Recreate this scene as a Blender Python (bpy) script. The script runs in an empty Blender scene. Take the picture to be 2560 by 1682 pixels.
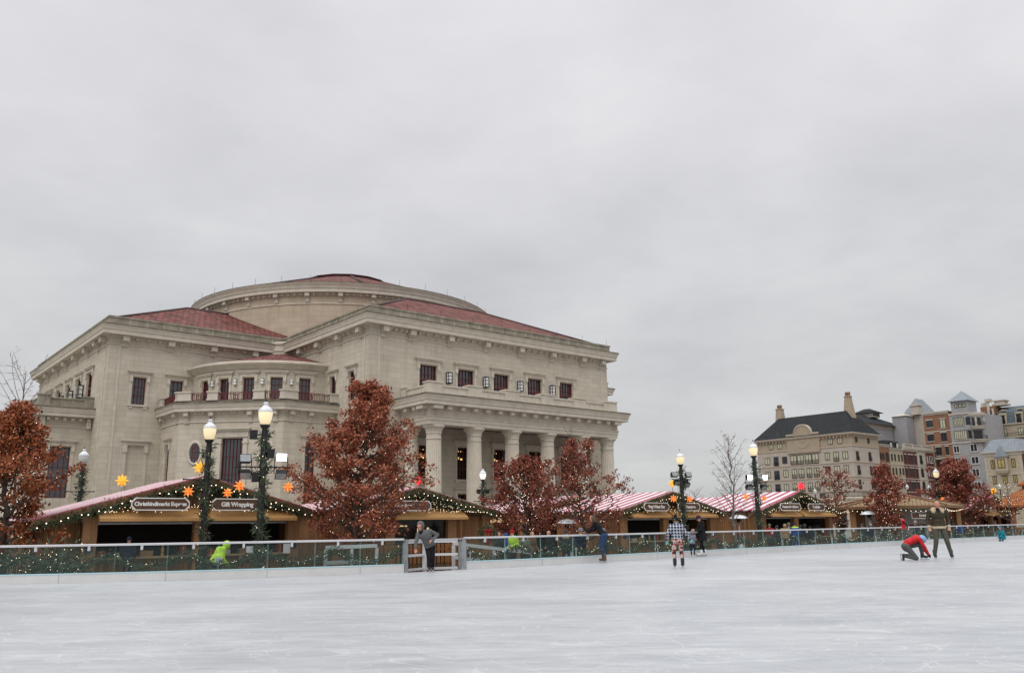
import bpy, bmesh, math, random
import numpy as np
from mathutils import Vector, Matrix
random.seed(7); np.random.seed(7)
scene = bpy.context.scene
C = scene.collection
R = math.radians
PI = math.pi

# ---------------------------------------------------------------- camera
F_PX, PITCH, ROLL, EYE = 2110.0, R(12.66), -0.0135, 1.25
cam_d = bpy.data.cameras.new("camera")
cam = bpy.data.objects.new("camera", cam_d); C.objects.link(cam)
cam_d.sensor_width = 36.0; cam_d.sensor_fit = 'HORIZONTAL'
cam_d.lens = 36.0 * F_PX / 2560.0
cam_d.clip_start = 0.1; cam_d.clip_end = 4000
CAM_R = Matrix.Rotation(PI / 2 + PITCH, 3, 'X') @ Matrix.Rotation(ROLL, 3, 'Z')
cam.matrix_world = Matrix.Translation((0, 0, EYE)) @ CAM_R.to_4x4()
scene.camera = cam

# ---------------------------------------------------------------- sky and light
world = bpy.data.worlds.new("World"); scene.world = world; world.use_nodes = True
wn = world.node_tree; wn.nodes.clear(); WL = wn.links.new
def wnode(t, **k):
    n = wn.nodes.new(t)
    for a, b in k.items(): setattr(n, a, b)
    return n
SUN_EL, SUN_AZ = R(48), R(200)          # a veiled sun behind the camera, a little to the left
wo = wnode('ShaderNodeOutputWorld'); wb = wnode('ShaderNodeBackground')
sky = wnode('ShaderNodeTexSky', sky_type='NISHITA', sun_disc=False)
sky.sun_elevation = SUN_EL; sky.sun_rotation = SUN_AZ
tc = wnode('ShaderNodeTexCoord'); sp = wnode('ShaderNodeSeparateXYZ')
WL(tc.outputs['Generated'], sp.inputs[0])
zc = wnode('ShaderNodeMath', operation='MAXIMUM'); WL(sp.outputs[2], zc.inputs[0]); zc.inputs[1].default_value = 0.0
zd = wnode('ShaderNodeMath', operation='ADD'); WL(zc.outputs[0], zd.inputs[0]); zd.inputs[1].default_value = 0.22
dx = wnode('ShaderNodeMath', operation='DIVIDE'); WL(sp.outputs[0], dx.inputs[0]); WL(zd.outputs[0], dx.inputs[1])
dy = wnode('ShaderNodeMath', operation='DIVIDE'); WL(sp.outputs[1], dy.inputs[0]); WL(zd.outputs[0], dy.inputs[1])
cb = wnode('ShaderNodeCombineXYZ'); WL(dx.outputs[0], cb.inputs[0]); WL(dy.outputs[0], cb.inputs[1])
def wnoise(scale, detail, rough, dist, off):
    mp = wnode('ShaderNodeMapping'); mp.inputs['Location'].default_value = off; WL(cb.outputs[0], mp.inputs[0])
    n = wnode('ShaderNodeTexNoise'); WL(mp.outputs[0], n.inputs['Vector'])
    n.inputs['Scale'].default_value = scale; n.inputs['Detail'].default_value = detail
    n.inputs['Roughness'].default_value = rough; n.inputs['Distortion'].default_value = dist
    return n
n1 = wnoise(0.9, 5, .5, .3, (3.1, 1.7, 0)); n2 = wnoise(2.6, 8, .55, .15, (7.3, 4.1, 2.0))
nm = wnode('ShaderNodeMix', data_type='FLOAT'); nm.inputs[0].default_value = .55
WL(n1.outputs['Fac'], nm.inputs[2]); WL(n2.outputs['Fac'], nm.inputs[3])
cr = wnode('ShaderNodeValToRGB'); WL(nm.outputs[0], cr.inputs[0])
cr.color_ramp.elements[0].position = .34; cr.color_ramp.elements[0].color = (.86, .86, .88, 1)
cr.color_ramp.elements[1].position = .66; cr.color_ramp.elements[1].color = (1.11, 1.105, 1.10, 1)
# overcast brightness: dim at the horizon, about three times as bright overhead
gr = wnode('ShaderNodeValToRGB'); WL(zc.outputs[0], gr.inputs[0])
el = gr.color_ramp.elements
el[0].position = 0.0; el[0].color = (.575, .58, .58, 1)
el[1].position = 1.0; el[1].color = (2.3, 2.3, 2.33, 1)
for p_, c_ in ((.2, (.655, .658, .66, 1)), (.45, (.77, .765, .785, 1)), (.57, (.78, .775, .80, 1)), (.75, (1.7, 1.7, 1.72, 1))):
    e = el.new(p_); e.color = c_
mul = wnode('ShaderNodeMix', data_type='RGBA', blend_type='MULTIPLY'); mul.inputs[0].default_value = 1
WL(gr.outputs[0], mul.inputs[6]); WL(cr.outputs[0], mul.inputs[7])
sk = wnode('ShaderNodeMix', data_type='RGBA', blend_type='MULTIPLY'); sk.inputs[0].default_value = 1
WL(sky.outputs[0], sk.inputs[6]); sk.inputs[7].default_value = (.1, .1, .1, 1)
mx = wnode('ShaderNodeMix', data_type='RGBA'); mx.inputs[0].default_value = .93
WL(sk.outputs[2], mx.inputs[6]); WL(mul.outputs[2], mx.inputs[7])
WL(mx.outputs[2], wb.inputs[0]); wb.inputs[1].default_value = 1.0
WL(wb.outputs[0], wo.inputs[0])
sun_d = bpy.data.lights.new("sun", 'SUN'); sun_d.energy = 1.0; sun_d.angle = R(35); sun_d.color = (1, .95, .88)
sun = bpy.data.objects.new("sun", sun_d); C.objects.link(sun)
# light travels from azimuth SUN_AZ (clockwise from +Y) down to the ground
sd = Vector((math.sin(SUN_AZ) * math.cos(SUN_EL), math.cos(SUN_AZ) * math.cos(SUN_EL), math.sin(SUN_EL)))
sun.rotation_euler = sd.to_track_quat('Z', 'Y').to_euler()
sun.location = (0, -20, 60)
scene.view_settings.view_transform = 'Standard'; scene.view_settings.look = 'None'
scene.view_settings.exposure = 0.0; scene.view_settings.gamma = 1.0
scene.cycles.max_bounces = 6; scene.cycles.transparent_max_bounces = 24
scene.cycles.sample_clamp_indirect = 4.0

# ---------------------------------------------------------------- helpers: pixels of the photo to places (photo is 2560 wide)
def ray(x, y): return CAM_R @ Vector(((x - 1280) / F_PX, -(y - 841) / F_PX, -1.0))
def at(x, y, Y):
    d = ray(x, y); return Vector((0, 0, EYE)) + d * (Y / d.y)
def col_at(x, Y, z=0.0):                       # the place at depth Y and height z that stands on picture column x
    lo, hi = -3.0 * Y, 3.0 * Y
    inv = CAM_R.transposed()
    for _ in range(50):
        m = (lo + hi) / 2; q = inv @ Vector((m, Y, z - EYE))
        if 1280 + F_PX * q.x / -q.z < x: lo = m
        else: hi = m
    return Vector((lo, Y, z))
GRID = R(39.7)                                  # the street grid: local x runs along the hall's front, local y away from the rink
ZP = -0.45                                      # the plaza lies below the raised rink

# ---------------------------------------------------------------- helpers: objects
def tag(o, label=None, cat=None, group=None, kind=None):
    if label: o['label'] = label
    if cat: o['category'] = cat
    if group: o['group'] = group
    if kind: o['kind'] = kind
    return o
def thing(name, label, cat, loc=(0, 0, 0), rot=0.0, group=None):
    o = bpy.data.objects.new(name, None); C.objects.link(o)
    o.empty_display_size = .3
    o.location = loc; o.rotation_euler = (0, 0, rot)
    return tag(o, label, cat, group)
def copy_tree(o, parent=None):
    c = o.copy(); C.objects.link(c)
    if parent is not None: c.parent = parent
    for ch in list(o.children): copy_tree(ch, c)
    return c
def root_z(o):
    while o.parent is not None: o = o.parent
    return o.location.z

class MB:
    """Collects faces and links them as one mesh object."""
    def __init__(s, absz=False):
        s.v = []; s.f = []; s.m = []; s.sm = []; s.uv = []; s.absz = absz
    def add(s, verts, faces, mi=0, smooth=False, uvs=None):
        b = len(s.v); s.v.extend(tuple(p) for p in verts)
        for k, f in enumerate(faces):
            s.f.append(tuple(b + i for i in f)); s.m.append(mi); s.sm.append(smooth)
            s.uv.append(uvs[k] if uvs else None)
        return s
    def quad(s, a, b, c, d, mi=0, uv=None): return s.add([a, b, c, d], [(0, 1, 2, 3)], mi, False, [uv] if uv else None)
    def box(s, x0, x1, y0, y1, z0, z1, mi=0):
        v = [(x, y, z) for z in (z0, z1) for y in (y0, y1) for x in (x0, x1)]
        return s.add(v, [(0, 2, 3, 1), (4, 5, 7, 6), (0, 1, 5, 4), (2, 6, 7, 3), (0, 4, 6, 2), (1, 3, 7, 5)], mi)
    def pbox(s, P, s0, s1, z0, z1, d0, d1, mi=0):
        v = [P(a, z, d) for z in (z0, z1) for d in (d0, d1) for a in (s0, s1)]
        return s.add(v, [(0, 2, 3, 1), (4, 5, 7, 6), (0, 1, 5, 4), (2, 6, 7, 3), (0, 4, 6, 2), (1, 3, 7, 5)], mi)
    def tube(s, pts, r, n=8, mi=0, smooth=True, cap=True):
        pts = [Vector(p) for p in pts]
        rs = r if isinstance(r, (list, tuple)) else [r] * len(pts)
        rings = []; up = Vector((0, 0, 1)); prev = None
        for i, p in enumerate(pts):
            t = (pts[min(i + 1, len(pts) - 1)] - pts[max(i - 1, 0)])
            t = t.normalized() if t.length > 1e-9 else Vector((0, 0, 1))
            if prev is None:
                a = t.cross(up if abs(t.z) < .9 else Vector((1, 0, 0))).normalized()
            else:
                a = (prev - t * prev.dot(t)); a = a.normalized() if a.length > 1e-6 else t.orthogonal().normalized()
            prev = a; b = t.cross(a)
            rings.append([p + (a * math.cos(2 * PI * k / n) + b * math.sin(2 * PI * k / n)) * rs[i] for k in range(n)])
        v = [q for rg in rings for q in rg]; f = []
        for i in range(len(pts) - 1):
            for k in range(n):
                k2 = (k + 1) % n; f.append((i * n + k, i * n + k2, (i + 1) * n + k2, (i + 1) * n + k))
        if cap:
            f.append(tuple(range(n - 1, -1, -1))); f.append(tuple((len(pts) - 1) * n + k for k in range(n)))
        return s.add(v, f, mi, smooth)
    def lathe(s, prof, c=(0, 0), n=24, a0=0.0, a1=2 * PI, mi=0, smooth=True, uv=False, flip=False):
        full = abs(a1 - a0 - 2 * PI) < 1e-6; cols = n if full else n + 1
        v = []; f = []; uvs = []
        for (r, z) in prof:
            for k in range(cols):
                a = a0 + (a1 - a0) * k / n; v.append((c[0] + r * math.cos(a), c[1] + r * math.sin(a), z))
        ln = [0]
        for i in range(1, len(prof)): ln.append(ln[-1] + math.hypot(prof[i][0] - prof[i - 1][0], prof[i][1] - prof[i - 1][1]))
        rm = max(p[0] for p in prof)
        for i in range(len(prof) - 1):
            for k in range(n):
                k2 = (k + 1) % cols
                q = (i * cols + k, i * cols + k2, (i + 1) * cols + k2, (i + 1) * cols + k)
                f.append(q[::-1] if flip else q)
                u0 = (a1 - a0) * k / n * rm; u1 = (a1 - a0) * (k + 1) / n * rm
                w = ((u0, ln[i]), (u1, ln[i]), (u1, ln[i + 1]), (u0, ln[i + 1]))
                uvs.append(w[::-1] if flip else w)
        return s.add(v, f, mi, smooth, uvs if uv else None)
    def sweep(s, path, prof, closed=False, mi=0, caps=True):
        """prof [(outward, z)] carried along a plan path; outward is to the right of travel, corners mitred."""
        n = len(path); pts = [Vector((p[0], p[1])) for p in path]; nr = []
        for i in range(n if closed else n - 1):
            d = (pts[(i + 1) % n] - pts[i]).normalized(); nr.append(Vector((d.y, -d.x)))
        off = []
        for i in range(n):
            if closed: a, b = nr[i - 1], nr[i]
            else: a, b = nr[max(i - 1, 0)], nr[min(i, n - 2)]
            m = (a + b); m = m / max(m.length_squared / 2, .15); off.append(m)
        v = [(pts[i].x + off[i].x * o, pts[i].y + off[i].y * o, z) for i in range(n) for (o, z) in prof]
        k = len(prof); f = []
        for i in range(n if closed else n - 1):
            j = (i + 1) % n
            for q in range(k - 1): f.append((i * k + q, j * k + q, j * k + q + 1, i * k + q + 1))
        if caps and not closed:
            f.append(tuple(range(k))); f.append(tuple((n - 1) * k + q for q in range(k - 1, -1, -1)))
        return s.add(v, f, mi)
    def sphere(s, c, r, n=10, m=6, mi=0, sq=(1, 1, 1)):
        v = []; f = []
        for i in range(m + 1):
            t = PI * i / m
            for k in range(n):
                a = 2 * PI * k / n
                v.append((c[0] + r * sq[0] * math.sin(t) * math.cos(a), c[1] + r * sq[1] * math.sin(t) * math.sin(a), c[2] + r * sq[2] * math.cos(t)))
        for i in range(m):
            for k in range(n): f.append((i * n + k, (i + 1) * n + k, (i + 1) * n + (k + 1) % n, i * n + (k + 1) % n))
        return s.add(v, f, mi, True)
    def octa(s, c, r, mi=0):
        x, y, z = c
        return s.add([(x + r, y, z), (x - r, y, z), (x, y + r, z), (x, y - r, z), (x, y, z + r), (x, y, z - r)],
                     [(0, 2, 4), (2, 1, 4), (1, 3, 4), (3, 0, 4), (2, 0, 5), (1, 2, 5), (3, 1, 5), (0, 3, 5)], mi)
    def build(s, name, mats, parent=None, label=None):
        me = bpy.data.meshes.new(name)
        zo = root_z(parent) if (s.absz and parent is not None) else 0.0
        vs = [(p[0], p[1], p[2] - zo) for p in s.v] if zo else s.v
        me.from_pydata(vs, [], s.f)
        for m in (mats if isinstance(mats, (list, tuple)) else [mats]): me.materials.append(m)
        me.polygons.foreach_set('material_index', s.m); me.polygons.foreach_set('use_smooth', s.sm)
        if any(u is not None for u in s.uv):
            ul = me.uv_layers.new(name='UVMap'); arr = []
            for f, u in zip(s.f, s.uv):
                for i in range(len(f)): arr.extend(u[i] if u is not None else (0.0, 0.0))
            ul.data.foreach_set('uv', arr)
        me.update()
        o = bpy.data.objects.new(name, me); C.objects.link(o)
        if parent is not None: o.parent = parent
        if label: o['label'] = label
        return o

def plane(p0, p1):
    """P(s, z, d): s metres along p0->p1 in plan, z height, d inward (left of travel); outward is to the right."""
    a = Vector(p0); d = (Vector(p1) - a).normalized(); nin = Vector((-d.y, d.x))
    return lambda s, z, dd: (a.x + d.x * s + nin.x * dd, a.y + d.y * s + nin.y * dd, z)
def arc(c, rad, a0):
    """P(s, z, d) on a cylinder: s metres of arc from angle a0, d inward."""
    return lambda s, z, dd: (c[0] + (rad - dd) * math.cos(a0 + s / rad), c[1] + (rad - dd) * math.sin(a0 + s / rad), z)
def wall(mb, P, s0, s1, z0, z1, holes=(), depth=.35, ds=None, mi=0):
    S = {s0, s1}; Z = {z0, z1}
    for h in holes: S |= {h[0], h[1]}; Z |= {h[2], h[3]}
    S = sorted(x for x in S if s0 <= x <= s1); Z = sorted(x for x in Z if z0 <= x <= z1)
    if ds:
        T = []
        for a, b in zip(S, S[1:]):
            k = max(1, int(math.ceil((b - a) / ds))); T += [a + (b - a) * i / k for i in range(k)]
        S = T + [S[-1]]
    for a, b in zip(S, S[1:]):
        for c, d in zip(Z, Z[1:]):
            m, n = (a + b) / 2, (c + d) / 2
            if any(h[0] < m < h[1] and h[2] < n < h[3] for h in holes): continue
            mb.quad(P(a, c, 0), P(b, c, 0), P(b, d, 0), P(a, d, 0), mi, ((a, c), (b, c), (b, d), (a, d)))
    for h in holes:
        a, b, c, d = h[:4]; dp = h[4] if len(h) > 4 else depth
        mb.quad(P(a, c, 0), P(a, d, 0), P(a, d, dp), P(a, c, dp), mi, ((0, c), (0, d), (dp, d), (dp, c)))
        mb.quad(P(b, c, 0), P(b, c, dp), P(b, d, dp), P(b, d, 0), mi, ((0, c), (dp, c), (dp, d), (0, d)))
        mb.quad(P(a, c, 0), P(a, c, dp), P(b, c, dp), P(b, c, 0), mi, ((a, 0), (a, dp), (b, dp), (b, 0)))
        mb.quad(P(a, d, 0), P(b, d, 0), P(b, d, dp), P(a, d, dp), mi, ((a, 0), (b, 0), (b, dp), (a, dp)))
        if len(h) > 5 and h[5]:
            mb.quad(P(a, c, dp), P(b, c, dp), P(b, d, dp), P(a, d, dp), mi, ((a, c), (b, c), (b, d), (a, d)))

# ---------------------------------------------------------------- materials
def newmat(name):
    m = bpy.data.materials.new(name); m.use_nodes = True
    nt = m.node_tree; b = nt.nodes['Principled BSDF']
    return m, nt, b
def N(nt, t, **k):
    n = nt.nodes.new(t)
    for a, b in k.items():
        if a.startswith('i_'): n.inputs[a[2:].replace('_', ' ')].default_value = b
        else: setattr(n, a, b)
    return n
def rgba(c): return (c[0], c[1], c[2], 1.0)
def mat(name, col, rough=.7, var=.15, scale=3.0, metal=0.0, bump=0.0, spec=.5, stretch=None):
    m, nt, b = newmat(name); L = nt.links.new
    b.inputs['Roughness'].default_value = rough; b.inputs['Metallic'].default_value = metal
    b.inputs['Specular IOR Level'].default_value = spec
    if var <= 0: b.inputs['Base Color'].default_value = rgba(col); return m
    t = N(nt, 'ShaderNodeTexCoord'); src = t.outputs['Object']
    if stretch:
        mp = N(nt, 'ShaderNodeMapping'); mp.inputs['Scale'].default_value = stretch; L(src, mp.inputs[0]); src = mp.outputs[0]
    n = N(nt, 'ShaderNodeTexNoise', i_Scale=scale, i_Detail=5.0, i_Roughness=.6); L(src, n.inputs['Vector'])
    r = N(nt, 'ShaderNodeValToRGB'); L(n.outputs['Fac'], r.inputs[0])
    r.color_ramp.elements[0].position = .3; r.color_ramp.elements[1].position = .7
    r.color_ramp.elements[0].color = rgba([x * (1 - var) for x in col]); r.color_ramp.elements[1].color = rgba([min(1, x * (1 + var)) for x in col])
    L(r.outputs[0], b.inputs['Base Color'])
    if bump:
        bp = N(nt, 'ShaderNodeBump', i_Strength=bump, i_Distance=.02); L(n.outputs['Fac'], bp.inputs['Height']); L(bp.outputs[0], b.inputs['Normal'])
    return m
def emit(name, col, strength, base=None):
    m, nt, b = newmat(name)
    b.inputs['Base Color'].default_value = rgba(base or col); b.inputs['Roughness'].default_value = .4
    b.inputs['Emission Color'].default_value = rgba(col); b.inputs['Emission Strength'].default_value = strength
    m.cycles.emission_sampling = 'NONE'
    return m
def ashlar(name, c1, c2, mortar, bw=1.35, rh=.5, ms=.014):
    m, nt, b = newmat(name); L = nt.links.new
    t = N(nt, 'ShaderNodeTexCoord')
    br = N(nt, 'ShaderNodeTexBrick', offset=.5); L(t.outputs['UV'], br.inputs['Vector'])
    br.inputs['Color1'].default_value = rgba(c1); br.inputs['Color2'].default_value = rgba(c2); br.inputs['Mortar'].default_value = rgba(mortar)
    br.inputs['Scale'].default_value = 1.0; br.inputs['Mortar Size'].default_value = ms; br.inputs['Mortar Smooth'].default_value = .2
    br.inputs['Bias'].default_value = 0.0; br.inputs['Brick Width'].default_value = bw; br.inputs['Row Height'].default_value = rh
    n = N(nt, 'ShaderNodeTexNoise', i_Scale=.55, i_Detail=7.0, i_Roughness=.62); L(t.outputs['Object'], n.inputs['Vector'])
    mp = N(nt, 'ShaderNodeMapping'); mp.inputs['Scale'].default_value = (1.6, 1.6, .12); L(t.outputs['Object'], mp.inputs[0])
    n2 = N(nt, 'ShaderNodeTexNoise', i_Scale=1.0, i_Detail=5.0, i_Roughness=.6); L(mp.outputs[0], n2.inputs['Vector'])
    r = N(nt, 'ShaderNodeValToRGB'); L(n.outputs['Fac'], r.inputs[0])
    r.color_ramp.elements[0].position = .3; r.color_ramp.elements[0].color = (.90, .895, .88, 1)
    r.color_ramp.elements[1].position = .7; r.color_ramp.elements[1].color = (1.06, 1.06, 1.06, 1)
    r2 = N(nt, 'ShaderNodeValToRGB'); L(n2.outputs['Fac'], r2.inputs[0])
    r2.color_ramp.elements[0].position = .3; r2.color_ramp.elements[0].color = (.86, .845, .82, 1)
    r2.color_ramp.elements[1].position = .5; r2.color_ramp.elements[1].color = (1, 1, 1, 1)
    a = N(nt, 'ShaderNodeMix', data_type='RGBA', blend_type='MULTIPLY'); a.inputs[0].default_value = 1
    L(br.outputs['Color'], a.inputs[6]); L(r.outputs[0], a.inputs[7])
    c = N(nt, 'ShaderNodeMix', data_type='RGBA', blend_type='MULTIPLY'); c.inputs[0].default_value = .8
    L(a.outputs[2], c.inputs[6]); L(r2.outputs[0], c.inputs[7])
    L(c.outputs[2], b.inputs['Base Color']); b.inputs['Roughness'].default_value = .85; b.inputs['Specular IOR Level'].default_value = .25
    return m
def tiles(name, c1, c2, c3, w=.42, h=.42, rough=.75):
    """roof tiles in courses: random tile colours, darker joints, rounded relief"""
    m, nt, b = newmat(name); L = nt.links.new
    t = N(nt, 'ShaderNodeTexCoord')
    br = N(nt, 'ShaderNodeTexBrick', offset=.5); L(t.outputs['UV'], br.inputs['Vector'])
    br.inputs['Color1'].default_value = rgba(c1); br.inputs['Color2'].default_value = rgba(c2); br.inputs['Mortar'].default_value = rgba([x * .25 for x in c1])
    br.inputs['Scale'].default_value = 1.0; br.inputs['Mortar Size'].default_value = w * .12; br.inputs['Mortar Smooth'].default_value = .6
    br.inputs['Brick Width'].default_value = w; br.inputs['Row Height'].default_value = h
    n = N(nt, 'ShaderNodeTexNoise', i_Scale=1.1, i_Detail=6.0, i_Roughness=.7); L(t.outputs['Object'], n.inputs['Vector'])
    r = N(nt, 'ShaderNodeValToRGB'); L(n.outputs['Fac'], r.inputs[0])
    r.color_ramp.elements[0].position = .38; r.color_ramp.elements[1].position = .66
    r.color_ramp.elements[0].color = (0, 0, 0, 1); r.color_ramp.elements[1].color = (.3, .3, .3, 1)
    mx_ = N(nt, 'ShaderNodeMix', data_type='RGBA'); L(r.outputs[0], mx_.inputs[0]); L(br.outputs['Color'], mx_.inputs[6]); mx_.inputs[7].default_value = rgba(c3)
    L(mx_.outputs[2], b.inputs['Base Color']); b.inputs['Roughness'].default_value = rough; b.inputs['Specular IOR Level'].default_value = .12
    bp = N(nt, 'ShaderNodeBump', i_Strength=.8, i_Distance=.05); L(br.outputs['Fac'], bp.inputs['Height']); bp.invert = True
    L(bp.outputs[0], b.inputs['Normal'])
    return m
def stripes(name, c1, c2, axis=0, period=.62, duty=.5, rough=.6, seam=None, coord='Object'):
    m, nt, b = newmat(name); L = nt.links.new
    t = N(nt, 'ShaderNodeTexCoord'); s = N(nt, 'ShaderNodeSeparateXYZ'); L(t.outputs[coord], s.inputs[0])
    d = N(nt, 'ShaderNodeMath', operation='DIVIDE'); L(s.outputs[axis], d.inputs[0]); d.inputs[1].default_value = period
    f = N(nt, 'ShaderNodeMath', operation='FRACT'); L(d.outputs[0], f.inputs[0])
    g = N(nt, 'ShaderNodeMath', operation='LESS_THAN'); L(f.outputs[0], g.inputs[0]); g.inputs[1].default_value = duty
    mx_ = N(nt, 'ShaderNodeMix', data_type='RGBA'); L(g.outputs[0], mx_.inputs[0]); mx_.inputs[6].default_value = rgba(c1); mx_.inputs[7].default_value = rgba(c2)
    n = N(nt, 'ShaderNodeTexNoise', i_Scale=1.3, i_Detail=6.0, i_Roughness=.65); L(t.outputs['Object'], n.inputs['Vector'])
    r = N(nt, 'ShaderNodeValToRGB'); L(n.outputs['Fac'], r.inputs[0]); r.color_ramp.elements[0].position = .25; r.color_ramp.elements[1].position = .7
    r.color_ramp.elements[0].color = (.75, .75, .75, 1); r.color_ramp.elements[1].color = (1.05, 1.05, 1.05, 1)
    a = N(nt, 'ShaderNodeMix', data_type='RGBA', blend_type='MULTIPLY'); a.inputs[0].default_value = 1; L(mx_.outputs[2], a.inputs[6]); L(r.outputs[0], a.inputs[7])
    L(a.outputs[2], b.inputs['Base Color']); b.inputs['Roughness'].default_value = rough
    return m
def planks(name, col, w=.16, axis='XY', rough=.75):
    """vertical boards: dark joints and each board its own tone"""
    m, nt, b = newmat(name); L = nt.links.new
    t = N(nt, 'ShaderNodeTexCoord'); s = N(nt, 'ShaderNodeSeparateXYZ'); L(t.outputs['Object'], s.inputs[0])
    if axis == 'XY':
        q = N(nt, 'ShaderNodeMath', operation='ADD'); L(s.outputs[0], q.inputs[0]); L(s.outputs[1], q.inputs[1]); src = q.outputs[0]
    else: src = s.outputs['XYZ'.index(axis)]
    d = N(nt, 'ShaderNodeMath', operation='DIVIDE'); L(src, d.inputs[0]); d.inputs[1].default_value = w
    fr = N(nt, 'ShaderNodeMath', operation='FRACT'); L(d.outputs[0], fr.inputs[0])
    fl = N(nt, 'ShaderNodeMath', operation='FLOOR'); L(d.outputs[0], fl.inputs[0])
    wn_ = N(nt, 'ShaderNodeTexWhiteNoise', noise_dimensions='1D'); L(fl.outputs[0], wn_.inputs['W'])
    r = N(nt, 'ShaderNodeValToRGB'); L(wn_.outputs['Value'], r.inputs[0])
    r.color_ramp.elements[0].color = rgba([x * .72 for x in col]); r.color_ramp.elements[1].color = rgba([x * 1.2 for x in col])
    g = N(nt, 'ShaderNodeMath', operation='LESS_THAN'); L(fr.outputs[0], g.inputs[0]); g.inputs[1].default_value = .1
    mx_ = N(nt, 'ShaderNodeMix', data_type='RGBA'); L(g.outputs[0], mx_.inputs[0]); L(r.outputs[0], mx_.inputs[6]); mx_.inputs[7].default_value = rgba([x * .3 for x in col])
    mp = N(nt, 'ShaderNodeMapping'); mp.inputs['Scale'].default_value = (9, 9, .8); L(t.outputs['Object'], mp.inputs[0])
    n = N(nt, 'ShaderNodeTexNoise', i_Scale=1.0, i_Detail=6.0, i_Roughness=.6); L(mp.outputs[0], n.inputs['Vector'])
    r2 = N(nt, 'ShaderNodeValToRGB'); L(n.outputs['Fac'], r2.inputs[0]); r2.color_ramp.elements[0].position = .3; r2.color_ramp.elements[1].position = .7
    r2.color_ramp.elements[0].color = (.7, .68, .66, 1); r2.color_ramp.elements[1].color = (1.12, 1.12, 1.12, 1)
    a = N(nt, 'ShaderNodeMix', data_type='RGBA', blend_type='MULTIPLY'); a.inputs[0].default_value = 1; L(mx_.outputs[2], a.inputs[6]); L(r2.outputs[0], a.inputs[7])
    L(a.outputs[2], b.inputs['Base Color']); b.inputs['Roughness'].default_value = rough; b.inputs['Specular IOR Level'].default_value = .3
    return m
def leafmat(name, cols, rough=.6, trans=.0):
    m, nt, b = newmat(name); L = nt.links.new
    g = N(nt, 'ShaderNodeNewGeometry'); r = N(nt, 'ShaderNodeValToRGB'); L(g.outputs['Random Per Island'], r.inputs[0])
    r.color_ramp.elements[0].color = rgba(cols[0]); r.color_ramp.elements[1].color = rgba(cols[-1])
    for i, c in enumerate(cols[1:-1]): r.color_ramp.elements.new((i + 1) / (len(cols) - 1)).color = rgba(c)
    L(r.outputs[0], b.inputs['Base Color']); b.inputs['Roughness'].default_value = rough; b.inputs['Specular IOR Level'].default_value = .3
    return m
def glass(name, tint, clear=.6, rough=.05):
    """thin sheet: part of the light goes straight through, tinted, the rest is mirrored"""
    m, nt, b = newmat(name); L = nt.links.new
    o = nt.nodes['Material Output']; tr = N(nt, 'ShaderNodeBsdfTransparent'); tr.inputs[0].default_value = rgba(tint)
    mxs = N(nt, 'ShaderNodeMixShader'); mxs.inputs[0].default_value = clear
    L(b.outputs[0], mxs.inputs[1]); L(tr.outputs[0], mxs.inputs[2]); L(mxs.outputs[0], o.inputs[0])
    b.inputs['Roughness'].default_value = rough
    return m, b
M = {}
M['stone'] = ashlar('limestone blocks', (.55, .503, .42), (.488, .444, .366), (.365, .333, .275))
M['stone_drum'] = ashlar('tan limestone blocks', (.50, .425, .33), (.455, .385, .295), (.345, .29, .22), bw=1.6, rh=.62)
M['trim'] = mat('carved limestone', (.535, .493, .415), .8, .12, 1.4, spec=.25)
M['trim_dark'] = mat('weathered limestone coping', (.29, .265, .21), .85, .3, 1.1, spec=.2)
M['grime'] = mat('grimy cornice edge', (.17, .152, .12), .9, .45, 1.6, spec=.15)
M['col'] = mat('column limestone', (.585, .542, .455), .8, .08, 2.0, spec=.25)
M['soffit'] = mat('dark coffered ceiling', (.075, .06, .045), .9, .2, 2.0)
M['roof'] = tiles('red clay roof tiles', (.20, .060, .05), (.075, .028, .024), (.33, .19, .165), .62, .95)
M['ridge'] = mat('dark ridge tiles', (.055, .03, .03), .8, .3, 4)
M['maroon'] = mat('maroon painted metal', (.115, .016, .018), .5, .12, 5)
M['glass_dark'] = mat('dark window glass', (.034, .038, .046), .10, .35, .5, spec=1.0)
g_, b_ = glass('lobby window glass', (.55, .55, .55), .45); b_.inputs['Base Color'].default_value = (.02, .018, .017, 1); M['glass_lobby'] = g_
M['black'] = mat('black painted metal', (.009, .009, .010), .6, .2, 6)
M['white_metal'] = mat('white painted metal', (.74, .75, .76), .4, .05, 4)
M['sconce'] = mat('frosted sconce glass', (.75, .76, .78), .35, .03, 4)
# ================================================================ GROUND, ICE, RINK BARRIER
m, nt, b = newmat('plaza paving'); L = nt.links.new
t = N(nt, 'ShaderNodeTexCoord'); br = N(nt, 'ShaderNodeTexBrick'); L(t.outputs['Object'], br.inputs['Vector'])
br.inputs['Color1'].default_value = rgba((.26, .235, .21)); br.inputs['Color2'].default_value = rgba((.20, .18, .16)); br.inputs['Mortar'].default_value = rgba((.07, .065, .06))
br.inputs['Scale'].default_value = 1; br.inputs['Mortar Size'].default_value = .012; br.inputs['Brick Width'].default_value = .6; br.inputs['Row Height'].default_value = .3
L(br.outputs['Color'], b.inputs['Base Color']); b.inputs['Roughness'].default_value = .6; M['paving'] = m
g = MB(); g.quad((-900, -200, ZP), (900, -200, ZP), (900, 1200, ZP), (-900, 1200, ZP))
tag(g.build('plaza', M['paving']), kind='structure')
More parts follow.
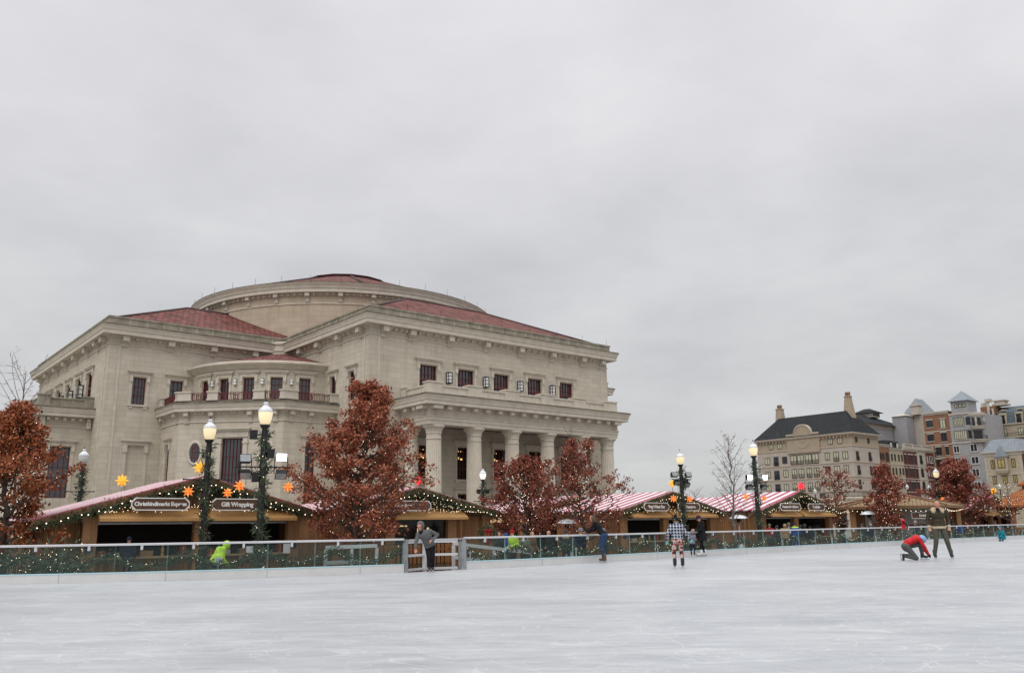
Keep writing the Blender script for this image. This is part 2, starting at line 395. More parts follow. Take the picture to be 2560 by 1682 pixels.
# the line of the barrier along the ice, left run (curving corner), gate opening, right run
def smooth(pts, k=8):
    out = []
    p = [Vector(a) for a in pts]; p = [p[0] * 2 - p[1]] + p + [p[-1] * 2 - p[-2]]
    for i in range(1, len(p) - 2):
        for j in range(k):
            t_ = j / k; a, b_, c, d = p[i - 1], p[i], p[i + 1], p[i + 2]
            out.append(.5 * ((2 * b_) + (c - a) * t_ + (2 * a - 5 * b_ + 4 * c - d) * t_ ** 2 + (3 * b_ - a - 3 * c + d) * t_ ** 3))
    out.append(p[-2]); return out
RUN_L = smooth([(-24, 22.6), (-18, 21.6), (-12.82, 21.81), (-8.4, 22.80), (-3.17, 24.94)])
RUN_R = smooth([(-1.51, 26.42), (.93, 28.25), (7.77, 34.6), (18.74, 44.6), (33.1, 56.7), (46, 67.5)])
def resample(pts, step):
    d = [0]
    for a, b_ in zip(pts, pts[1:]): d.append(d[-1] + (b_ - a).length)
    n = max(1, round(d[-1] / step)); out = []; j = 0
    for i in range(n + 1):
        s = d[-1] * i / n
        while j < len(d) - 2 and d[j + 1] < s: j += 1
        f = (s - d[j]) / max(1e-9, d[j + 1] - d[j]); out.append(pts[j].lerp(pts[j + 1], f))
    return out
# ice sheet: a white slab with skate cuts
m, nt, b = newmat('scraped rink ice'); L = nt.links.new
t = N(nt, 'ShaderNodeTexCoord')
def ring_cut(scale, width, dist, det, loc):
    mp = N(nt, 'ShaderNodeMapping'); mp.inputs['Location'].default_value = loc; L(t.outputs['Object'], mp.inputs[0])
    n = N(nt, 'ShaderNodeTexNoise', i_Scale=scale, i_Detail=det, i_Roughness=.4, i_Distortion=dist); L(mp.outputs[0], n.inputs['Vector'])
    s = N(nt, 'ShaderNodeMath', operation='SUBTRACT'); L(n.outputs['Fac'], s.inputs[0]); s.inputs[1].default_value = .5
    a = N(nt, 'ShaderNodeMath', operation='ABSOLUTE'); L(s.outputs[0], a.inputs[0])
    r = N(nt, 'ShaderNodeMapRange'); L(a.outputs[0], r.inputs[0]); r.inputs[1].default_value = 0; r.inputs[2].default_value = width; r.inputs[3].default_value = 1; r.inputs[4].default_value = 0
    return r.outputs[0]
def noise(scale, det, rough, dist=0, stretch=(1, 1, 1)):
    mp = N(nt, 'ShaderNodeMapping'); mp.inputs['Scale'].default_value = stretch; L(t.outputs['Object'], mp.inputs[0])
    n = N(nt, 'ShaderNodeTexNoise', i_Scale=scale, i_Detail=det, i_Roughness=rough, i_Distortion=dist); L(mp.outputs[0], n.inputs['Vector']); return n.outputs['Fac']
r = N(nt, 'ShaderNodeValToRGB'); L(noise(.28, 8, .62, .6, (.55, 1, 1)), r.inputs[0])
r.color_ramp.elements[0].position = .33; r.color_ramp.elements[0].color = (.352, .368, .381, 1)
r.color_ramp.elements[1].position = .64; r.color_ramp.elements[1].color = (.452, .465, .477, 1)
r2 = N(nt, 'ShaderNodeValToRGB'); L(noise(1.3, 9, .7, 1.2, (.35, 1, 1)), r2.inputs[0])
r2.color_ramp.elements[0].position = .35; r2.color_ramp.elements[0].color = (.86, .87, .885, 1)
r2.color_ramp.elements[1].position = .62; r2.color_ramp.elements[1].color = (1.07, 1.07, 1.07, 1)
mu = N(nt, 'ShaderNodeMix', data_type='RGBA', blend_type='MULTIPLY'); mu.inputs[0].default_value = 1; L(r.outputs[0], mu.inputs[6]); L(r2.outputs[0], mu.inputs[7])
fine = N(nt, 'ShaderNodeValToRGB'); L(noise(5.0, 6, .75, .5, (.22, 1, 1)), fine.inputs[0])
fine.color_ramp.elements[0].position = .36; fine.color_ramp.elements[0].color = (.88, .885, .895, 1)
fine.color_ramp.elements[1].position = .64; fine.color_ramp.elements[1].color = (1.09, 1.09, 1.09, 1)
mu2 = N(nt, 'ShaderNodeMix', data_type='RGBA', blend_type='MULTIPLY'); mu2.inputs[0].default_value = 1; L(mu.outputs[2], mu2.inputs[6]); L(fine.outputs[0], mu2.inputs[7])
add = None
for sc, wd, di, de, lo in ((.5, .006, 2.2, 1.5, (0, 0, 0)), (.8, .007, 1.6, 1.2, (31, 7, 3)), (.33, .0035, 2.6, 2, (11, 50, 9)), (1.2, .008, 1.2, 1.0, (5, 21, 17))):
    q = ring_cut(sc, wd, di, de, lo)
    if add is None: add = q
    else:
        x = N(nt, 'ShaderNodeMath', operation='MAXIMUM'); L(add, x.inputs[0]); L(q, x.inputs[1]); add = x.outputs[0]
am0 = N(nt, 'ShaderNodeMath', operation='MULTIPLY'); L(add, am0.inputs[0]); L(noise(.6, 3, .5), am0.inputs[1])
am = N(nt, 'ShaderNodeMath', operation='MULTIPLY'); L(am0.outputs[0], am.inputs[0]); am.inputs[1].default_value = .55
mc = N(nt, 'ShaderNodeMix', data_type='RGBA'); L(am.outputs[0], mc.inputs[0]); L(mu2.outputs[2], mc.inputs[6]); mc.inputs[7].default_value = (.72, .735, .75, 1)
L(mc.outputs[2], b.inputs['Base Color']); b.inputs['Roughness'].default_value = .42; b.inputs['Specular IOR Level'].default_value = .35
bp = N(nt, 'ShaderNodeBump', i_Strength=.25, i_Distance=.01); L(am.outputs[0], bp.inputs['Height']); L(bp.outputs[0], b.inputs['Normal'])
M['ice'] = m
ring = [(p.x, p.y) for p in RUN_L] + [(p.x, p.y) for p in RUN_R] + [(60, 62), (60, -12), (-40, -12), (-40, 20)]
g = MB(); n = len(ring)
g.add([(x, y, 0) for x, y in ring], [tuple(range(n))[::-1]])
g.add([(x, y, z) for z in (0, ZP) for x, y in ring], [(i, (i + 1) % n, n + (i + 1) % n, n + i) for i in range(n)])
ice = g.build('ice', M['ice'])
bm_ = bmesh.new(); bm_.from_mesh(ice.data); bmesh.ops.recalc_face_normals(bm_, faces=bm_.faces[:]); bm_.to_mesh(ice.data); bm_.free()
if ice.data.polygons[0].normal.z < 0: ice.data.flip_normals()
tag(ice, kind='structure')

M['board'] = mat('white kick board', (.60, .595, .59), .45, .05, 2.5)
M['rail'] = mat('white rail plastic', (.56, .56, .575), .35, .03, 4)
M['cyan'] = mat('pale blue board edge', (.45, .68, .74), .4, .05, 4)
gl, gb = glass('green tinted rink glass', (.80, .87, .85), .80, .05); gb.inputs['Base Color'].default_value = (.09, .125, .12, 1); M['rink_glass'] = gl
gl, gb = glass('glass sheet edge', (.55, .75, .72), .45, .15); gb.inputs['Base Color'].default_value = (.35, .55, .52, 1); M['glass_edge'] = gl
M['steel'] = mat('galvanised steel', (.40, .41, .42), .45, .15, 6, .6)
M['zinc'] = mat('dull zinc post', (.30, .31, .325), .55, .25, 5, .3)
BH, KH = .95, .215
def barrier(run, label, step):
    b0 = run[len(run) // 2]
    root = thing('rink_barrier', label, 'rink barrier', (b0.x, b0.y, 0))
    pts = resample(run, step)
    off = lambda p, z=0: (p.x - b0.x, p.y - b0.y, z)
    path = [(p.x - b0.x, p.y - b0.y) for p in pts]
    fine_ = [(p.x - b0.x, p.y - b0.y) for p in resample(run, .5)]
    MB().sweep(fine_, [(-.16, 0), (0, 0), (0, KH), (-.16, KH), (-.16, 0)]).build('kick_board', M['board'], root)
    MB().sweep(fine_, [(-.16, KH + .001), (.012, KH + .001), (.012, KH + .022), (-.16, KH + .022)]).build('board_edge', M['cyan'], root)
    MB().sweep(fine_, [(-.115, BH - .055), (-.035, BH - .055), (-.03, BH - .01), (-.05, BH), (-.10, BH), (-.12, BH - .01), (-.115, BH - .055)]).build('top_rail', M['rail'], root)
    sm = MB()
    for i in range(0, len(path) - 1, 2):
        d = (Vector(path[i + 1]) - Vector(path[i])).normalized(); nn = Vector((d.y, -d.x)); q = Vector(path[i])
        sm.tube([(q.x + nn.x * .004, q.y + nn.y * .004, .005), (q.x + nn.x * .004, q.y + nn.y * .004, KH)], .0035, 4)
    sm.build('board_joints', M['zinc'], root)
    for i in range(len(path) - 1):
        a, c = Vector(path[i]), Vector(path[i + 1]); d = (c - a).normalized(); nn = Vector((d.y, -d.x)) * -.075
        a2, c2 = a + d * .012 + nn, c - d * .012 + nn; th = Vector((d.y, -d.x)) * .006
        g = MB(); z0, z1 = KH + .022, BH - .05
        g.quad((a2.x, a2.y, z0), (c2.x, c2.y, z0), (c2.x, c2.y, z1), (a2.x, a2.y, z1))
        pn = g.build('glass_pane', [M['rink_glass']], root)
        e = MB()
        for p in (a2, c2):
            for s_ in (1,): e.quad((p.x - th.x - d.x * .004, p.y - th.y - d.y * .004, z0), (p.x + th.x + d.x * .004, p.y + th.y + d.y * .004, z0), (p.x + th.x + d.x * .004, p.y + th.y + d.y * .004, z1), (p.x - th.x - d.x * .004, p.y - th.y - d.y * .004, z1))
        e.build('pane_edge', M['glass_edge'], pn)
        mid = (a + c) / 2 + nn; P = plane((mid.x - d.x * .5, mid.y - d.y * .5), (mid.x + d.x * .5, mid.y + d.y * .5))
        k = MB(); k.pbox(P, .47, .53, BH - .17, BH - .05, -.035, .035); k.pbox(P, .485, .515, BH - .145, BH - .125, -.045, -.03)
        k.build('rail_clip', M['rail'], root)
    for i in range(0, len(path)):                                   # stanchion stubs behind the panes
        if i % 3 or 'left' in label: continue
        a = Vector(path[i]); c = Vector(path[min(i + 1, len(path) - 1)]) if i < len(path) - 1 else a * 2 - Vector(path[i - 1]); d = (c - a).normalized(); nn = Vector((d.y, -d.x)) * -.2
        k = MB(); q = a + nn + d * .3
        k.tube([(q.x, q.y, ZP), (q.x, q.y, .52)], .02, 6); k.tube([(q.x - d.x * .09, q.y - d.y * .09, .47), (q.x + d.x * .09, q.y + d.y * .09, .47)], .012, 5)
        k.build('stanchion', M['rail'], root)
    return root
barrier(RUN_L, 'glass rink barrier with white kick board curving left from the gate', 1.3)
barrier(RUN_R, 'long glass rink barrier with white kick board running right from the gate', 1.5)
# gate opening: two zinc posts and a white rail fence set back in a shallow V
def local(root, p, z=0): return (p[0] - root.location.x, p[1] - root.location.y, z - root.location.z)
ga, gc_ = Vector((-3.17, 24.94)), Vector((-1.51, 26.42)); gd = (gc_ - ga).normalized(); gn = Vector((-gd.y, gd.x))
for p, lab in ((ga + gd * .06, 'slim rounded zinc post on the left of the rink gate'), (gc_ - gd * .08, 'broad rounded zinc post on the right of the rink gate')):
    r0 = thing('gate_post', lab, 'gate post', (p.x, p.y, 0)); k = MB(); w = .045 if 'slim' in lab else .09
    a = p - gd * w; P = plane(local(r0, a)[:2], local(r0, a + gd)[:2])
    prof = [(0, 0), (2 * w, 0), (2 * w, .78), (1.75 * w, .85), (1.2 * w, .88), (.6 * w, .87), (.1 * w, .8), (0, .74)]
    n = len(prof); k.add([P(s, z, d) for d in (-.05, .12) for s, z in prof], [tuple(range(n))[::-1], tuple(range(n, 2 * n))] + [(i, (i + 1) % n, n + (i + 1) % n, n + i) for i in range(n)])
    k.build('post', M['zinc'], r0)
    k = MB(); k.pbox(P, -.05, 2 * w + .05, .885, .92, -.02, .10)
    k.pbox(P, w - .008, w + .008, .1, .7, -.056, -.05)
    k.build('latch_plate', M['steel'], r0)
gm = (ga + gc_) / 2 + gn * .55
gate = thing('ramp_fence', 'white three-rail fence set back in the gate opening of the rink', 'fence', (gm.x, gm.y, ZP))
pl, pr = ga + gn * .12 + gd * .13, gc_ + gn * .12 - gd * .2
for (p, q, z0) in ((pl, gm, 0), (gm, pr, 0)):
    d = (q - p).normalized(); P = plane(local(gate, p)[:2], local(gate, p + d)[:2]); ln = (q - p).length
    for z in (.02, .42, .80):
        k = MB(True); h = .085 if z > .7 else .07; k.pbox(P, 0, ln, z, z + h, -.03, .03)
        if z > .7: k.pbox(P, 0, ln, z + h, z + h + .03, -.05, .05)
        k.build('rail', M['rail'], gate)
k = MB(True); q = local(gate, gm); k.box(q[0] - .06, q[0] + .06, q[1] - .05, q[1] + .05, -.44, .87); k.build('centre_post', M['rail'], gate)
# wooden slat fence behind it
sf0, sf1 = ga + gn * 1.1 - gd * .25, gc_ + gn * 1.1 + gd * .35
M['slat'] = planks('orange stained slats', (.21, .09, .028), .3, 'Z')
sf = thing('slat_fence', 'orange stained wooden slat fence behind the rink gate', 'fence', (sf0.x, sf0.y, ZP)); d = (sf1 - sf0).normalized(); ln = (sf1 - sf0).length
P = plane((0, 0), (d.x, d.y)); i = 0; s = 0.0
while s < ln:
    k = MB(True); k.pbox(P, s, s + .085, -.44, .78, -.02, .02); k.build('slat', M['slat'], sf); s += .15; i += 1
k = MB(True); k.pbox(P, 0, ln, -.1, -.02, .021, .05); k.pbox(P, 0, ln, .55, .63, .021, .05); k.build('cross_rail', M['slat'], sf)
# white ramp handrails behind the glass on both sides of the gate
def ramp(name, label, p0, p1, zt0, zt1, posts):
    r0 = thing(name, label, 'handrail', (p0[0], p0[1], ZP)); d = (Vector(p1) - Vector(p0)); ln = d.length; d.normalize()
    def P(s, z, dd): return (d.x * s - d.y * dd, d.y * s + d.x * dd, z)
    for dz in (0, -.42):
        k = MB(True); a, b_ = zt0 + dz, zt1 + dz
        v = [P(s, z, q) for s, zz in ((0, a), (ln, b_)) for z in (zz - .10, zz) for q in (-.04, .04)]
        k.add(v, [(0, 1, 3, 2), (4, 6, 7, 5), (0, 4, 5, 1), (2, 3, 7, 6), (0, 2, 6, 4), (1, 5, 7, 3)]); k.build('rail', M['rail'], r0)
    for i in range(posts):
        s = ln * i / (posts - 1); z = zt0 + (zt1 - zt0) * i / (posts - 1)
        k = MB(True); v = [P(s + a, zz, q) for zz in (ZP, z - .11) for q in (-.035, .035) for a in (-.04, .04)]
        k.add(v, [(0, 2, 3, 1), (4, 5, 7, 6), (0, 1, 5, 4), (2, 6, 7, 3), (0, 4, 6, 2), (1, 3, 7, 5)]); k.build('post', M['rail'], r0)
q0 = gc_ + gn * .9 + gd * .25; q1 = q0 + gd * 3.3
ramp('ramp_handrail', 'white sloping ramp handrail behind the glass right of the gate', (q0.x, q0.y), (q1.x, q1.y), .80, .42, 3)
q0 = ga + gn * .9 - gd * .35; q1 = q0 - gd * 1.5 + gn * .3
ramp('ramp_handrail', 'white ramp handrail with square openings behind the glass left of the gate', (q1.x, q1.y), (q0.x, q0.y), .78, .80, 3)
# ================================================================ CONCERT HALL (local x along its front, local y away from the rink)
hall = thing('concert_hall', 'domed limestone concert hall with red tiled roofs and a columned portico', 'concert hall', (-13.29, 75.0, ZP), GRID)
def window(P, s0, s1, z0, z1, nx, nz, parent=hall, d=.26, fw=.07, pane='glass_dark', head=True, sill=False, name='window', frame='maroon', transom=None, trim='trim'):
    m = MB(True)
    m.pbox(P, s0, s0 + fw, z0, z1, d - .07, d + .05); m.pbox(P, s1 - fw, s1, z0, z1, d - .07, d + .05)
    m.pbox(P, s0 + fw, s1 - fw, z1 - fw, z1, d - .07, d + .05); m.pbox(P, s0 + fw, s1 - fw, z0, z0 + fw, d - .07, d + .05)
    for i in range(1, nx):
        x = s0 + (s1 - s0) * i / nx; m.pbox(P, x - .024, x + .024, z0 + fw, z1 - fw, d - .03, d + .03)
    for i in range(1, nz):
        z = z0 + (z1 - z0) * i / nz; m.pbox(P, s0 + fw, s1 - fw, z - .022, z + .022, d - .045, d + .02)
    if transom: m.pbox(P, s0 + fw, s1 - fw, transom - .08, transom + .08, d - .09, d + .04)
    w = m.build(name, M[frame], parent)
    p = MB(True); p.quad(P(s0 + .02, z0 + .02, d + .06), P(s1 - .02, z0 + .02, d + .06), P(s1 - .02, z1 - .02, d + .06), P(s0 + .02, z1 - .02, d + .06))
    p.build('pane', M[pane], w)
    if head or sill:
        t = MB(True)
        if head:
            t.pbox(P, s0 - .34, s1 + .34, z1 + .10, z1 + .42, -.10, .02); t.pbox(P, s0 - .48, s1 + .48, z1 + .42, z1 + .54, -.26, .02)
            t.pbox(P, s0 - .56, s1 + .56, z1 + .54, z1 + .62, -.34, .02)
            for a, b in ((s0 - .32, s0 - .04), (s1 + .04, s1 + .32)):
                t.pbox(P, a, b, z1 - .42, z1 + .09, -.16, .02); t.pbox(P, a + .04, b - .04, z1 - .60, z1 - .43, -.10, .02)
                t.pbox(P, a + .05, b - .05, z0, z1 - .61, -.05, .02)
        if sill:
            t.pbox(P, s0 - .35, s1 + .35, z0 - .18, z0 - .02, -.14, .02)
            for a in (s0 - .2, s1 - .1): t.pbox(P, a, a + .3, z0 - .40, z0 - .19, -.10, .02)
        t.build('window_surround', M[trim], w)
    return w
HX0, HX1, HY0 = 1.0, 32.3, 1.0                                     # front arm of the cross
cross = [(1, 19.45), (1, 1), (32.3, 1), (32.3, 19.45), (51, 19.45), (51, 50.75), (32.3, 50.75), (32.3, 69.2), (1, 69.2), (1, 50.75), (-16.85, 50.75), (-16.85, 19.45)]
WX = [7.5, 12.02, 16.58, 21.16, 25.75]
Pf = plane((1, 1), (32.3, 1)); Pside = plane((1, 19.45), (1, 1)); Pl = plane((-16.85, 19.45), (1, 19.45)); Pe = plane((-16.85, 50.75), (-16.85, 19.45))
holes_f = [(x - 2.0, x, 13.0, 16.6) for x in WX] + [(x - 2.05, x + .05, 5.75, 8.85) for x in WX] + [(x - 2.05, x + .05, -.3, 4.35) for x in WX]
side_w = [(19.45 - 8.55, 19.45 - 7.42, 13.0, 15.8), (19.45 - 4.8, 19.45 - 3.66, 13.0, 15.8)]
end_w = [(50.75 - b, 50.75 - a, 13.0, 16.93) for a, b in ((24.8, 26.95), (29.2, 31.3), (33.75, 35.7), (38.3, 40.3), (42.9, 44.9))]
left_w = [(16.85 - 14.45, 16.85 - 13.22, 13.22, 15.85), (16.85 - 10.92, 16.85 - 9.66, 13.0, 15.85)]
niche = (16.85 - 14.42, 16.85 - 12.98, 4.3, 9.2, .14, True)
mb = MB(True)
for i in range(12):
    a, b = cross[i], cross[(i + 1) % 12]; P = plane(a, b); ln = (Vector(b) - Vector(a)).length
    hs = {0: side_w, 1: holes_f, 11: left_w + [niche], 10: end_w}.get(i, [])
    wall(mb, P, 0, ln, -.9, 20.9, hs)
mb.build('wall', M['stone'], hall)
# corner strips, plinth and the moulding below the frieze
mb = MB(True)
mb.sweep(cross, [(0, 18.86), (.09, 18.88), (.09, 18.98), (0, 19.0)], True)
mb.sweep(cross, [(0, 2.1), (.14, 2.05), (.14, 1.85), (.10, 1.8), (.10, -.9)], True)
for i in (0, 1, 10, 11):
    P = plane(cross[i], cross[(i + 1) % 12]); ln = (Vector(cross[(i + 1) % 12]) - Vector(cross[i])).length
    for a in ((.85, 1.05), (ln - 1.05, ln - .85)):
        if (i, a[0] > 3) in ((0, False), (11, True)): continue
        mb.pbox(P, a[0], a[1], 2.12, 18.85, -.07, .01)
mb.build('wall_moulding', M['trim'], hall)
mb = MB(True)
mb.sweep(cross, [(0, 19.55), (.14, 19.58), (.14, 19.74), (.84, 19.76), (.84, 20.12), (.90, 20.16), (.94, 20.34), (1.05, 20.6), (1.05, 20.70), (0, 20.9)], True)
mb.build('cornice', M['trim'], hall)
gr_ = MB(True)
gr_.sweep(cross, [(1.052, 20.60), (1.068, 20.60), (1.068, 20.725), (.45, 20.84)], True)
mb = MB(True)
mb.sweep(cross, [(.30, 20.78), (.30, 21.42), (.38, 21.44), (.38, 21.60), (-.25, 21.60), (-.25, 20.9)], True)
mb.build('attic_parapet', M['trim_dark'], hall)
mb = MB(True)
for i in (0, 1, 10, 11):                                           # joints between the parapet slabs read as raised strips
    P = plane(cross[i], cross[(i + 1) % 12]); ln = (Vector(cross[(i + 1) % 12]) - Vector(cross[i])).length
    k = int(ln / 1.52)
    for j in range(1, k): mb.pbox(P, j * ln / k - .03, j * ln / k + .03, 20.80, 21.41, -.305, -.29)
mb.build('parapet_joints', M['trim'], hall)
# brackets: one mesh each where they are large, small dentils between them in one course
def bracket_mb(P, s, z, h, w=.5, k=1.0):
    b = MB(True)
    b.pbox(P, s - w / 2, s + w / 2, z - h, z - .55 * k, -.12, .02); b.pbox(P, s - w * .18, s + w * .18, z - h + .08, z - .58 * k, -.17, -.11)
    b.pbox(P, s - w * .62, s + w * .62, z - h - .1 * k, z - h, -.18, .02)
    b.pbox(P, s - w * .6, s + w * .6, z - .5 * k, z, -.62 * k, .02); b.pbox(P, s - w * .66, s + w * .66, z - .62 * k, z - .51 * k, -.30 * k, .02)
    return b
dent = MB(True)
def bracket_row(P, spots, z, h, between, w=.5, k=1.0, parts=True):
    for s in spots: bracket_mb(P, s, z, h, w, k).build('bracket', M['trim'], hall)
    for a, b in zip(spots, spots[1:]):
        nb = between if b - a > 3 else max(1, int(between * (b - a) / 4.6))
        for j in range(1, nb + 1):
            s = a + (b - a) * j / (nb + 1); dent.pbox(P, s - .11, s + .11, z - .28 * k, z, -.34 * k, .02)
bracket_row(Pf, [x - 1 for x in (2.4, 5.41, 9.94, 14.51, 19.07, 23.66, 28.2, 31.35)], 19.72, .86, 4)
bracket_row(Pside, [19.45 - x for x in (14.9, 10.9, 6.6, 2.5)], 19.72, .86, 3)
bracket_row(Pl, [16.85 + x for x in (-15.5, -11.2, -6.9, -2.5)], 19.72, .86, 3)
bracket_row(Pe, [1.4, 5.4, 10, 14.5, 19, 23.5, 27.5, 29.9], 19.72, .86, 4)
# windows of the main block
for i, x in enumerate(WX):
    window(Pf, x - 2.0, x, 13.0, 16.6, 5, 4, transom=15.2)
    w = window(Pf, x - 2.05, x + .05, 5.75, 8.85, 5, 3, pane='glass_lobby', sill=True)
    window(Pf, x - 2.05, x + .05, -.3, 4.35, 4, 3, name='entrance_door', pane='glass_lobby')
    if i < 3:
        c = MB(True)
        for q in range(5): c.sphere(Pf(x - 1.6 + .3 * q, 7.85 + .1 * (q % 2), 1.6), .11, 8, 5)
        for q in range(6): c.sphere(Pf(x - 1.75 + .3 * q, 8.65, 1.9), .05, 6, 4)
        c.build('lobby_lamp', emit('warm lobby lamp', (1.0, .62, .22), 5.0) if i == 0 else bpy.data.materials['warm lobby lamp'], w)
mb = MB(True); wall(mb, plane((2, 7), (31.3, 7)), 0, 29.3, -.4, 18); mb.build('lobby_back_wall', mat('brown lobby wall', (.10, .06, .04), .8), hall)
for (a, b, c, d) in side_w: window(Pside, a, b, c, d, 2, 3)
for (a, b, c, d) in end_w: window(Pe, a, b, c, d, 3, 4, transom=15.4)
window(Pl, *left_w[0], 4, 3, sill=True); window(Pl, *left_w[1], 3, 3)
t = MB(True)
P = Pl; s0, s1, z1 = niche[0], niche[1], niche[3]
t.pbox(P, s0 - .5, s1 + .5, z1 + .10, z1 + .45, -.12, .02); t.pbox(P, s0 - .62, s1 + .62, z1 + .45, z1 + .62, -.32, .02)
for a, b in ((s0 - .42, s0 - .06), (s1 + .06, s1 + .42)): t.pbox(P, a, b, z1 - .6, z1 + .09, -.18, .02); t.pbox(P, a + .06, b - .06, 4.3, z1 - .61, -.08, .02)
t.pbox(P, s0 - .4, s1 + .4, 4.0, 4.28, -.18, .02)
t.build('blind_niche_surround', M['trim'], hall)
def lantern(P, s, z0, z1):
    b = MB(True)
    b.pbox(P, s - .10, s + .10, z0 + .05, z1 - .05, -.05, .02)
    for z in (z0, z1 - .07): b.pbox(P, s - .24, s + .24, z, z + .07, -.50, -.02)
    for a in (-.24, .19): b.pbox(P, s + a, s + a + .05, z0 + .07, z1 - .07, -.50, -.45); b.pbox(P, s + a, s + a + .05, z0 + .07, z1 - .07, -.10, -.05)
    for q in (1, 2): b.pbox(P, s - .22, s + .22, z0 + (z1 - z0) * q / 3 - .02, z0 + (z1 - z0) * q / 3 + .02, -.48, -.08)
    w = b.build('wall_lantern', M['black'], hall)
    g = MB(True); g.pbox(P, s - .18, s + .18, z0 + .09, z1 - .09, -.44, -.12); g.build('lantern_glass', M['sconce'], w)
for x in (9.8, 14.37, 18.94, 23.52): lantern(Pf, x - 1, 15.0, 16.1)
for v in (28.2, 32.6, 37.0): lantern(Pe, 50.75 - v, 14.6, 16.0)
# roofs of the four arms
def hip(x0, x1, y0, y1, z0=21.45, z1=26.15, k=10.3):
    m = MB(True); b = [(x0, y0, z0), (x1, y0, z0), (x1, y1, z0), (x0, y1, z0)]
    t_ = [(x0 + k, y0 + k, z1), (x1 - k, y0 + k, z1), (x1 - k, y1 - k, z1), (x0 + k, y1 - k, z1)]
    sl = math.hypot(k, z1 - z0)
    for i in range(4):
        j = (i + 1) % 4; w = (Vector(b[j]) - Vector(b[i])).length
        m.quad(b[i], b[j], t_[j], t_[i], 0, ((0, 0), (w, 0), (w - k, sl), (k, sl)))
    m.quad(*t_, mi=1)
    for i in range(4):
        m.tube([b[i], t_[i]], .16, 6, 1); m.tube([t_[i], t_[(i + 1) % 4]], .16, 6, 1)
    return m.build('roof', [M['roof'], M['ridge']], hall)
hip(1.1, 32.2, 1.1, 32.2); hip(-16.75, 14.35, 19.55, 50.65); hip(18.95, 50.9, 19.55, 50.65); hip(1.1, 32.2, 38.0, 69.1)
# drum
DC = (16.65, 35.1)
mb = MB(True); mb.lathe([(19.0, 20), (19.0, 28.2)], DC, 120, uv=True); mb.build('drum_wall', M['stone_drum'], hall)
mb = MB(True)
mb.lathe([(19.0, 26.4), (19.09, 26.42), (19.09, 26.55), (19.0, 26.58)], DC, 120, smooth=False)
mb.lathe([(19.0, 27.45), (19.12, 27.5), (19.12, 27.7), (19.65, 27.72), (19.65, 28.1), (19.72, 28.14), (19.8, 28.4), (19.98, 28.7), (19.98, 28.84), (19.5, 28.95), (19.5, 28.9)], DC, 120, smooth=False)
dc = mb.build('drum_cornice', M['trim'], hall)
gr_.lathe([(19.985, 28.76), (20.0, 28.76), (20.0, 28.86), (19.6, 28.96)], DC, 120, smooth=False)
for k in range(32):
    a = R(150 + k * 360 / 32); P = arc(DC, 19.0, a)
    ang = math.degrees(a) % 360
    if 140 < ang < 345: bracket_mb(P, 0, 27.7, .95, .42, .8).build('bracket', M['trim'], hall)
    for j in range(1, 5): dent.pbox(P, j * .75 - .13, j * .75 + .13, 27.42, 27.7, -.3, .02)
mb = MB(True)
mb.lathe([(19.45, 28.9), (5.6, 33.75)], DC, 96, uv=True, smooth=False)
mb.lathe([(5.6, 33.75), (5.6, 34.0), (5.9, 34.05), (2.2, 34.95), (0, 35.05)], DC, 16, mi=1, smooth=False)
for k in range(8):
    a = PI / 8 + k * PI / 4; mb.tube([(DC[0] + 19.4 * math.cos(a), DC[1] + 19.4 * math.sin(a), 28.95), (DC[0] + 5.7 * math.cos(a), DC[1] + 5.7 * math.sin(a), 33.8)], .16, 6, 2)
mb.build('roof', [M['roof'], mat('red metal lantern roof', (.16, .045, .05), .6, .2), M['ridge']], hall)
rods = MB(True)
for k in range(20):
    a = R(150 + k * 10); rods.tube([(DC[0] + 19.7 * math.cos(a), DC[1] + 19.7 * math.sin(a), 28.8), (DC[0] + 19.7 * math.cos(a), DC[1] + 19.7 * math.sin(a), 29.7)], .018, 4)
for k in range(9):
    rods.tube([(1 + k * 3.9, .8, 21.5), (1 + k * 3.9, .8, 22.3)], .018, 4)
rods.build('lightning_rods', M['black'], hall)
# two-storey corner pavilion between the arms
pav = [(-11.4, 19.45), (-11.4, 14.4), (-4.3, 7.3), (1, 7.3)]
mb = MB(True)
Pa, Pb, Pc = plane(pav[0], pav[1]), plane(pav[1], pav[2]), plane(pav[2], pav[3])
L2 = (Vector(pav[2]) - Vector(pav[1])).length
wall(mb, Pa, 0, 5.05, -.9, 12.3, [(1.75, 2.75, 3.2, 9.2)])
wall(mb, Pb, 0, L2, -.9, 12.3, [(4.26, 6.26, 3.0, 9.55)])
wall(mb, Pc, 0, 5.3, -.9, 12.3, [(2.3, 3.3, 3.2, 9.2)])
PR, PA0 = 9.7, R(180)
Pu = arc((1, 19.45), PR, PA0)
doors = [(R(a) - R(3.3) - PA0, R(a) + R(3.3) - PA0) for a in (195.4, 210.6, 226.1, 242.0, 258.0)]
dh = [(a * PR, b * PR, 12.95, 15.7) for a, b in doors]
wall(mb, Pu, 0, PR * PI / 2, 12.8, 17.0, dh, .3, .35)
mb.build('pavilion_wall', M['stone'], hall)
window(Pa, 1.75, 2.75, 3.2, 9.2, 2, 6); window(Pc, 2.3, 3.3, 3.2, 9.2, 2, 6)
window(Pb, 4.26, 6.26, 3.0, 9.55, 6, 4, head=False)
t = MB(True)
t.pbox(Pb, 3.75, 6.77, 9.65, 10.2, -.12, .02); t.pbox(Pb, 3.6, 6.9, 10.2, 10.36, -.28, .02); t.pbox(Pb, 3.5, 7.0, 10.36, 10.48, -.42, .02)
for a in (3.8, 6.32): t.pbox(Pb, a, a + .42, 3.0, 9.5, -.12, .02); t.pbox(Pb, a - .06, a + .48, 9.05, 9.25, -.18, .02)
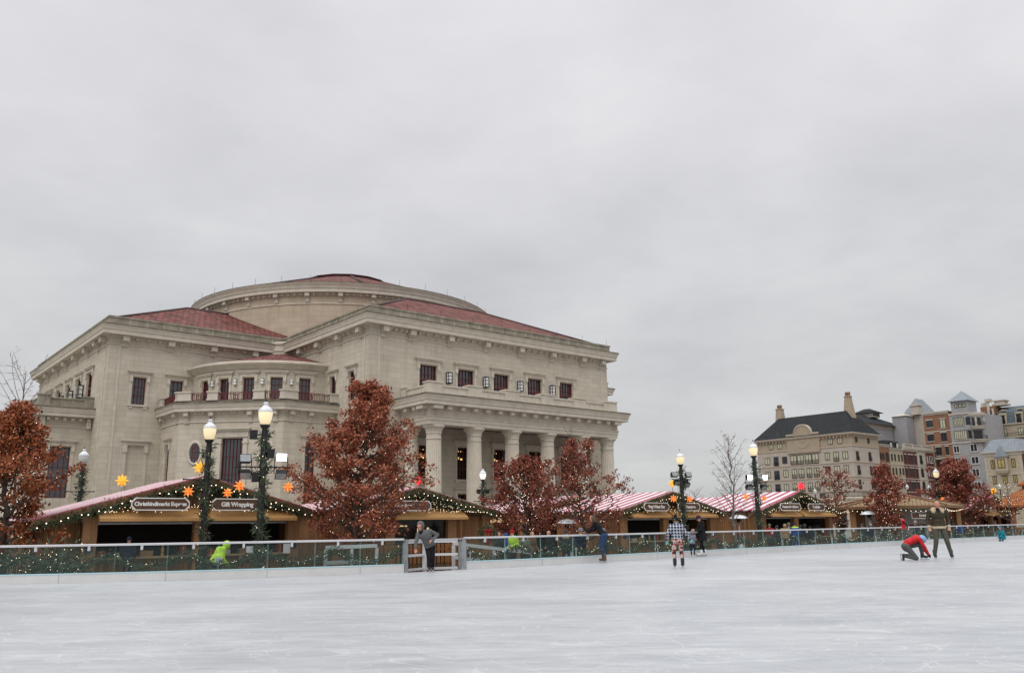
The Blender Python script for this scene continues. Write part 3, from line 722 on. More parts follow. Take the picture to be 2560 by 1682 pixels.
t.pbox(Pb, 3.6, 6.9, 2.7, 2.98, -.22, .02)
t.build('window_surround', M['trim'], hall)
for sc in (1.72, 8.55):                                            # oval windows
    w = MB(True); n = 28
    def ell(rx, rz, d): return [Pb(sc + rx * math.cos(2 * PI * k / n), 8.25 + rz * math.sin(2 * PI * k / n), d) for k in range(n)]
    rings = [ell(.50, .90, -.06), ell(.56, .96, -.14), ell(.72, 1.12, -.14), ell(.78, 1.18, -.02)]
    v = [p for r_ in rings for p in r_]
    f = [(i * n + k, (i + 1) * n + k, (i + 1) * n + (k + 1) % n, i * n + (k + 1) % n) for i in range(3) for k in range(n)]
    w.add(v, f, 0, True); wo_ = w.build('oval_window', M['trim'], hall)
    p = MB(True); p.add(ell(.52, .92, -.04), [tuple(range(n))]); p.build('pane', M['glass_dark'], wo_)
    q = MB(True)
    for x in (-.25, 0, .25):
        h = .9 * math.sqrt(1 - (x / .5) ** 2); q.pbox(Pb, sc + x - .025, sc + x + .025, 8.25 - h, 8.25 + h, -.08, -.045)
    for z in (-.4, .1, .5):
        h = .5 * math.sqrt(1 - (z / .9) ** 2); q.pbox(Pb, sc - h, sc + h, 8.25 + z - .02, 8.25 + z + .02, -.095, -.05)
    q.build('glazing_bars', M['maroon'], wo_)
mb = MB(True)
mb.sweep(pav, [(0, 11.05), (.09, 11.07), (.09, 11.17), (0, 11.2)]); mb.sweep(pav, [(0, 2.1), (.14, 2.05), (.14, 1.85), (.1, 1.8), (.1, -.9)])
mb.sweep(pav, [(0, 11.85), (.12, 11.9), (.12, 12.05), (.62, 12.07), (.62, 12.35), (.68, 12.4), (.72, 12.55), (.82, 12.75), (.82, 12.88), (0, 12.95)])
mb.quad((-11.4, 19.4, 12.94), (-11.4, 14.4, 12.94), (-4.3, 7.3, 12.94), (1, 7.3, 12.94)); mb.add([(-11.4, 19.4, 12.941), (1, 7.3, 12.941), (1, 19.4, 12.941)], [(0, 1, 2)])
mb.build('pavilion_cornice', M['trim'], hall)
gr_.sweep(pav, [(.822, 12.74), (.838, 12.74), (.838, 12.90), (.45, 12.945)])
mb = MB(True); mb.sweep(pav, [(.30, 12.93), (.42, 12.95), (.42, 13.06), (-.1, 13.06)]); mb.build('balcony_kerb', M['grime'], hall)
bracket_row(Pa, [.6, 4.4], 12.04, .95, 5, .36, .75); bracket_row(Pb, [.75, 3.2, 6.9, 9.3], 12.04, .95, 4, .36, .75); bracket_row(Pc, [.7, 2.6], 12.04, .95, 3, .36, .75)
dent.build('dentil_course', M['trim'], hall)
mb = MB(True)
mb.lathe([(9.7, 16.55), (9.8, 16.58), (9.85, 16.72), (10.1, 16.9), (10.4, 17.0), (10.4, 17.18), (10.1, 17.3), (9.7, 17.3)], (1, 19.45), 40, R(180), R(270), smooth=False)
mb.build('pavilion_upper_cornice', M['trim'], hall)
mb = MB(True); mb.lathe([(10.2, 17.25), (1.8, 19.6)], (1, 19.45), 40, R(180), R(270), uv=True); mb.build('roof', M['roof'], hall)
mb = MB(True); mb.lathe([(1.85, 19.3), (1.85, 19.9), (1.95, 19.93), (1.95, 20.05), (1.85, 20.08), (1.85, 20.6), (1.98, 20.65), (1.98, 20.85), (1.6, 21.0), (0, 21.0)], (1, 19.45), 24, R(170), R(280), smooth=False); mb.build('roof_collar', M['trim'], hall)
for i, (a, b, c, d) in enumerate(dh):
    window(Pu, a, b, c, d, 3, 4, name='balcony_door', fw=.1)
for a in (202.7, 218.3, 234.1, 250.1):
    s = (R(a) - PA0) * PR; b = MB(True)
    b.pbox(Pu, s - .05, s + .05, 15.0, 15.6, -.05, .02)
    for z in (14.98, 15.28, 15.56): b.pbox(Pu, s - .15, s + .15, z, z + .05, -.28, -.03)
    w = b.build('wall_lantern', mat('grey sconce metal', (.25, .25, .25), .5) if 'grey sconce metal' not in bpy.data.materials else bpy.data.materials['grey sconce metal'], hall)
    g = MB(True); g.pbox(Pu, s - .12, s + .12, 15.03, 15.28, -.25, -.06); g.pbox(Pu, s - .12, s + .12, 15.33, 15.56, -.25, -.06); g.build('lantern_glass', M['sconce'], w)
# balcony piers and red railings of the pavilion
edge = [(-11.85, 19.45), (-11.85, 14.2), (-4.5, 6.85), (1, 6.85)]
Ea, Eb, Ec = plane(edge[0], edge[1]), plane(edge[1], edge[2]), plane(edge[2], edge[3])
def pier(P, a, b, z0=13.06, z1=13.95, d0=-.05, d1=.5, m='trim'):
    t = MB(True); t.pbox(P, a, b, z0, z1 - .13, d0, d1); t.pbox(P, a - .07, b + .07, z1 - .13, z1, d0 - .08, d1 + .06); t.pbox(P, a - .04, b + .04, z0, z0 + .16, d0 - .05, d1 + .04)
    t.build('parapet_pier', M[m], hall)
def railing(P, a, b, z0=13.06, z1=13.85, d=.2, ring=None):
    t = MB(True)
    for z in (z0 + .07, z1 - .18, z1 - .04): t.pbox(P, a, b, z - .025, z + .025, d - .03, d + .03)
    k = max(2, int((b - a) / .17))
    for i in range(k + 1):
        s = a + (b - a) * i / k; w = .04 if i % 8 == 0 else .018
        t.pbox(P, s - w, s + w, z0 + .02, z1 - .05, d - .02, d + .02)
    for rc in ring or []:
        zc_ = (z0 + z1 - .12) / 2
        for rr in (.14, .27):
            n = 20; pts = [P(rc + rr * math.cos(2 * PI * q / n), zc_ + rr * math.sin(2 * PI * q / n), d - .03) for q in range(n + 1)]
            t.tube(pts, .035, 5)
    t.build('balcony_railing', M['maroon'], hall)
for P, sp in ((Ea, [(.2, 1.0), (4.9, 5.25)]), (Eb, [(.05, 1.35), (2.95, 3.95), (7.4, 8.45), (9.95, 10.4)]), (Ec, [(.0, 1.3), (4.7, 5.5)])):
    for a, b in sp: pier(P, a, b)
railing(Ea, 1.1, 4.9, ring=[3.0]); railing(Eb, 1.4, 2.9, ring=[2.1]); railing(Eb, 4.0, 7.35, ring=[5.7]); railing(Eb, 8.5, 9.9, ring=[9.2]); railing(Ec, 1.4, 4.65, ring=[2.6])
# portico
mb = MB(True)
ent = [(4.5, 1), (4.5, -3.65), (28.75, -3.65), (28.75, 1)]
mb.sweep(ent, [(-1.5, 10.28), (0, 10.28), (0, 10.62), (.06, 10.64), (.06, 10.9), (.12, 10.95), (.12, 11.05), (.02, 11.07), (.02, 11.75), (.12, 11.8), (.12, 11.95), (.84, 11.98), (.84, 12.28), (.90, 12.32), (.94, 12.5), (1.05, 12.78), (1.05, 12.9), (0, 13.0)], caps=False)
mb.quad((4.5, 1, 12.99), (4.5, -3.65, 12.99), (28.75, -3.65, 12.99), (28.75, 1, 12.99))
mb.build('portico_entablature', M['trim'], hall)
gr_.sweep(ent, [(1.052, 12.78), (1.068, 12.78), (1.068, 12.92), (.45, 12.985)], caps=False)
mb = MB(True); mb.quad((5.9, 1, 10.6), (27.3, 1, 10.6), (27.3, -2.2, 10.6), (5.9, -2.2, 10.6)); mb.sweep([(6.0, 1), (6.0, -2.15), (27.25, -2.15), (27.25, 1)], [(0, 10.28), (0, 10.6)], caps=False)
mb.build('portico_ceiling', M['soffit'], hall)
Pp = plane((4.5, -3.65), (28.75, -3.65)); Pq = plane((4.5, 1), (4.5, -3.65))
mod = MB(True)
for i in range(15):
    s = 1.9 + i * (24.25 - 3.8) / 14; mod.pbox(Pp, s - .22, s + .22, 11.62, 11.94, -.62, 0)
for s in (1.6, 3.0): mod.pbox(Pq, s - .22, s + .22, 11.62, 11.94, -.62, 0)
for P, s in ((Pp, .55), (Pp, 23.7), (Pq, 4.1)):
    for q in (-.22, 0, .22): mod.pbox(P, s + q - .07, s + q + .07, 11.1, 11.6, -.10, 0)
    mod.pbox(P, s - .5, s + .5, 11.62, 11.94, -.72, 0)
mod.build('portico_modillions', M['trim'], hall)
def column(x, y, r=.72):
    m = MB(True); n = 72; ring = []
    def rad(k, rr, fl):
        return rr * (1 - fl * (.07 if (k % 3) else 0))
    prof = [(-.15, 1.32, 0), (.15, 1.32, 0), (.16, 1.22, 0), (.45, 1.2, 0), (.5, 1.06, 0), (.62, 1.04, 1), (3.5, 1.03, 1), (6.5, .99, 1), (9.0, .93, 1), (9.02, .99, 0), (9.14, .99, 0), (9.16, .93, 1), (9.5, .93, 1), (9.52, 1.0, 0), (9.62, 1.0, 0), (9.64, .97, 1), (9.95, 1.12, 1), (10.08, 1.34, 0), (10.1, 1.4, 0), (10.28, 1.4, 0)]
    v = [(x + r * rad(k, p[1], p[2]) * math.cos(2 * PI * k / n), y + r * rad(k, p[1], p[2]) * math.sin(2 * PI * k / n), p[0]) for p in prof for k in range(n)]
    f = [(i * n + k, i * n + (k + 1) % n, (i + 1) * n + (k + 1) % n, (i + 1) * n + k) for i in range(len(prof) - 1) for k in range(n)]
    m.add(v, f); m.box(x - r * 1.45, x + r * 1.45, y - r * 1.45, y + r * 1.45, -.9, -.15)
    return m.build('column', M['col'], hall)
for x in (5.63, 10.2, 14.79, 19.4, 24.1, 28.0): column(x, -2.75)
column(5.3, .35, .62); column(28.0, .35, .62)
PZ0, PZ1 = 13.02, 13.88
par = MB(True)
piers = [(4.36, 5.9), (8.85, 10.4), (13.3, 15.0), (17.9, 19.55), (22.4, 24.1), (26.85, 28.72)]
for P, a, b in [(Pp, piers[i][1] - 4.5, piers[i + 1][0] - 4.5) for i in range(5)] + [(Pq, .9, 4.4)]:
    par.pbox(P, a, b, PZ0, PZ0 + .18, -.02, .40); par.pbox(P, a, b, PZ0 + .18, PZ1 - .14, .05, .33); par.pbox(P, a, b, PZ1 - .14, PZ1, -.05, .43)
    k = 3
    for i in range(k + 1):
        s = a + (b - a) * i / k; par.pbox(P, max(a, s - .09), min(b, s + .09), PZ0 + .18, PZ1 - .14, .01, .06)
par.build('parapet', M['trim'], hall)
for a, b in piers: pier(Pp, a - 4.5, b - 4.5, 13.0, 14.15, -.10, .75)
pier(Pq, .0, .8, 13.0, 14.1, -.05, .5)
# the lower porch on the left end, closed towards the rink
por = [(-16.85, 23.3), (-21.6, 23.3), (-21.6, 47.0), (-16.85, 47.0)]
porr = por[::-1]
mb = MB(True); Pw = plane((-21.6, 23.3), (-16.85, 23.3))
wall(mb, plane((-21.6, 47), (-21.6, 23.3)), 0, 23.7, -.9, 12); wall(mb, Pw, 0, 4.75, -.9, 12, [(1.3, 3.1, 4.4, 9.2)])
mb.build('porch_wall', M['stone'], hall)
window(Pw, 1.3, 3.1, 4.4, 9.2, 4, 5)
mb = MB(True)
pth = [(-16.85, 47), (-21.6, 47), (-21.6, 23.3), (-16.85, 23.3)]
mb.sweep(pth, [(0, 11.05), (.09, 11.07), (.09, 11.17), (0, 11.2)]); mb.sweep(pth, [(0, 2.1), (.14, 2.05), (.14, 1.85), (.1, 1.8), (.1, -.9)])
mb.sweep(pth, [(0, 11.9), (.12, 11.92), (.12, 12.0), (.84, 12.02), (.84, 12.3), (.90, 12.34), (1.05, 12.78), (1.05, 12.9), (0, 13.0)])
mb.quad((-16.85, 47, 12.99), (-21.6, 47, 12.99), (-21.6, 23.3, 12.99), (-16.85, 23.3, 12.99))
for i in range(6): mb.pbox(Pw, .7 + i * .7, .95 + i * .7, 11.66, 11.95, -.5, 0)
for s in (.2, 4.2): mb.pbox(Pw, s, s + .4, 11.0, 11.95, -.35, 0)
mb.build('porch_cornice', M['trim'], hall)
gr_.sweep(pth, [(1.052, 12.78), (1.068, 12.78), (1.068, 12.92), (.45, 12.985)])
gr_.build('cornice_edge', M['grime'], hall)
par = MB(True); Pv = plane((-21.6, 23.3), (-16.85, 23.3)); Px = plane((-21.6, 47), (-21.6, 23.3))
for P, a, b in ((Pv, .9, 3.9), (Px, 1, 6), (Px, 7, 12), (Px, 13, 17), (Px, 18, 22.7)):
    par.pbox(P, a, b, 13.0, 13.2, -.02, .4); par.pbox(P, a, b, 13.2, 13.75, .05, .33); par.pbox(P, a, b, 13.75, 13.88, -.05, .43)
    for i in range(4): s = a + (b - a) * i / 3; par.pbox(P, max(a, s - .09), min(b, s + .09), 13.2, 13.75, .01, .06)
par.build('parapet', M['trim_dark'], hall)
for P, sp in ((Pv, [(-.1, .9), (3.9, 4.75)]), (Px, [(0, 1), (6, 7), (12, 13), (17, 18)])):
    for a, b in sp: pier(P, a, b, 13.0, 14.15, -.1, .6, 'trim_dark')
t = MB(True)
for z in (14.1, 14.3): t.pbox(Pv, .9, 3.95, z - .02, z + .02, .2, .24)
for i in range(5): t.pbox(Pv, .95 + i * .74, 1.0 + i * .74, 13.88, 14.3, .2, .24)
t.build('balcony_railing', M['black'], hall)
# ================================================================ CITY BLOCKS BEHIND (all on the hall's street grid)
HA = Vector((-13.29, 75.0)); GU = Vector((math.cos(GRID), math.sin(GRID))); GV = Vector((-math.sin(GRID), math.cos(GRID)))
def grid_thing(name, label, cat, u, v, group=None):
    p = HA + GU * u + GV * v
    o = thing(name, label, cat, (p.x, p.y, ZP), GRID, group); o['_u'] = u; o['_v'] = v
    return o
def gp(o, a, b):
    u, v = o['_u'], o['_v']; return plane((a[0] - u, a[1] - v), (b[0] - u, b[1] - v))
def gxy(o, pts): return [(a - o['_u'], b - o['_v']) for a, b in pts]
M['frame_dark'] = mat('dark bronze window frame', (.035, .033, .03), .5, .1, 3)
M['frame_white'] = mat('white window frame', (.62, .60, .56), .6, .08, 3)
M['pane_blind'] = mat('window with pale blinds', (.48, .47, .34), .35, .18, .9, stretch=(1, 1, 3))
M['pane_yellow'] = mat('window with yellow blinds', (.42, .33, .12), .35, .15, .9)
M['pane_dark'] = mat('dark apartment glass', (.025, .028, .035), .15, .5, .5)
M['rail_black'] = mat('black balcony rail', (.02, .02, .022), .5, .1)
def cwin(P, s0, s1, z0, z1, par, nx=2, nz=1, pane='pane_dark', frame='frame_dark', sill=None, head=None, juliet=False, arch=False, name='window', fw=.09):
    m = MB(True); mid = (s0 + s1) / 2
    if arch:
        r = (s1 - s0) / 2; zc_ = z1 - r; n = 10
        pts = [(s1, z0)] + [(mid + r * math.cos(PI * k / n), zc_ + r * math.sin(PI * k / n)) for k in range(n + 1)] + [(s0, z0)]
        outer = [(x + (.07 if x > mid else -.07) * (abs(x - mid) > .01), z + (.07 if z > zc_ - .01 else 0)) for x, z in pts]
        k = len(pts)
        m.add([P(x, z, -.06) for x, z in pts] + [P(x, z, -.06) for x, z in outer] + [P(x, z, .01) for x, z in outer],
              [(i, i + 1, k + i + 1, k + i) for i in range(k - 1)] + [(k + i, k + i + 1, 2 * k + i + 1, 2 * k + i) for i in range(k - 1)])
        m.pbox(P, mid - .03, mid + .03, z0, z1 - .05, -.05, -.02)
        w = m.build(name, M[frame], par)
        p = MB(True); p.add([P(x, z, -.025) for x, z in pts], [tuple(range(k))]); p.build('pane', M[pane], w)
    else:
        m.pbox(P, s0, s0 + fw, z0, z1, -.07, .01); m.pbox(P, s1 - fw, s1, z0, z1, -.07, .01)
        m.pbox(P, s0 + fw, s1 - fw, z1 - fw, z1, -.07, .01); m.pbox(P, s0 + fw, s1 - fw, z0, z0 + fw, -.07, .01)
        for i in range(1, nx): x = s0 + (s1 - s0) * i / nx; m.pbox(P, x - .045, x + .045, z0 + fw, z1 - fw, -.06, 0)
        for i in range(1, nz): z = z0 + (z1 - z0) * i / nz; m.pbox(P, s0 + fw, s1 - fw, z - .03, z + .03, -.05, 0)
        w = m.build(name, M[frame], par)
        p = MB(True); p.quad(P(s0 + .03, z0 + .03, -.025), P(s1 - .03, z0 + .03, -.025), P(s1 - .03, z1 - .03, -.025), P(s0 + .03, z1 - .03, -.025)); p.build('pane', M[pane], w)
    if sill:
        t = MB(True); t.pbox(P, s0 - .1, s1 + .1, z0 - .16, z0 - .01, -.14, .01); t.build('sill', M[sill], w)
    if head:
        t = MB(True); t.pbox(P, s0 - .1, s1 + .1, z1 + .01, z1 + .24, -.12, .01); t.build('lintel', M[head], w)
    if juliet:
        t = MB(True); h = z0 + min(.75, (z1 - z0) * .45)
        t.pbox(P, s0 - .05, s1 + .05, h - .04, h, -.2, -.16); t.pbox(P, s0 - .05, s1 + .05, z0 + .03, z0 + .07, -.2, -.16)
        k = int((s1 - s0) / .12)
        for i in range(k + 1): x = s0 + (s1 - s0) * i / k; t.pbox(P, x - .015, x + .015, z0 + .03, h, -.19, -.17)
        t.build('balcony_rail', M['rail_black'], w)
    return w
def block(o, pts, z0, z1, m, name='wall', top=True):
    b = MB(True); q = gxy(o, pts); n = len(q)
    for i in range(n):
        P = plane(q[i], q[(i + 1) % n]); ln = (Vector(q[(i + 1) % n]) - Vector(q[i])).length; wall(b, P, 0, ln, z0, z1)
    if top: b.add([(x, y, z1) for x, y in q], [tuple(range(n))])
    return b.build(name, m, o)
def hiproof(o, x0, x1, y0, y1, z0, z1, k, m, ov=.5, name='roof', ky=None):
    u, v = o['_u'], o['_v']; x0 -= ov + u; x1 += ov - u; y0 -= ov + v; y1 += ov - v
    b = MB(True); B = [(x0, y0, z0), (x1, y0, z0), (x1, y1, z0), (x0, y1, z0)]
    kx = min(k, (x1 - x0) / 2 - .02); ky = min(ky or k, (y1 - y0) / 2 - .02)
    T = [(x0 + kx, y0 + ky, z1), (x1 - kx, y0 + ky, z1), (x1 - kx, y1 - ky, z1), (x0 + kx, y1 - ky, z1)]
    for i in range(4):
        j = (i + 1) % 4; w = (Vector(B[j]) - Vector(B[i])).length; sl = math.hypot(ky if i % 2 == 0 else kx, z1 - z0); e_ = kx if i % 2 == 0 else ky
        b.quad(B[i], B[j], T[j], T[i], 0, ((0, 0), (w, 0), (w - e_, sl), (e_, sl)))
    b.quad(*T); b.quad(*B[::-1])
    return b.build(name, m, o)
# ---- beige apartment house with two tapering chimneys
M['tan'] = mat('tan stucco', (.36, .295, .22), .9, .08, .8, spec=.2); M['putty'] = mat('putty stucco', (.42, .375, .325), .9, .08, .8, spec=.2)
M['belt'] = mat('pale belt course', (.45, .385, .31), .85, .06, 2); M['slate'] = tiles('charcoal shingles', (.042, .047, .052), (.03, .034, .038), (.06, .065, .07), .3, .14)
be = grid_thing('apartment_house', 'beige apartment house with charcoal hip roof and two tapering chimneys', 'apartment house', 115.1, 16.9)
pts = [(115.1, 16.9), (125.2, 16.9), (125.2, 38), (115.1, 38)]
block(be, pts, ZP, 15.4, M['putty'], 'lower_wall', False); block(be, pts, 15.4, 17.6, M['tan'], 'upper_wall')
PL = gp(be, (115.1, 38), (115.1, 16.9)); PR_ = gp(be, (115.1, 16.9), (125.2, 16.9)); V2 = lambda v: 38 - v
b = MB(True); lp = gxy(be, pts)
for z in (15.4, 12.35, 9.6, 7.0): b.sweep(lp, [(0, z - .12), (.10, z - .1), (.14, z + .08), (0, z + .12)], True)
for z in (14.55, 11.85, 9.1): b.sweep(lp, [(0, z - .03), (.03, z - .03), (.03, z + .03), (0, z + .03)], True)
for P, L_ in ((PL, 21.1), (PR_, 10.1)):
    for s in np.arange(1.2, L_, 2.05):
        if P is PL and 7.4 < s < 14.4: continue
        b.pbox(P, s - .03, s + .03, 7.1, 15.3, -.025, .01)
b.build('belt_courses', M['belt'], be)
b = MB(True); b.sweep(lp, [(0, 17.35), (.1, 17.4), (.1, 17.55), (.5, 17.6), (.62, 17.85), (.62, 17.95), (0, 17.98)], True); b.build('eave_cornice', M['belt'], be)
b = MB(True)
for P, L_ in ((PL, 21.1), (PR_, 10.1)):
    for s in np.arange(.4, L_, .75):
        if P is PL and 7.2 < s < 14.6: continue
        b.pbox(P, s - .1, s + .1, 17.1, 17.57, -.4, .01)
b.build('eave_brackets', M['tan'], be)
hiproof(be, 115.1, 125.2, 16.9, 38, 17.92, 22.7, 5.0, M['slate'], .55, ky=3.4)
def tower_chim(o, u, v, z0, z1, w0, w1):
    b = MB(True); cx, cy = u - o['_u'], v - o['_v']
    rings = [(w0, z0), (w1, z1), (w1 + .18, z1 + .02), (w1 + .18, z1 + .25), (w1 - .1, z1 + .27)]
    vv = [(cx + sx * w / 2, cy + sy * w / 2, z) for w, z in rings for sx, sy in ((-1, -1), (1, -1), (1, 1), (-1, 1))]
    b.add(vv, [(i * 4 + k, i * 4 + (k + 1) % 4, (i + 1) * 4 + (k + 1) % 4, (i + 1) * 4 + k) for i in range(4) for k in range(4)] + [(16, 17, 18, 19)])
    c = b.build('chimney', M['tan'], o)
    b = MB(True)
    for q in (-.27, .27): b.lathe([(.26, z1 + .27), (.26, z1 + .6), (.31, z1 + .62), (.31, z1 + .8), (.26, z1 + .82), (.26, z1 + 1.05), (.2, z1 + 1.05)], (cx, cy + q), 12, smooth=False)
    b.build('chimney_pot', M['brick'], c)
M['brick'] = mat('terracotta', (.25, .14, .10), .85, .2, 3)
tower_chim(be, 120.3, 35.2, 20.0, 24.6, 1.9, 1.15); tower_chim(be, 120.3, 19.6, 20.6, 25.4, 1.9, 1.0)
# curved centre gable, proud of the front
b = MB(True); n = 16; c0, c1, cm = V2(30.7), V2(23.5), V2(27.1)
top = [(c0, 17.75), (c0, 18.5), (cm - 2.15, 18.55)] + [(cm - 1.9 * math.cos(PI * k / n), 18.6 + 1.75 * math.sin(PI * k / n)) for k in range(n + 1)] + [(cm + 2.15, 18.55), (c1, 18.5), (c1, 17.75)]
poly = [(c1, 14.75), (c0, 14.75)][::-1]; poly = [(c0, 14.75)] + top[1:-1] + [(c1, 14.75)]
k = len(poly)
b.add([PL(s, z, -.3) for s, z in poly] + [PL(s, z, .4) for s, z in poly], [tuple(range(k))[::-1]] + [(i, (i + 1) % k, k + (i + 1) % k, k + i) for i in range(k)] + [tuple(range(k, 2 * k))])
gabl = b.build('centre_gable', M['tan'], be)
b = MB(True)
for (s0, z0), (s1, z1) in zip(poly[1:-1], poly[2:-1]):
    v = [PL(s, z + dz, d) for s, z in ((s0, z0), (s1, z1)) for dz in (-.2, .08) for d in (-.42, .45)]
    b.add(v, [(0, 1, 3, 2), (4, 6, 7, 5), (0, 4, 5, 1), (2, 3, 7, 6), (0, 2, 6, 4), (1, 5, 7, 3)])
b.build('coping', M['belt'], gabl)
b = MB(True); pts_ = [PL(cm + 1.5 * math.cos(PI + PI * k / 14), 17.0 + 1.25 * math.sin(PI + PI * k / 14), -.33) for k in range(15)]; b.tube(pts_, .06, 5)
b.tube([PL(cm + .42 * math.cos(2 * PI * k / 14), 17.3 + .42 * math.sin(2 * PI * k / 14), -.33) for k in range(15)], .06, 5)
b.build('medallion', M['belt'], gabl)
rnd = random.Random(3)
for v0, v1, z0, z1, j in [(35.1, 34.1, 15.95, 17.1, 0), (33.1, 32, 15.95, 17.1, 0), (21.8, 20.8, 15.95, 17.1, 0), (19.8, 18.8, 15.95, 17.1, 0),
        (36.3, 35.1, 12.9, 14.3, 0), (34.2, 33.1, 12.55, 14.4, 1), (32.2, 31.1, 12.9, 14.3, 0), (30.3, 28.95, 12.55, 14.45, 1), (28.8, 27.4, 12.55, 14.45, 1), (27.0, 25.6, 12.55, 14.45, 1), (25.5, 24.1, 12.55, 14.45, 1), (22.7, 21.7, 13.0, 14.4, 0), (20.9, 19.8, 12.65, 14.5, 1), (19.0, 17.9, 13.0, 14.4, 0),
        (36.3, 35.2, 10.2, 11.55, 0), (34.3, 33.1, 9.8, 11.6, 1), (32.2, 31.1, 10.2, 11.6, 0), (30.2, 29.1, 9.9, 11.7, 1), (28.7, 27.5, 9.9, 11.7, 1), (26.9, 25.8, 9.9, 11.7, 1), (25.3, 24.2, 9.9, 11.7, 1), (22.8, 21.8, 10.4, 11.8, 0), (21.0, 19.8, 9.95, 11.8, 1), (19.0, 18.0, 10.4, 11.8, 0),
        (36.4, 35.3, 7.5, 8.8, 0), (34.3, 33.1, 7.25, 8.9, 1), (32.3, 31.2, 7.5, 8.8, 0), (30.3, 29.3, 7.2, 8.9, 1), (28.7, 27.6, 7.2, 8.9, 1), (26.9, 25.9, 7.2, 8.9, 1), (25.3, 24.3, 7.2, 8.9, 1), (22.8, 21.8, 7.5, 8.9, 0), (21.0, 19.8, 7.25, 8.9, 0), (19.0, 18.0, 7.5, 8.9, 0)]:
    cwin(PL, V2(v0), V2(v1), z0, z1, be, 2, 1, 'pane_blind' if rnd.random() > .16 else 'pane_dark', juliet=bool(j))
for u0, u1, z0, z1, j in [(116.4, 117.2, 16.1, 17.2, 0), (121, 121.8, 16.1, 17.2, 0), (116.2, 117.2, 12.7, 14.4, 1), (120.9, 121.9, 12.7, 14.4, 1), (116.2, 117.2, 10.0, 11.7, 1), (120.9, 121.9, 10.0, 11.7, 1), (116.1, 117.0, 7.3, 9.0, 1), (120.9, 121.9, 7.3, 9.0, 1)]:
    cwin(PR_, u0 - 115.1, u1 - 115.1, z0, z1, be, 2, 1, 'pane_dark', juliet=bool(j))
# terrace over the shops on the corner
b = MB(True); tp = gxy(be, [(115.1, 24.5), (112.8, 22), (112.6, 17.5), (114, 15.2), (117, 14.6), (124, 14.8), (124, 16.9)])
b.sweep(tp, [(0, ZP), (0, 5.2), (.15, 5.3), (.2, 5.6), (0, 5.75)]); b.add([(x, y, 5.74) for x, y in tp] + [(0, 0, 5.74)], [tuple(range(len(tp))) + (len(tp),)])
b.build('shop_terrace', M['belt'], be)
b = MB(True)
for z in (6.65, 5.85): b.sweep(tp, [(-.12, z - .03), (-.08, z - .03), (-.08, z + .03), (-.12, z + .03), (-.12, z - .03)])
for a, c in zip(tp, tp[1:]):
    a, c = Vector(a), Vector(c); q = int((c - a).length / .16)
    for i in range(q): p = a.lerp(c, i / q); b.box(p.x - .015, p.x + .015, p.y + .08, p.y + .11, 5.75, 6.65)
b.build('terrace_railing', M['rail_black'], be)
Pt = plane(tp[1], tp[2]); cwin(Pt, .5, 4.0, 1.2, 3.6, be, 3, 1, name='shop_window'); Pt = plane(tp[4], tp[5]); cwin(Pt, .4, 2.0, .2, 3.4, be, 2, 1, name='shop_window'); cwin(Pt, 3.0, 4.4, .2, 3.4, be, 2, 1, name='shop_window')
# ---- the terrace of five narrow houses
def house(label, u0, u1, v0, zt, m, wins, cor, name='town_house', depth=9, top=None):
    o = grid_thing(name, label, 'town house', u0, v0, 'terrace of narrow town houses behind the market')
    pts = [(u0, v0), (u1, v0), (u1, v0 + depth), (u0, v0 + depth)]
    block(o, pts, ZP, zt, m); P = gp(o, (u0, v0), (u1, v0))
    b = MB(True)
    b.sweep(gxy(o, [(u0, v0 + depth), (u0, v0), (u1, v0), (u1, v0 + depth)]), [(0, zt - .45), (.08, zt - .42), (.12, zt - .2), (.32, zt - .05), (.32, zt + .06), (0, zt + .1)])
    for z in (12.45, 9.7, 7.0, 5.2): b.pbox(P, 0, u1 - u0, z - .08, z + .08, -.08, .01)
    b.build('cornice', M[cor], o)
    for w in wins:
        k = dict(w[4]) if len(w) > 4 else {}
        cwin(P, w[0] - u0, w[1] - u0, w[2], w[3], o, **k)
    cwin(P, .5, (u1 - u0) * .55, .1, 3.6, o, 3, 1, name='shop_window'); cwin(P, (u1 - u0) * .65, u1 - u0 - .4, 0, 3.2, o, 1, 1, name='door')
    return o, P
M['or_brick'] = ashlar('orange brick', (.25, .118, .068), (.21, .10, .06), (.30, .18, .12), .5, .16, .02); M['red_brick'] = ashlar('dark red brick', (.125, .038, .033), (.10, .032, .029), (.18, .08, .07), .5, .16, .02)
M['cream'] = mat('cream stucco', (.40, .345, .255), .9, .07, .7, spec=.2); M['pale'] = mat('pale stone', (.46, .42, .36), .85, .1, 1.2, spec=.2); M['grey_st'] = mat('grey stucco', (.32, .32, .33), .9, .07, .6, spec=.2)
A_ = dict(arch=True, juliet=False); J = dict(juliet=True); LW = dict(head='pale', sill='pale')
rows = (0, -2.75, -5.5)
house('narrow orange brick house with arched balcony door', 125.6, 129.9, 17.2, 16.2, M['or_brick'], [(a, c, z0 + r, z1 + r, k) for r in rows for a, c, z0, z1, k in ((126.0, 126.6, 13.2, 14.5, A_), (127.0, 127.6, 13.2, 14.5, A_), (128.3, 129.4, 12.9, 14.7, A_))], 'pale')
ho, P = house('narrow cream house with slate mansard and two dormers', 129.92, 135.6, 17.2, 15.6, M['cream'], [(a, c, 13.15 + r, 14.5 + r, dict(nx=1)) for r in rows for a, c in ((130.4, 131.0), (131.7, 132.3), (133.3, 133.9), (134.6, 135.2))], 'pale')
hiproof(ho, 129.95, 135.5, 17.3, 26, 15.68, 17.4, 1.1, M['slate'], 0)
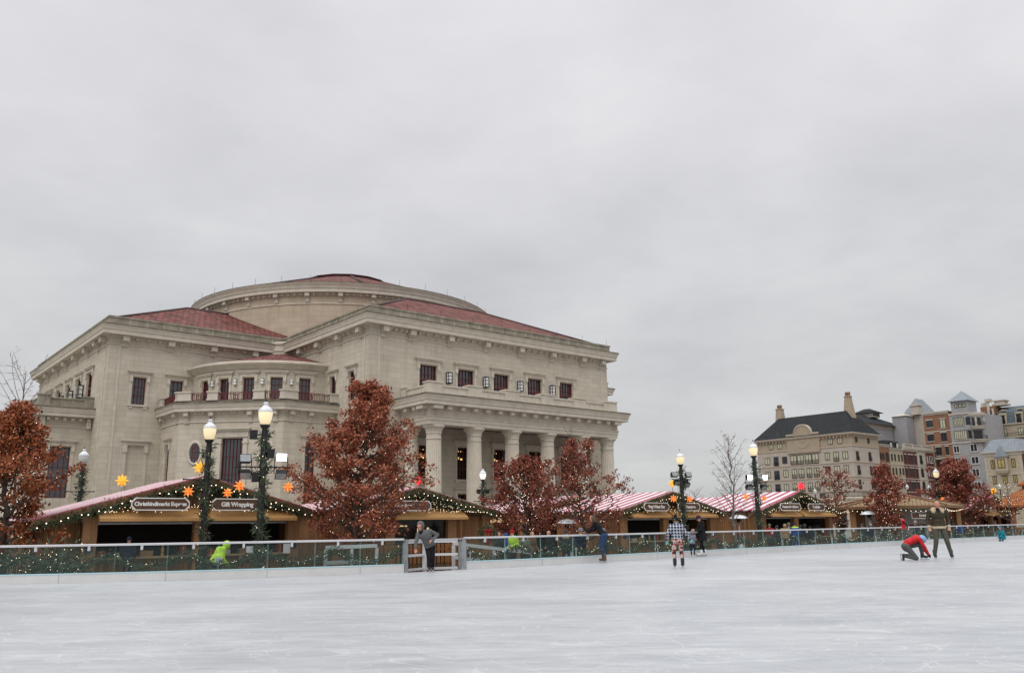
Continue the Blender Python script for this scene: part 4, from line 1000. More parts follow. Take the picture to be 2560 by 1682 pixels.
for s in (1.5, 4.2):
    b = MB(True); b.pbox(P, s - .45, s + .45, 15.75, 16.7, .25, 1.6); b.tube([P(s, 16.7, .24), P(s, 16.7, 1.6)], .45, 12); d = b.build('dormer', M['slate'], ho); cwin(lambda a, z, dd: P(a, z, dd + .25), s - .3, s + .3, 15.85, 16.75, d, arch=True, frame='frame_white', pane='pane_blind')
house('dark red brick house with pale lintels over four windows', 135.62, 141.6, 17.2, 15.75, M['red_brick'], [(a, c, 13.0 + r, 14.6 + r, dict(nx=1, head='pale')) for r in rows for a, c in ((136.1, 136.7), (137.7, 138.4), (138.9, 139.6), (140.5, 141.2))], 'pale')
house('narrow pale stone house with tall balcony doors', 141.62, 145.0, 17.2, 15.8, M['pale'], [(142.7, 143.8, 12.9 + r, 14.75 + r, dict(juliet=(r == 0), arch=(r < 0))) for r in rows], 'pale')
ho, P = house('dark red brick end house with pale quoins and a balustrade', 145.02, 149.8, 17.2, 15.85, M['red_brick'], [(a, c, z0 + r, z1 + r, k) for r in rows for a, c, z0, z1, k in ((146.0, 146.4, 13.2, 14.6, dict(nx=1, frame='frame_white')), (147.2, 148.7, 13.3, 14.7, dict(frame='frame_white', sill='pale', arch=(r < 0))))], 'pale')
b = MB(True)
for i in range(28): b.pbox(P, 0 if i % 2 else -.001, .5 if i % 2 else .32, 5.3 + i * .36, 5.62 + i * .36, -.04, .01); b.pbox(P, 4.28 if i % 2 else 4.46, 4.78, 5.3 + i * .36, 5.62 + i * .36, -.04, .01)
b.build('quoins', M['pale'], ho)
b = MB(True)
b.pbox(P, -8.3, 4.8, 16.72, 16.85, .1, .4); b.pbox(P, -8.3, 4.8, 15.97, 16.1, .1, .4)
for i in range(50): s = -8.2 + i * .26; b.pbox(P, s - .05, s + .05, 16.1, 16.72, .2, .3)
for s in (-8.2, -4.6, -.6, 4.6): b.pbox(P, s - .25, s + .25, 15.95, 16.95, .05, .45)
b.build('balustrade', M['pale'], ho)
# ---- grey slab with dark hip roof, and the cream tower with a metal pyramid behind the terrace
sl = grid_thing('apartment_block', 'plain grey apartment block with a dark hip roof behind the terrace', 'apartment block', 146, 30)
block(sl, [(146, 30), (164, 30), (164, 44), (146, 44)], ZP, 22.8, M['grey_st']); hiproof(sl, 146, 164, 30, 44, 23.0, 26.0, 6, M['slate'], .8)
b = MB(True); b.sweep(gxy(sl, [(146, 44), (146, 30), (164, 30), (164, 44)]), [(0, 22.1), (.06, 22.1), (.06, 22.9), (.5, 23.0), (.5, 23.1), (0, 23.1)]); b.build('eave_band', M['pale'], sl)
P = gp(sl, (146, 30), (164, 30)); cwin(P, 14.6, 16.4, 21.4, 22.6, sl, 2, 1)
block(sl, [(158.6, 26.6), (162.4, 26.6), (162.4, 29.9), (158.6, 29.9)], ZP, 25.2, M['grey_st'], 'stair_wall'); hiproof(sl, 158.6, 162.4, 26.6, 29.9, 25.25, 26.0, 1.6, M['pale'], .25)
b = MB(True); b.pbox(P, 9.5, 13, 25.4, 26.6, 3, 7); b.build('roof_monitor', M['pale'], sl)
q = plane(gxy(sl, [(155.5, 33)])[0], gxy(sl, [(159, 33)])[0])
for i in range(3): cwin(q, .3 + i * 1.05, 1.1 + i * 1.05, 25.7, 26.3, sl, 2, 1)
hiproof(sl, 155.2, 159.4, 32.8, 37.3, 26.5, 27.6, 2.1, M['slate'], .5)
M['metal_roof'] = stripes('pale standing seam metal', (.215, .25, .275), (.175, .205, .23), 0, .5, .16, .5)
M['metal_roof_y'] = stripes('pale standing seam metal across', (.215, .25, .275), (.175, .205, .23), 1, .5, .16, .5)
ct = grid_thing('apartment_tower', 'cream apartment tower with a blunt pale metal pyramid roof', 'apartment tower', 162.5, 24.2)
block(ct, [(162.5, 24.2), (178, 24.2), (178, 29.8), (162.5, 29.8)], ZP, 25.6, M['pale'])
P = gp(ct, (162.5, 24.2), (178, 24.2))
b = MB(True); b.pbox(P, -.1, 15.5, 24.9, 25.1, -.15, .01); b.pbox(P, -.1, 15.5, 25.45, 25.75, -.25, .01); b.build('cornice', M['pale'], ct)
for i in range(4): cwin(P, 3.2 + i * 1.2, 3.8 + i * 1.2, 22.3, 23.0, ct, 1, 1)
cwin(P, 4.5, 6.2, 15.4, 18.6, ct, 2, 1, arch=True); cwin(P, .4, 2.6, 15.6, 18.6, ct, 2, 1)
hiproof(ct, 162.8, 171.5, 24.6, 29.4, 25.7, 29.9, 2.6, M['metal_roof'], .1)
b = MB(True); b.pbox(P, -1.0, .6, 25.6, 27.6, .5, 2.5); b.pbox(P, -1.2, .8, 27.6, 27.8, .3, 2.7); b.pbox(P, -.8, .4, 27.8, 28.3, .7, 2.3); b.build('chimney', M['pale'], ct)
# ---- tall orange block
ob = grid_thing('apartment_block', 'tall orange brick apartment block with pale bands between a cream and a grey tower', 'apartment block', 150.2, 13.4)
block(ob, [(150.2, 13.4), (166, 13.4), (166, 18.9), (150.2, 18.9)], ZP, 24.3, M['or_brick'])
P = gp(ob, (150.2, 18.9), (150.2, 13.4)); W2 = lambda v: 18.9 - v
b = MB(True)
for z in (20.1, 17.2, 14.4, 11.6): b.pbox(P, 0, 5.5, z - .1, z + .1, -.08, .01)
b.pbox(P, 0, 5.5, 23.7, 24.05, -.12, .01); b.pbox(P, -.1, 5.5, 24.05, 24.4, -.3, .3); b.build('bands', M['pale'], ob)
for a, c, z0, z1, k in [(18.3, 16.9, 21.1, 22.6, 0), (15.4, 14.2, 20.7, 22.6, 1), (18.4, 17.0, 18.1, 19.6, 0), (15.5, 14.3, 17.8, 19.7, 0), (16.9, 15.7, 14.9, 16.7, 0), (17.1, 15.9, 12.2, 14.1, 0), (17.1, 15.9, 9.4, 11.2, 0), (14.9, 14.2, 14.9, 16.7, 0)]:
    cwin(P, W2(a), W2(c), z0, z1, ob, 2, 1, 'pane_blind' if k else 'pane_dark', head='pale', sill='pale')
# ---- grey tower with a pyramid roof and balconies on the corner
gt = grid_thing('apartment_tower', 'grey apartment tower with a pyramid metal roof and corner balconies', 'apartment tower', 150.2, 7.6)
block(gt, [(150.2, 7.6), (163, 7.6), (163, 13.38), (150.2, 13.38)], ZP, 17.2, M['grey_st'], 'lower_wall')
block(gt, [(150.2, 9.1), (152.3, 7.6), (163, 7.6), (163, 13.38), (150.2, 13.38)], 17.2, 23.4, M['grey_st'], 'upper_wall')
block(gt, [(150.2, 9.4), (155, 9.4), (155, 12.7), (150.2, 12.7)], 23.4, 26.1, M['grey_st'], 'penthouse')
P = gp(gt, (150.2, 13.38), (150.2, 7.6)); W3 = lambda v: 13.38 - v
hiproof(gt, 150.2, 155, 9.4, 12.7, 26.1, 28.5, 9, M['metal_roof_y'], .5)
b = MB(True); b.pbox(P, 0, 5.78, 17.1, 17.35, -.14, .01); b.pbox(P, 0, 4.3, 23.2, 23.55, -.16, .01); b.pbox(P, 0, 5.78, 14.6, 14.75, -.05, .01); b.build('bands', M['pale'], gt)
for i in range(3): cwin(P, W3(11.9) + i * .8, W3(11.9) + .7 + i * .8, 24.7, 25.5, gt, 2, 1, 'pane_blind')
cwin(P, W3(12.6), W3(10.4), 21.0, 22.7, gt, 7, 1, 'pane_blind', sill='pale'); cwin(P, W3(12.7), W3(9.7), 18.0, 19.85, gt, 7, 1, 'pane_blind', sill='pale')
for a, c, z0, z1 in [(13.2, 12.0, 15.2, 16.7), (13.2, 11.9, 12.7, 14.2), (9.8, 8.4, 15.2, 16.8), (9.9, 8.4, 12.7, 14.2), (10.0, 8.6, 10.1, 11.7), (13.2, 11.9, 10.1, 11.7), (10.0, 8.6, 7.4, 9.0)]:
    cwin(P, W3(a), W3(c), z0, z1, gt, 2, 1, 'pane_dark', frame='frame_white', sill='pale')
cwin(P, W3(9.95), W3(9.2), 18.0, 19.7, gt, 1, 1, arch=True); cwin(P, W3(9.95), W3(9.2), 20.9, 22.5, gt, 1, 1, arch=True)
Pn = gp(gt, (150.2, 9.1), (152.3, 7.6))
for z in (17.6, 20.4):
    cwin(Pn, .4, 2.2, z + .2, z + 2.0, gt, 2, 1, name='balcony_door')
    b = MB(True); cx, cy = gxy(gt, [(151.1, 8.2)])[0]; b.lathe([(1.5, z - .5), (1.55, z - .1), (1.7, z - .05), (1.7, z + .1), (0, z + .1)], (cx, cy), 20, R(140), R(330), smooth=False); bl = b.build('balcony', M['pale'], gt)
    b = MB(True); b.lathe([(1.6, z + .85), (1.6, z + .92)], (cx, cy), 20, R(150), R(320))
    for k in range(36): a = R(150 + k * 4.7); b.box(cx + 1.6 * math.cos(a) - .015, cx + 1.6 * math.cos(a) + .015, cy + 1.6 * math.sin(a) - .015, cy + 1.6 * math.sin(a) + .015, z + .1, z + .85)
    b.build('balcony_rail', M['rail_black'], bl)
b = MB(True); cx, cy = gxy(gt, [(151.1, 8.2)])[0]
b.lathe([(1.4, 22.6), (1.75, 22.65), (1.8, 23.2), (1.4, 23.3)], (cx, cy), 20, R(140), R(330), smooth=False)
for a in (195, 270): b.lathe([(.24, 20.5), (.2, 22.6)], (cx + 1.4 * math.cos(R(a)), cy + 1.4 * math.sin(R(a))), 10)
b.build('balcony_canopy', M['pale'], gt)
# ---- brick stair tower and the long mansard block at the right edge
st = grid_thing('apartment_block', 'orange brick stair tower with a dark glass strip and stepped pale cap', 'apartment block', 164.3, 9.4)
block(st, [(164.3, 9.4), (176, 9.4), (176, 12.3), (164.3, 12.3)], ZP, 26.0, M['or_brick']); Pst = gp(st, (164.3, 12.3), (164.3, 9.4)); P = lambda s_, z_, d_: Pst(s_, z_ + 1.4, d_)
b = MB(True); b.pbox(P, 1.5, 2.0, 8, 25.6, -.3, .02); b.pbox(P, 2.45, 2.8, 8, 24.0, -.3, .02); b.build('pilaster', M['pale'], st)
cwin(P, 2.02, 2.43, 17.6, 23.6, st, 1, 6)
b = MB(True); b.pbox(P, 1.3, 2.4, 25.6, 26.2, -.5, 1); b.pbox(P, .2, 1.5, 24.6, 25.5, .1, .3); b.pbox(P, 2.2, 5, 24.7, 25.1, 1, 4); b.pbox(P, 2.6, 4.6, 25.1, 25.7, 1.2, 3.6); b.pbox(P, 2.3, 4.9, 25.7, 25.9, 1, 3.9); b.build('cap', M['pale'], st)
ms = grid_thing('apartment_block', 'cream apartment block with a steep slate mansard and arched dormers', 'apartment block', 164.2, -9.3)
block(ms, [(164.2, -9.3), (180, -9.3), (180, 9.28), (164.2, 9.28)], ZP, 21.6, M['cream']); Pms = gp(ms, (164.2, 9.28), (164.2, -9.3)); P = lambda s_, z_, d_: Pms(s_, z_ + 1.4, d_); W4 = lambda v: 4.58 - v
b = MB(True); 
b.pbox(P, 0, 18.6, 20.15, 20.35, -.3, .1); b.build('cornice', M['pale'], ms)
M['slate_blue'] = tiles('blue slate mansard', (.13, .165, .19), (.11, .14, .165), (.17, .20, .22), .5, .35)
b = MB(True)
for z0, z1, d0, d1 in ((20.35, 23.0, 0, .8), (23.0, 24.4, .8, 3.4)):
    b.quad(P(0, z0, d0), P(18.6, z0, d0), P(18.6, z1, d1), P(0, z1, d1), 0, ((0, z0), (18.6, z0), (18.6, z1), (0, z1)))
b.quad(P(0, 24.4, 3.4), P(18.6, 24.4, 3.4), P(18.6, 24.4, 12), P(0, 24.4, 12)); b.add([P(0, 20.35, 0), P(0, 23, .8), P(0, 24.4, 3.4), P(0, 24.4, 12), P(0, 20.35, 12)], [(0, 1, 2, 3, 4)])
b.build('roof', M['slate_blue'], ms)
for v0 in (3.2, -.1, -3.4, -6.7):
    s = W4(v0); c = MB(True); c.pbox(P, s - .75, s - .5, 20.4, 22.3, -.15, .9); c.pbox(P, s + .5, s + .75, 20.4, 22.3, -.15, .9); c.pbox(P, s - .75, s + .75, 22.3, 22.45, -.25, .9)
    n = 10; pp = [(s + .75 * math.cos(PI * k / n), 22.45 + .35 * math.sin(PI * k / n)) for k in range(n + 1)]
    c.add([P(a, z, -.2) for a, z in pp] + [P(a, z, .9) for a, z in pp], [tuple(range(n + 1))[::-1]] + [(i, i + 1, n + 2 + i, n + 1 + i) for i in range(n)])
    dm = c.build('dormer', M['cream'], ms); cwin(P, s - .5, s + .5, 20.45, 22.28, dm, 2, 1, 'pane_dark', juliet=True)
    c = MB(True); pp = [(s + .55 * math.cos(PI * k / n), 23.3 + .35 * math.sin(PI * k / n)) for k in range(n + 1)]
    c.add([P(a, z, .7) for a, z in pp] + [P(a, z, 2) for a, z in pp], [tuple(range(n + 1))[::-1]] + [(i, i + 1, n + 2 + i, n + 1 + i) for i in range(n)]); c.build('eyebrow_vent', M['cream'], ms)
    for z in (17.7, 14.9, 12): cwin(P, s - .55, s + .55, z, z + 1.6, ms, 2, 1, 'pane_blind')
b = MB(True); b.pbox(P, 0, 18.6, 17.2, 17.4, -1.1, .01); bl = b.build('balcony', M['pale'], ms)
b = MB(True); b.pbox(P, 0, 18.6, 18.25, 18.3, -1.08, -1.03)
for i in range(120): b.pbox(P, i * .155, i * .155 + .03, 17.4, 18.25, -1.07, -1.04)
b.build('balcony_rail', M['rail_black'], bl)
# ---- small cream house with a pale metal roof and an oriel
wh = grid_thing('town_house', 'cream rusticated house with a pale metal roof, gablet and oriel window', 'town house', 125, -8.7)
block(wh, [(125, -8.7), (135, -8.7), (135, -2.5), (125, -2.5)], ZP, 12.7, M['cream']); P = gp(wh, (125, -2.5), (125, -8.7)); W5 = lambda v: -2.5 - v
hiproof(wh, 125, 135, -8.7, -2.5, 12.95, 15.3, 1.5, M['metal_roof_y'], .3)
b = MB(True); b.sweep(gxy(wh, [(135, -2.5), (125, -2.5), (125, -8.7), (135, -8.7)]), [(0, 12.3), (.1, 12.35), (.12, 12.6), (.4, 12.9), (.4, 13.0), (0, 13.05)])
for z in (9.0, 5.9, 5.4): b.pbox(P, 0, 6.2, z - .08, z + .08, -.08, .01)
for i in range(21):
    for a, c in ((0, .55 if i % 2 else .35), (6.2 - (.55 if i % 2 else .35), 6.2)): b.pbox(P, a, c, 5.7 + i * .31, 5.97 + i * .31, -.05, .01)
b.build('quoins', M['pale'], wh)
b = MB(True); s0, s1 = W5(-4.5), W5(-6.5); sm_ = (s0 + s1) / 2
b.pbox(P, s0, s1, 9.7, 12.1, -.7, .01); n = 6
b.add([P(s0, 9.7, -.7), P(s1, 9.7, -.7), P(s1, 9.7, 0), P(s0, 9.7, 0), P(s0 + .2, 9.25, -.55), P(s1 - .2, 9.25, -.55), P(s1 - .2, 9.25, 0), P(s0 + .2, 9.25, 0), P(sm_ - .4, 8.9, -.2), P(sm_ + .4, 8.9, -.2), P(sm_ + .4, 8.9, 0), P(sm_ - .4, 8.9, 0)], [(0, 1, 5, 4), (1, 2, 6, 5), (3, 0, 4, 7), (4, 5, 9, 8), (5, 6, 10, 9), (7, 4, 8, 11), (8, 9, 10, 11)])
orl = b.build('oriel', M['cream'], wh)
b = MB(True); b.add([P(s0 - .2, 12.05, -.9), P(s1 + .2, 12.05, -.9), P(sm_, 14.0, -.5), P(sm_, 14.0, 1.2), P(s0 - .2, 12.05, .5), P(s1 + .2, 12.05, .5)], [(0, 1, 2), (0, 2, 3, 4), (1, 5, 3, 2)]); b.build('gablet_roof', M['metal_roof_y'], wh)
cwin(lambda a, z, d: P(a, z, d - .7), s0 + .4, s1 - .4, 10.1, 11.65, orl, 2, 1, 'pane_yellow')
for a, c, z0, z1 in ((-3.5, -4.15, 10.1, 11.6), (-6.9, -7.55, 10.15, 11.65), (-3.5, -4.15, 7.4, 8.85), (-5.15, -5.9, 7.4, 8.8), (-6.85, -7.5, 7.5, 8.9)): cwin(P, W5(a), W5(c), z0, z1, wh, 2, 1, 'pane_yellow')
rb = grid_thing('town_house', 'dark red brick house at the right edge of the picture', 'town house', 125, -16)
block(rb, [(125, -16), (135, -16), (135, -8.75), (125, -8.75)], ZP, 12.4, M['red_brick']); P = gp(rb, (125, -8.75), (125, -16)); cwin(P, .6, 1.6, 10, 11.5, rb, sill='pale'); cwin(P, 2.6, 3.6, 10, 11.5, rb, sill='pale')
# ---- far steeple
sp_ = at(1966 - 138, 1250, 260); o = thing('church_steeple', 'small green copper steeple far off behind the bare tree', 'steeple', (sp_.x, 260, ZP))
b = MB(); b.box(-1.1, 1.1, -1.1, 1.1, 0, 6); b.build('tower', M['pale'], o)
b = MB(); b.lathe([(1.4, 6), (1.1, 7.2), (.9, 7.6), (.8, 8.8), (.35, 9.6), (.3, 10.6), (0, 13.2)], (0, 0), 8, smooth=False); b.build('spire', mat('green copper', (.16, .30, .27), .7, .15), o)
# ================================================================ MARKET HUTS
M['wood'] = planks('brown vertical boards', (.27, .135, .055), .15); M['post'] = mat('brown timber', (.29, .15, .065), .7, .25, 3, stretch=(6, 6, .6))
M['wood_dark'] = planks('dark gable boards', (.16, .08, .035), .15); M['fascia'] = mat('brown barge board', (.17, .085, .035), .7, .2, 4)
M['striped'] = stripes('red and white striped roof sheet', (.78, .74, .75), (.40, .035, .085), 1, .62, .5, .45)
M['awning'] = stripes('tan ribbed awning', (.50, .275, .10), (.42, .225, .08), 0, .11, .3, .6)
M['sign'] = mat('brown sign board', (.105, .048, .026), .6, .2, 5, stretch=(1, 1, 6)); M['sign_white'] = mat('white sign paint', (.78, .77, .74), .6, 0)
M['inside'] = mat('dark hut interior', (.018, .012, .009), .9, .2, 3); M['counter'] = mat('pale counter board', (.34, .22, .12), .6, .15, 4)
M['green_paint'] = mat('dark green door paint', (.012, .045, .035), .5, .15, 4); M['plaque'] = mat('dark blue enamel plaque', (.015, .025, .05), .4, .2, 20)
M['needle'] = leafmat('evergreen needles', [(.022, .036, .018), (.042, .062, .030), (.068, .092, .05), (.10, .125, .08)], .7)
M['bulb'] = emit('warm white fairy light', (1.0, .80, .56), 3.2); M['bulb_pink'] = emit('warm pinkish festoon bulb', (1.0, .72, .55), 3.5)
M['wire'] = mat('dark green wire', (.01, .02, .012), .6, 0)
def sprigs(mb, pts, per_m=160, rad=.10, ln=(.10, .22), wd=.028, rnd=random, droop=.0, mi=0):
    for a, b in zip(pts, pts[1:]):
        a, b = Vector(a), Vector(b); L_ = (b - a).length; t = (b - a).normalized() if L_ > 1e-6 else Vector((1, 0, 0))
        wd_ = wd * .5
        for _ in range(max(1, int(L_ * per_m * 1.7))):
            c = a.lerp(b, rnd.random())
            d = Vector((rnd.gauss(0, 1), rnd.gauss(0, 1), rnd.gauss(0, 1) - droop)); d = d.normalized()
            c = c + d * rad * rnd.random() ** .5
            d = (d + t * rnd.uniform(-1, 1)).normalized(); s = d.orthogonal().normalized(); s = s.lerp(d.cross(s), rnd.random()).normalized()
            l = rnd.uniform(*ln); w = wd_ * rnd.uniform(.7, 1.5)
            mb.add([c - s * w, c + d * l * .55 + s * w, c + d * l, c + d * l * .45 - s * w * 1.2], [(0, 1, 2, 3)], mi)
def bulbs(mb, pts, per_m=8, rad=.1, r=.016, rnd=random, mi=0):
    for a, b in zip(pts, pts[1:]):
        a, b = Vector(a), Vector(b); L_ = (b - a).length; n = L_ * per_m; n = int(n) + (rnd.random() < n % 1)
        for _ in range(n):
            c = a.lerp(b, rnd.random()) + Vector((rnd.gauss(0, 1), rnd.gauss(0, 1), rnd.gauss(0, 1))).normalized() * rad * rnd.uniform(.6, 1.15)
            mb.octa(c, r * rnd.uniform(.75, 1.25), mi)
def garland(name, label, cat, loc, rot, paths, group=None, per_m=160, rad=.1, ln=(.1, .22), bp=8, br=.016, seed=1, bmat='bulb', droop=0., wd=.028):
    rnd = random.Random(seed); o = thing(name, label, cat, loc, rot, group)
    g = MB(); 
    for p in paths: g.tube(p, .02, 5, 0); sprigs(g, p, per_m, rad, ln, wd, rnd, droop)
    g.build('greenery', M['needle'], o)
    if bp:
        b = MB()
        for p in paths: bulbs(b, p, bp, rad, br, rnd)
        if b.f: b.build('fairy_lights', M[bmat], o)
    return o
def lettering(s, size, parent, loc, mat_, rotz=0.0, name='lettering', weight=.02):
    cu = bpy.data.curves.new('txt', 'FONT'); cu.body = s; cu.size = size; cu.align_x = 'CENTER'; cu.align_y = 'CENTER'; cu.extrude = .004; cu.offset = weight * size * 2; cu.space_character = .95
    t = bpy.data.objects.new('txt', cu); C.objects.link(t)
    dg = bpy.context.evaluated_depsgraph_get(); me = bpy.data.meshes.new_from_object(t.evaluated_get(dg))
    bpy.data.objects.remove(t); bpy.data.curves.remove(cu)
    me.transform(Matrix.Rotation(rotz, 4, 'Z') @ Matrix.Rotation(PI / 2, 4, 'X')); me.transform(Matrix.Translation(loc)); me.materials.clear(); me.materials.append(mat_); me.name = name
    o = bpy.data.objects.new(name, me); C.objects.link(o); o.parent = parent; return o
def sign(parent, cx, y, cz, w, h, text, size, P=None):
    k = h * .30; a, b = w / 2, h / 2
    def outline(a, b, k): return [(-a, -b + k), (-a + k * .45, -b + k * .55), (-a + k, -b), (a - k, -b), (a - k * .45, -b + k * .55), (a, -b + k), (a, b - k), (a - k * .45, b - k * .55), (a - k, b), (-a + k, b), (-a + k * .45, b - k * .55), (-a, b - k)]
    o1, o2 = outline(a, b, k), outline(a - .034, b - .034, k)
    n = len(o1); m = MB(); m.add([(cx + x, y - .03, cz + z) for x, z in o1] + [(cx + x, y + .02, cz + z) for x, z in o1], [tuple(range(n)), tuple(range(n, 2 * n))[::-1]] + [(i, n + i, n + (i + 1) % n, (i + 1) % n) for i in range(n)])
    s = m.build('sign', M['sign'], parent)
    m = MB(); m.add([(cx + x, y - .045, cz + z) for x, z in o1] + [(cx + x, y - .045, cz + z) for x, z in o2] + [(cx + x, y - .03, cz + z) for x, z in o1] , [(i, (i + 1) % n, n + (i + 1) % n, n + i) for i in range(n)] + [(i, 2 * n + i, 2 * n + (i + 1) % n, (i + 1) % n) for i in range(n)])
    m.build('border', M['sign_white'], s)
    if text: lettering(text, size, s, (cx, y - .04, cz), M['sign_white'])
    return s
def awning(parent, x0, x1, y=.42, z1=2.50, z0=2.02, out=.62):
    m = MB()
    m.add([(x0, y, z1), (x1, y, z1), (x1, y - out, z0 + .10), (x0, y - out, z0 + .10), (x0, y - out, z0), (x1, y - out, z0), (x0, y - .0, z0 + .1), (x1, y - .0, z0 + .1)],
          [(0, 3, 2, 1), (3, 4, 5, 2), (4, 6, 7, 5), (0, 6, 4, 3), (1, 2, 5, 7), (0, 1, 7, 6)])
    return m.build('awning', M['awning'], parent)
counters = []
HUTG = 'striped roof market huts along the rink'
def hut(label, apx, apy, d, signs, xl=-4.1, xr=4.1, ez=2.38, depth=5.4, style='stall', full=True, seed=1, group=HUTG, rot=GRID, lab_short='', sd=0.0):
    ap = at(apx, apy, d); o = thing('market_hut', label, 'market hut', (ap.x, ap.y, ZP), rot, group)
    az = ap.z - ZP; rnd = random.Random(seed)
    slope = (az - ez) / 4.1
    zl, zr = az + slope * xl, az - slope * xr
    # roof, two striped planes with a brown barge board under the front edge
    m = MB()
    for x0, z0 in ((xl, zl), (xr, zr)):
        v = [(0, 0, az + .06), (x0, 0, z0 + .06), (x0, depth, z0 + .06), (0, depth, az + .06), (0, 0, az), (x0, 0, z0), (x0, depth, z0), (0, depth, az)]
        f = [(0, 1, 2, 3), (4, 7, 6, 5), (0, 4, 5, 1), (1, 5, 6, 2), (2, 6, 7, 3)]
        m.add(v, f if x0 < 0 else [q[::-1] for q in f])
    r_ = m.build('roof', M['striped'], o)
    m = MB()
    for x0, z0 in ((xl, zl), (xr, zr)):
        for y in (-.03, depth - .02): 
            v = [(0, y, az + .02), (x0, y, z0 + .02), (x0, y, z0 - .18), (0, y, az - .18), (0, y + .05, az + .02), (x0, y + .05, z0 + .02), (x0, y + .05, z0 - .18), (0, y + .05, az - .18)]
            m.add(v, [(0, 3, 2, 1), (4, 5, 6, 7), (0, 1, 5, 4), (3, 7, 6, 2), (1, 2, 6, 5)])
    m.build('barge_board', M['fascia'], o)
    # walls
    wl, wr = max(xl + .35, -3.75), xr - .35
    m = MB()
    y0 = .42; pz = lambda x: az - .12 - slope * abs(x)
    m.add([(wl, y0, 2.16), (wr, y0, 2.16), (wr, y0, pz(wr)), (0, y0, pz(0)), (wl, y0, pz(wl))], [(0, 1, 2, 3, 4)])
    m.build('gable', M['wood_dark'], o)
    m = MB()
    for x in (wl, wr): m.quad((x, y0, 0), (x, depth - .3, 0), (x, depth - .3, pz(x)), (x, y0, pz(x)))
    m.quad((wl, depth - .3, 0), (wr, depth - .3, 0), (wr, depth - .3, pz(wr)), (wl, depth - .3, pz(wl)))
    m.add([(wr, depth - .3, pz(wr)), (0, depth - .3, pz(0)), (wl, depth - .3, pz(wl))], [(0, 1, 2)])
    if xl < -4.4:
        m.quad((xl + .4, y0 + .2, 0), (wl, y0 + .2, 0), (wl, y0 + .2, pz(wl)), (xl + .4, y0 + .2, pz(xl + .4))); m.quad((xl + .4, y0 + .2, 0), (xl + .4, depth - .3, 0), (xl + .4, depth - .3, pz(xl + .4)), (xl + .4, y0 + .2, pz(xl + .4)))
    m.build('wall', M['wood'], o)
    if not full: return o, az, slope
    posts = [wl + .22, -.05 + sd, wr - .22] if style == 'stall' else [wl + .22, -1.2, 1.9, wr - .22]
    for x in posts:
        m = MB(); m.box(x - .22, x + .22, y0 - .12, y0 + .14, 0, 2.2); m.box(x - .27, x + .27, y0 - .15, y0 - .125, 2.0, 2.2); m.build('post', M['post'], o)
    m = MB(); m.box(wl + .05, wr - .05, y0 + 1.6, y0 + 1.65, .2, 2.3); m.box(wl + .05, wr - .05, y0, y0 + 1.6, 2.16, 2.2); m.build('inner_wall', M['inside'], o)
    if style == 'stall':
        for a, b in zip(posts, posts[1:]):
            a, b = a + .22, b - .22
            m = MB(); m.box(a, b, y0 + .02, y0 + .06, 0, .82); m.build('front_panel', M['wood'], o)
            m = MB(); m.box(a - .05, b + .05, y0 - .28, y0 + .5, .82, .88); m.build('counter', M['counter'], o)
            m = MB(); m.box(a, b, y0 + .02, y0 + .10, 1.93, 2.0); m.build('shutter_bar', M['steel'], o)
            counters.append((o, a, b, y0, lab_short))
            awning(o, a - .08, b + .12)
        for i, x in enumerate((posts[0], posts[-1])):
            m = MB(); m.box(x - .13, x + .13, y0 - .145, y0 - .125, 1.02, 1.3); m.build('plaque', M['plaque'], o)
    else:
        a, b = posts[1] + .1, posts[2] - .1
        m = MB()
        for x in (a, (a + b) / 2, b): m.box(x - .07, x + .07, y0, y0 + .08, 0, 2.1)
        for z in (.1, 1.05, 1.98): m.box(a, b, y0 + .01, y0 + .07, z, z + .1)
        m.build('glazed_doors', M['green_paint'], o)
        m = MB(); m.quad((a, y0 + .05, .1), (b, y0 + .05, .1), (b, y0 + .05, 2.0), (a, y0 + .05, 2.0)); m.build('door_glass', M['glass_lobby'], o)
        m = MB()
        for x, z, w, h in ((a + .5, 1.75, .35, .05), (a + 1.0, 1.75, .35, .05), (a + 1.9, .9, .1, .8), (a + 2.4, .8, .08, .9), (a + 2.1, 1.35, .3, .08)): m.box(x, x + w, y0 + .9, y0 + .95, z, z + h)
        m.build('shop_lights', M['warm_lamp'], o)
        for a_, b_ in ((wl + .44, posts[1] - .1), (posts[2] + .1, wr - .44)): m = MB(); m.box(a_, b_, y0 + .02, y0 + .06, 0, 2.16); m.build('front_panel', M['wood'], o)
        awning(o, posts[1] - .1, posts[2] + .5, y=.42)
    for cx, w, txt, sz in signs: sign(o, cx, -.24, 2.58, w, .42, txt, sz)
    return o, az, slope
M['goods_gold'] = mat('gold ornaments', (.5, .30, .07), .35, .4, 30, .4); M['goods_red'] = mat('red goods', (.30, .02, .02), .5, .3, 20); M['goods_tan'] = mat('wooden goods', (.35, .2, .09), .6, .3, 20); M['goods_pale'] = mat('pale parcels', (.55, .52, .47), .6, .2, 20)
M['warm_lamp'] = emit('warm shop light', (1, .72, .38), 3.0)
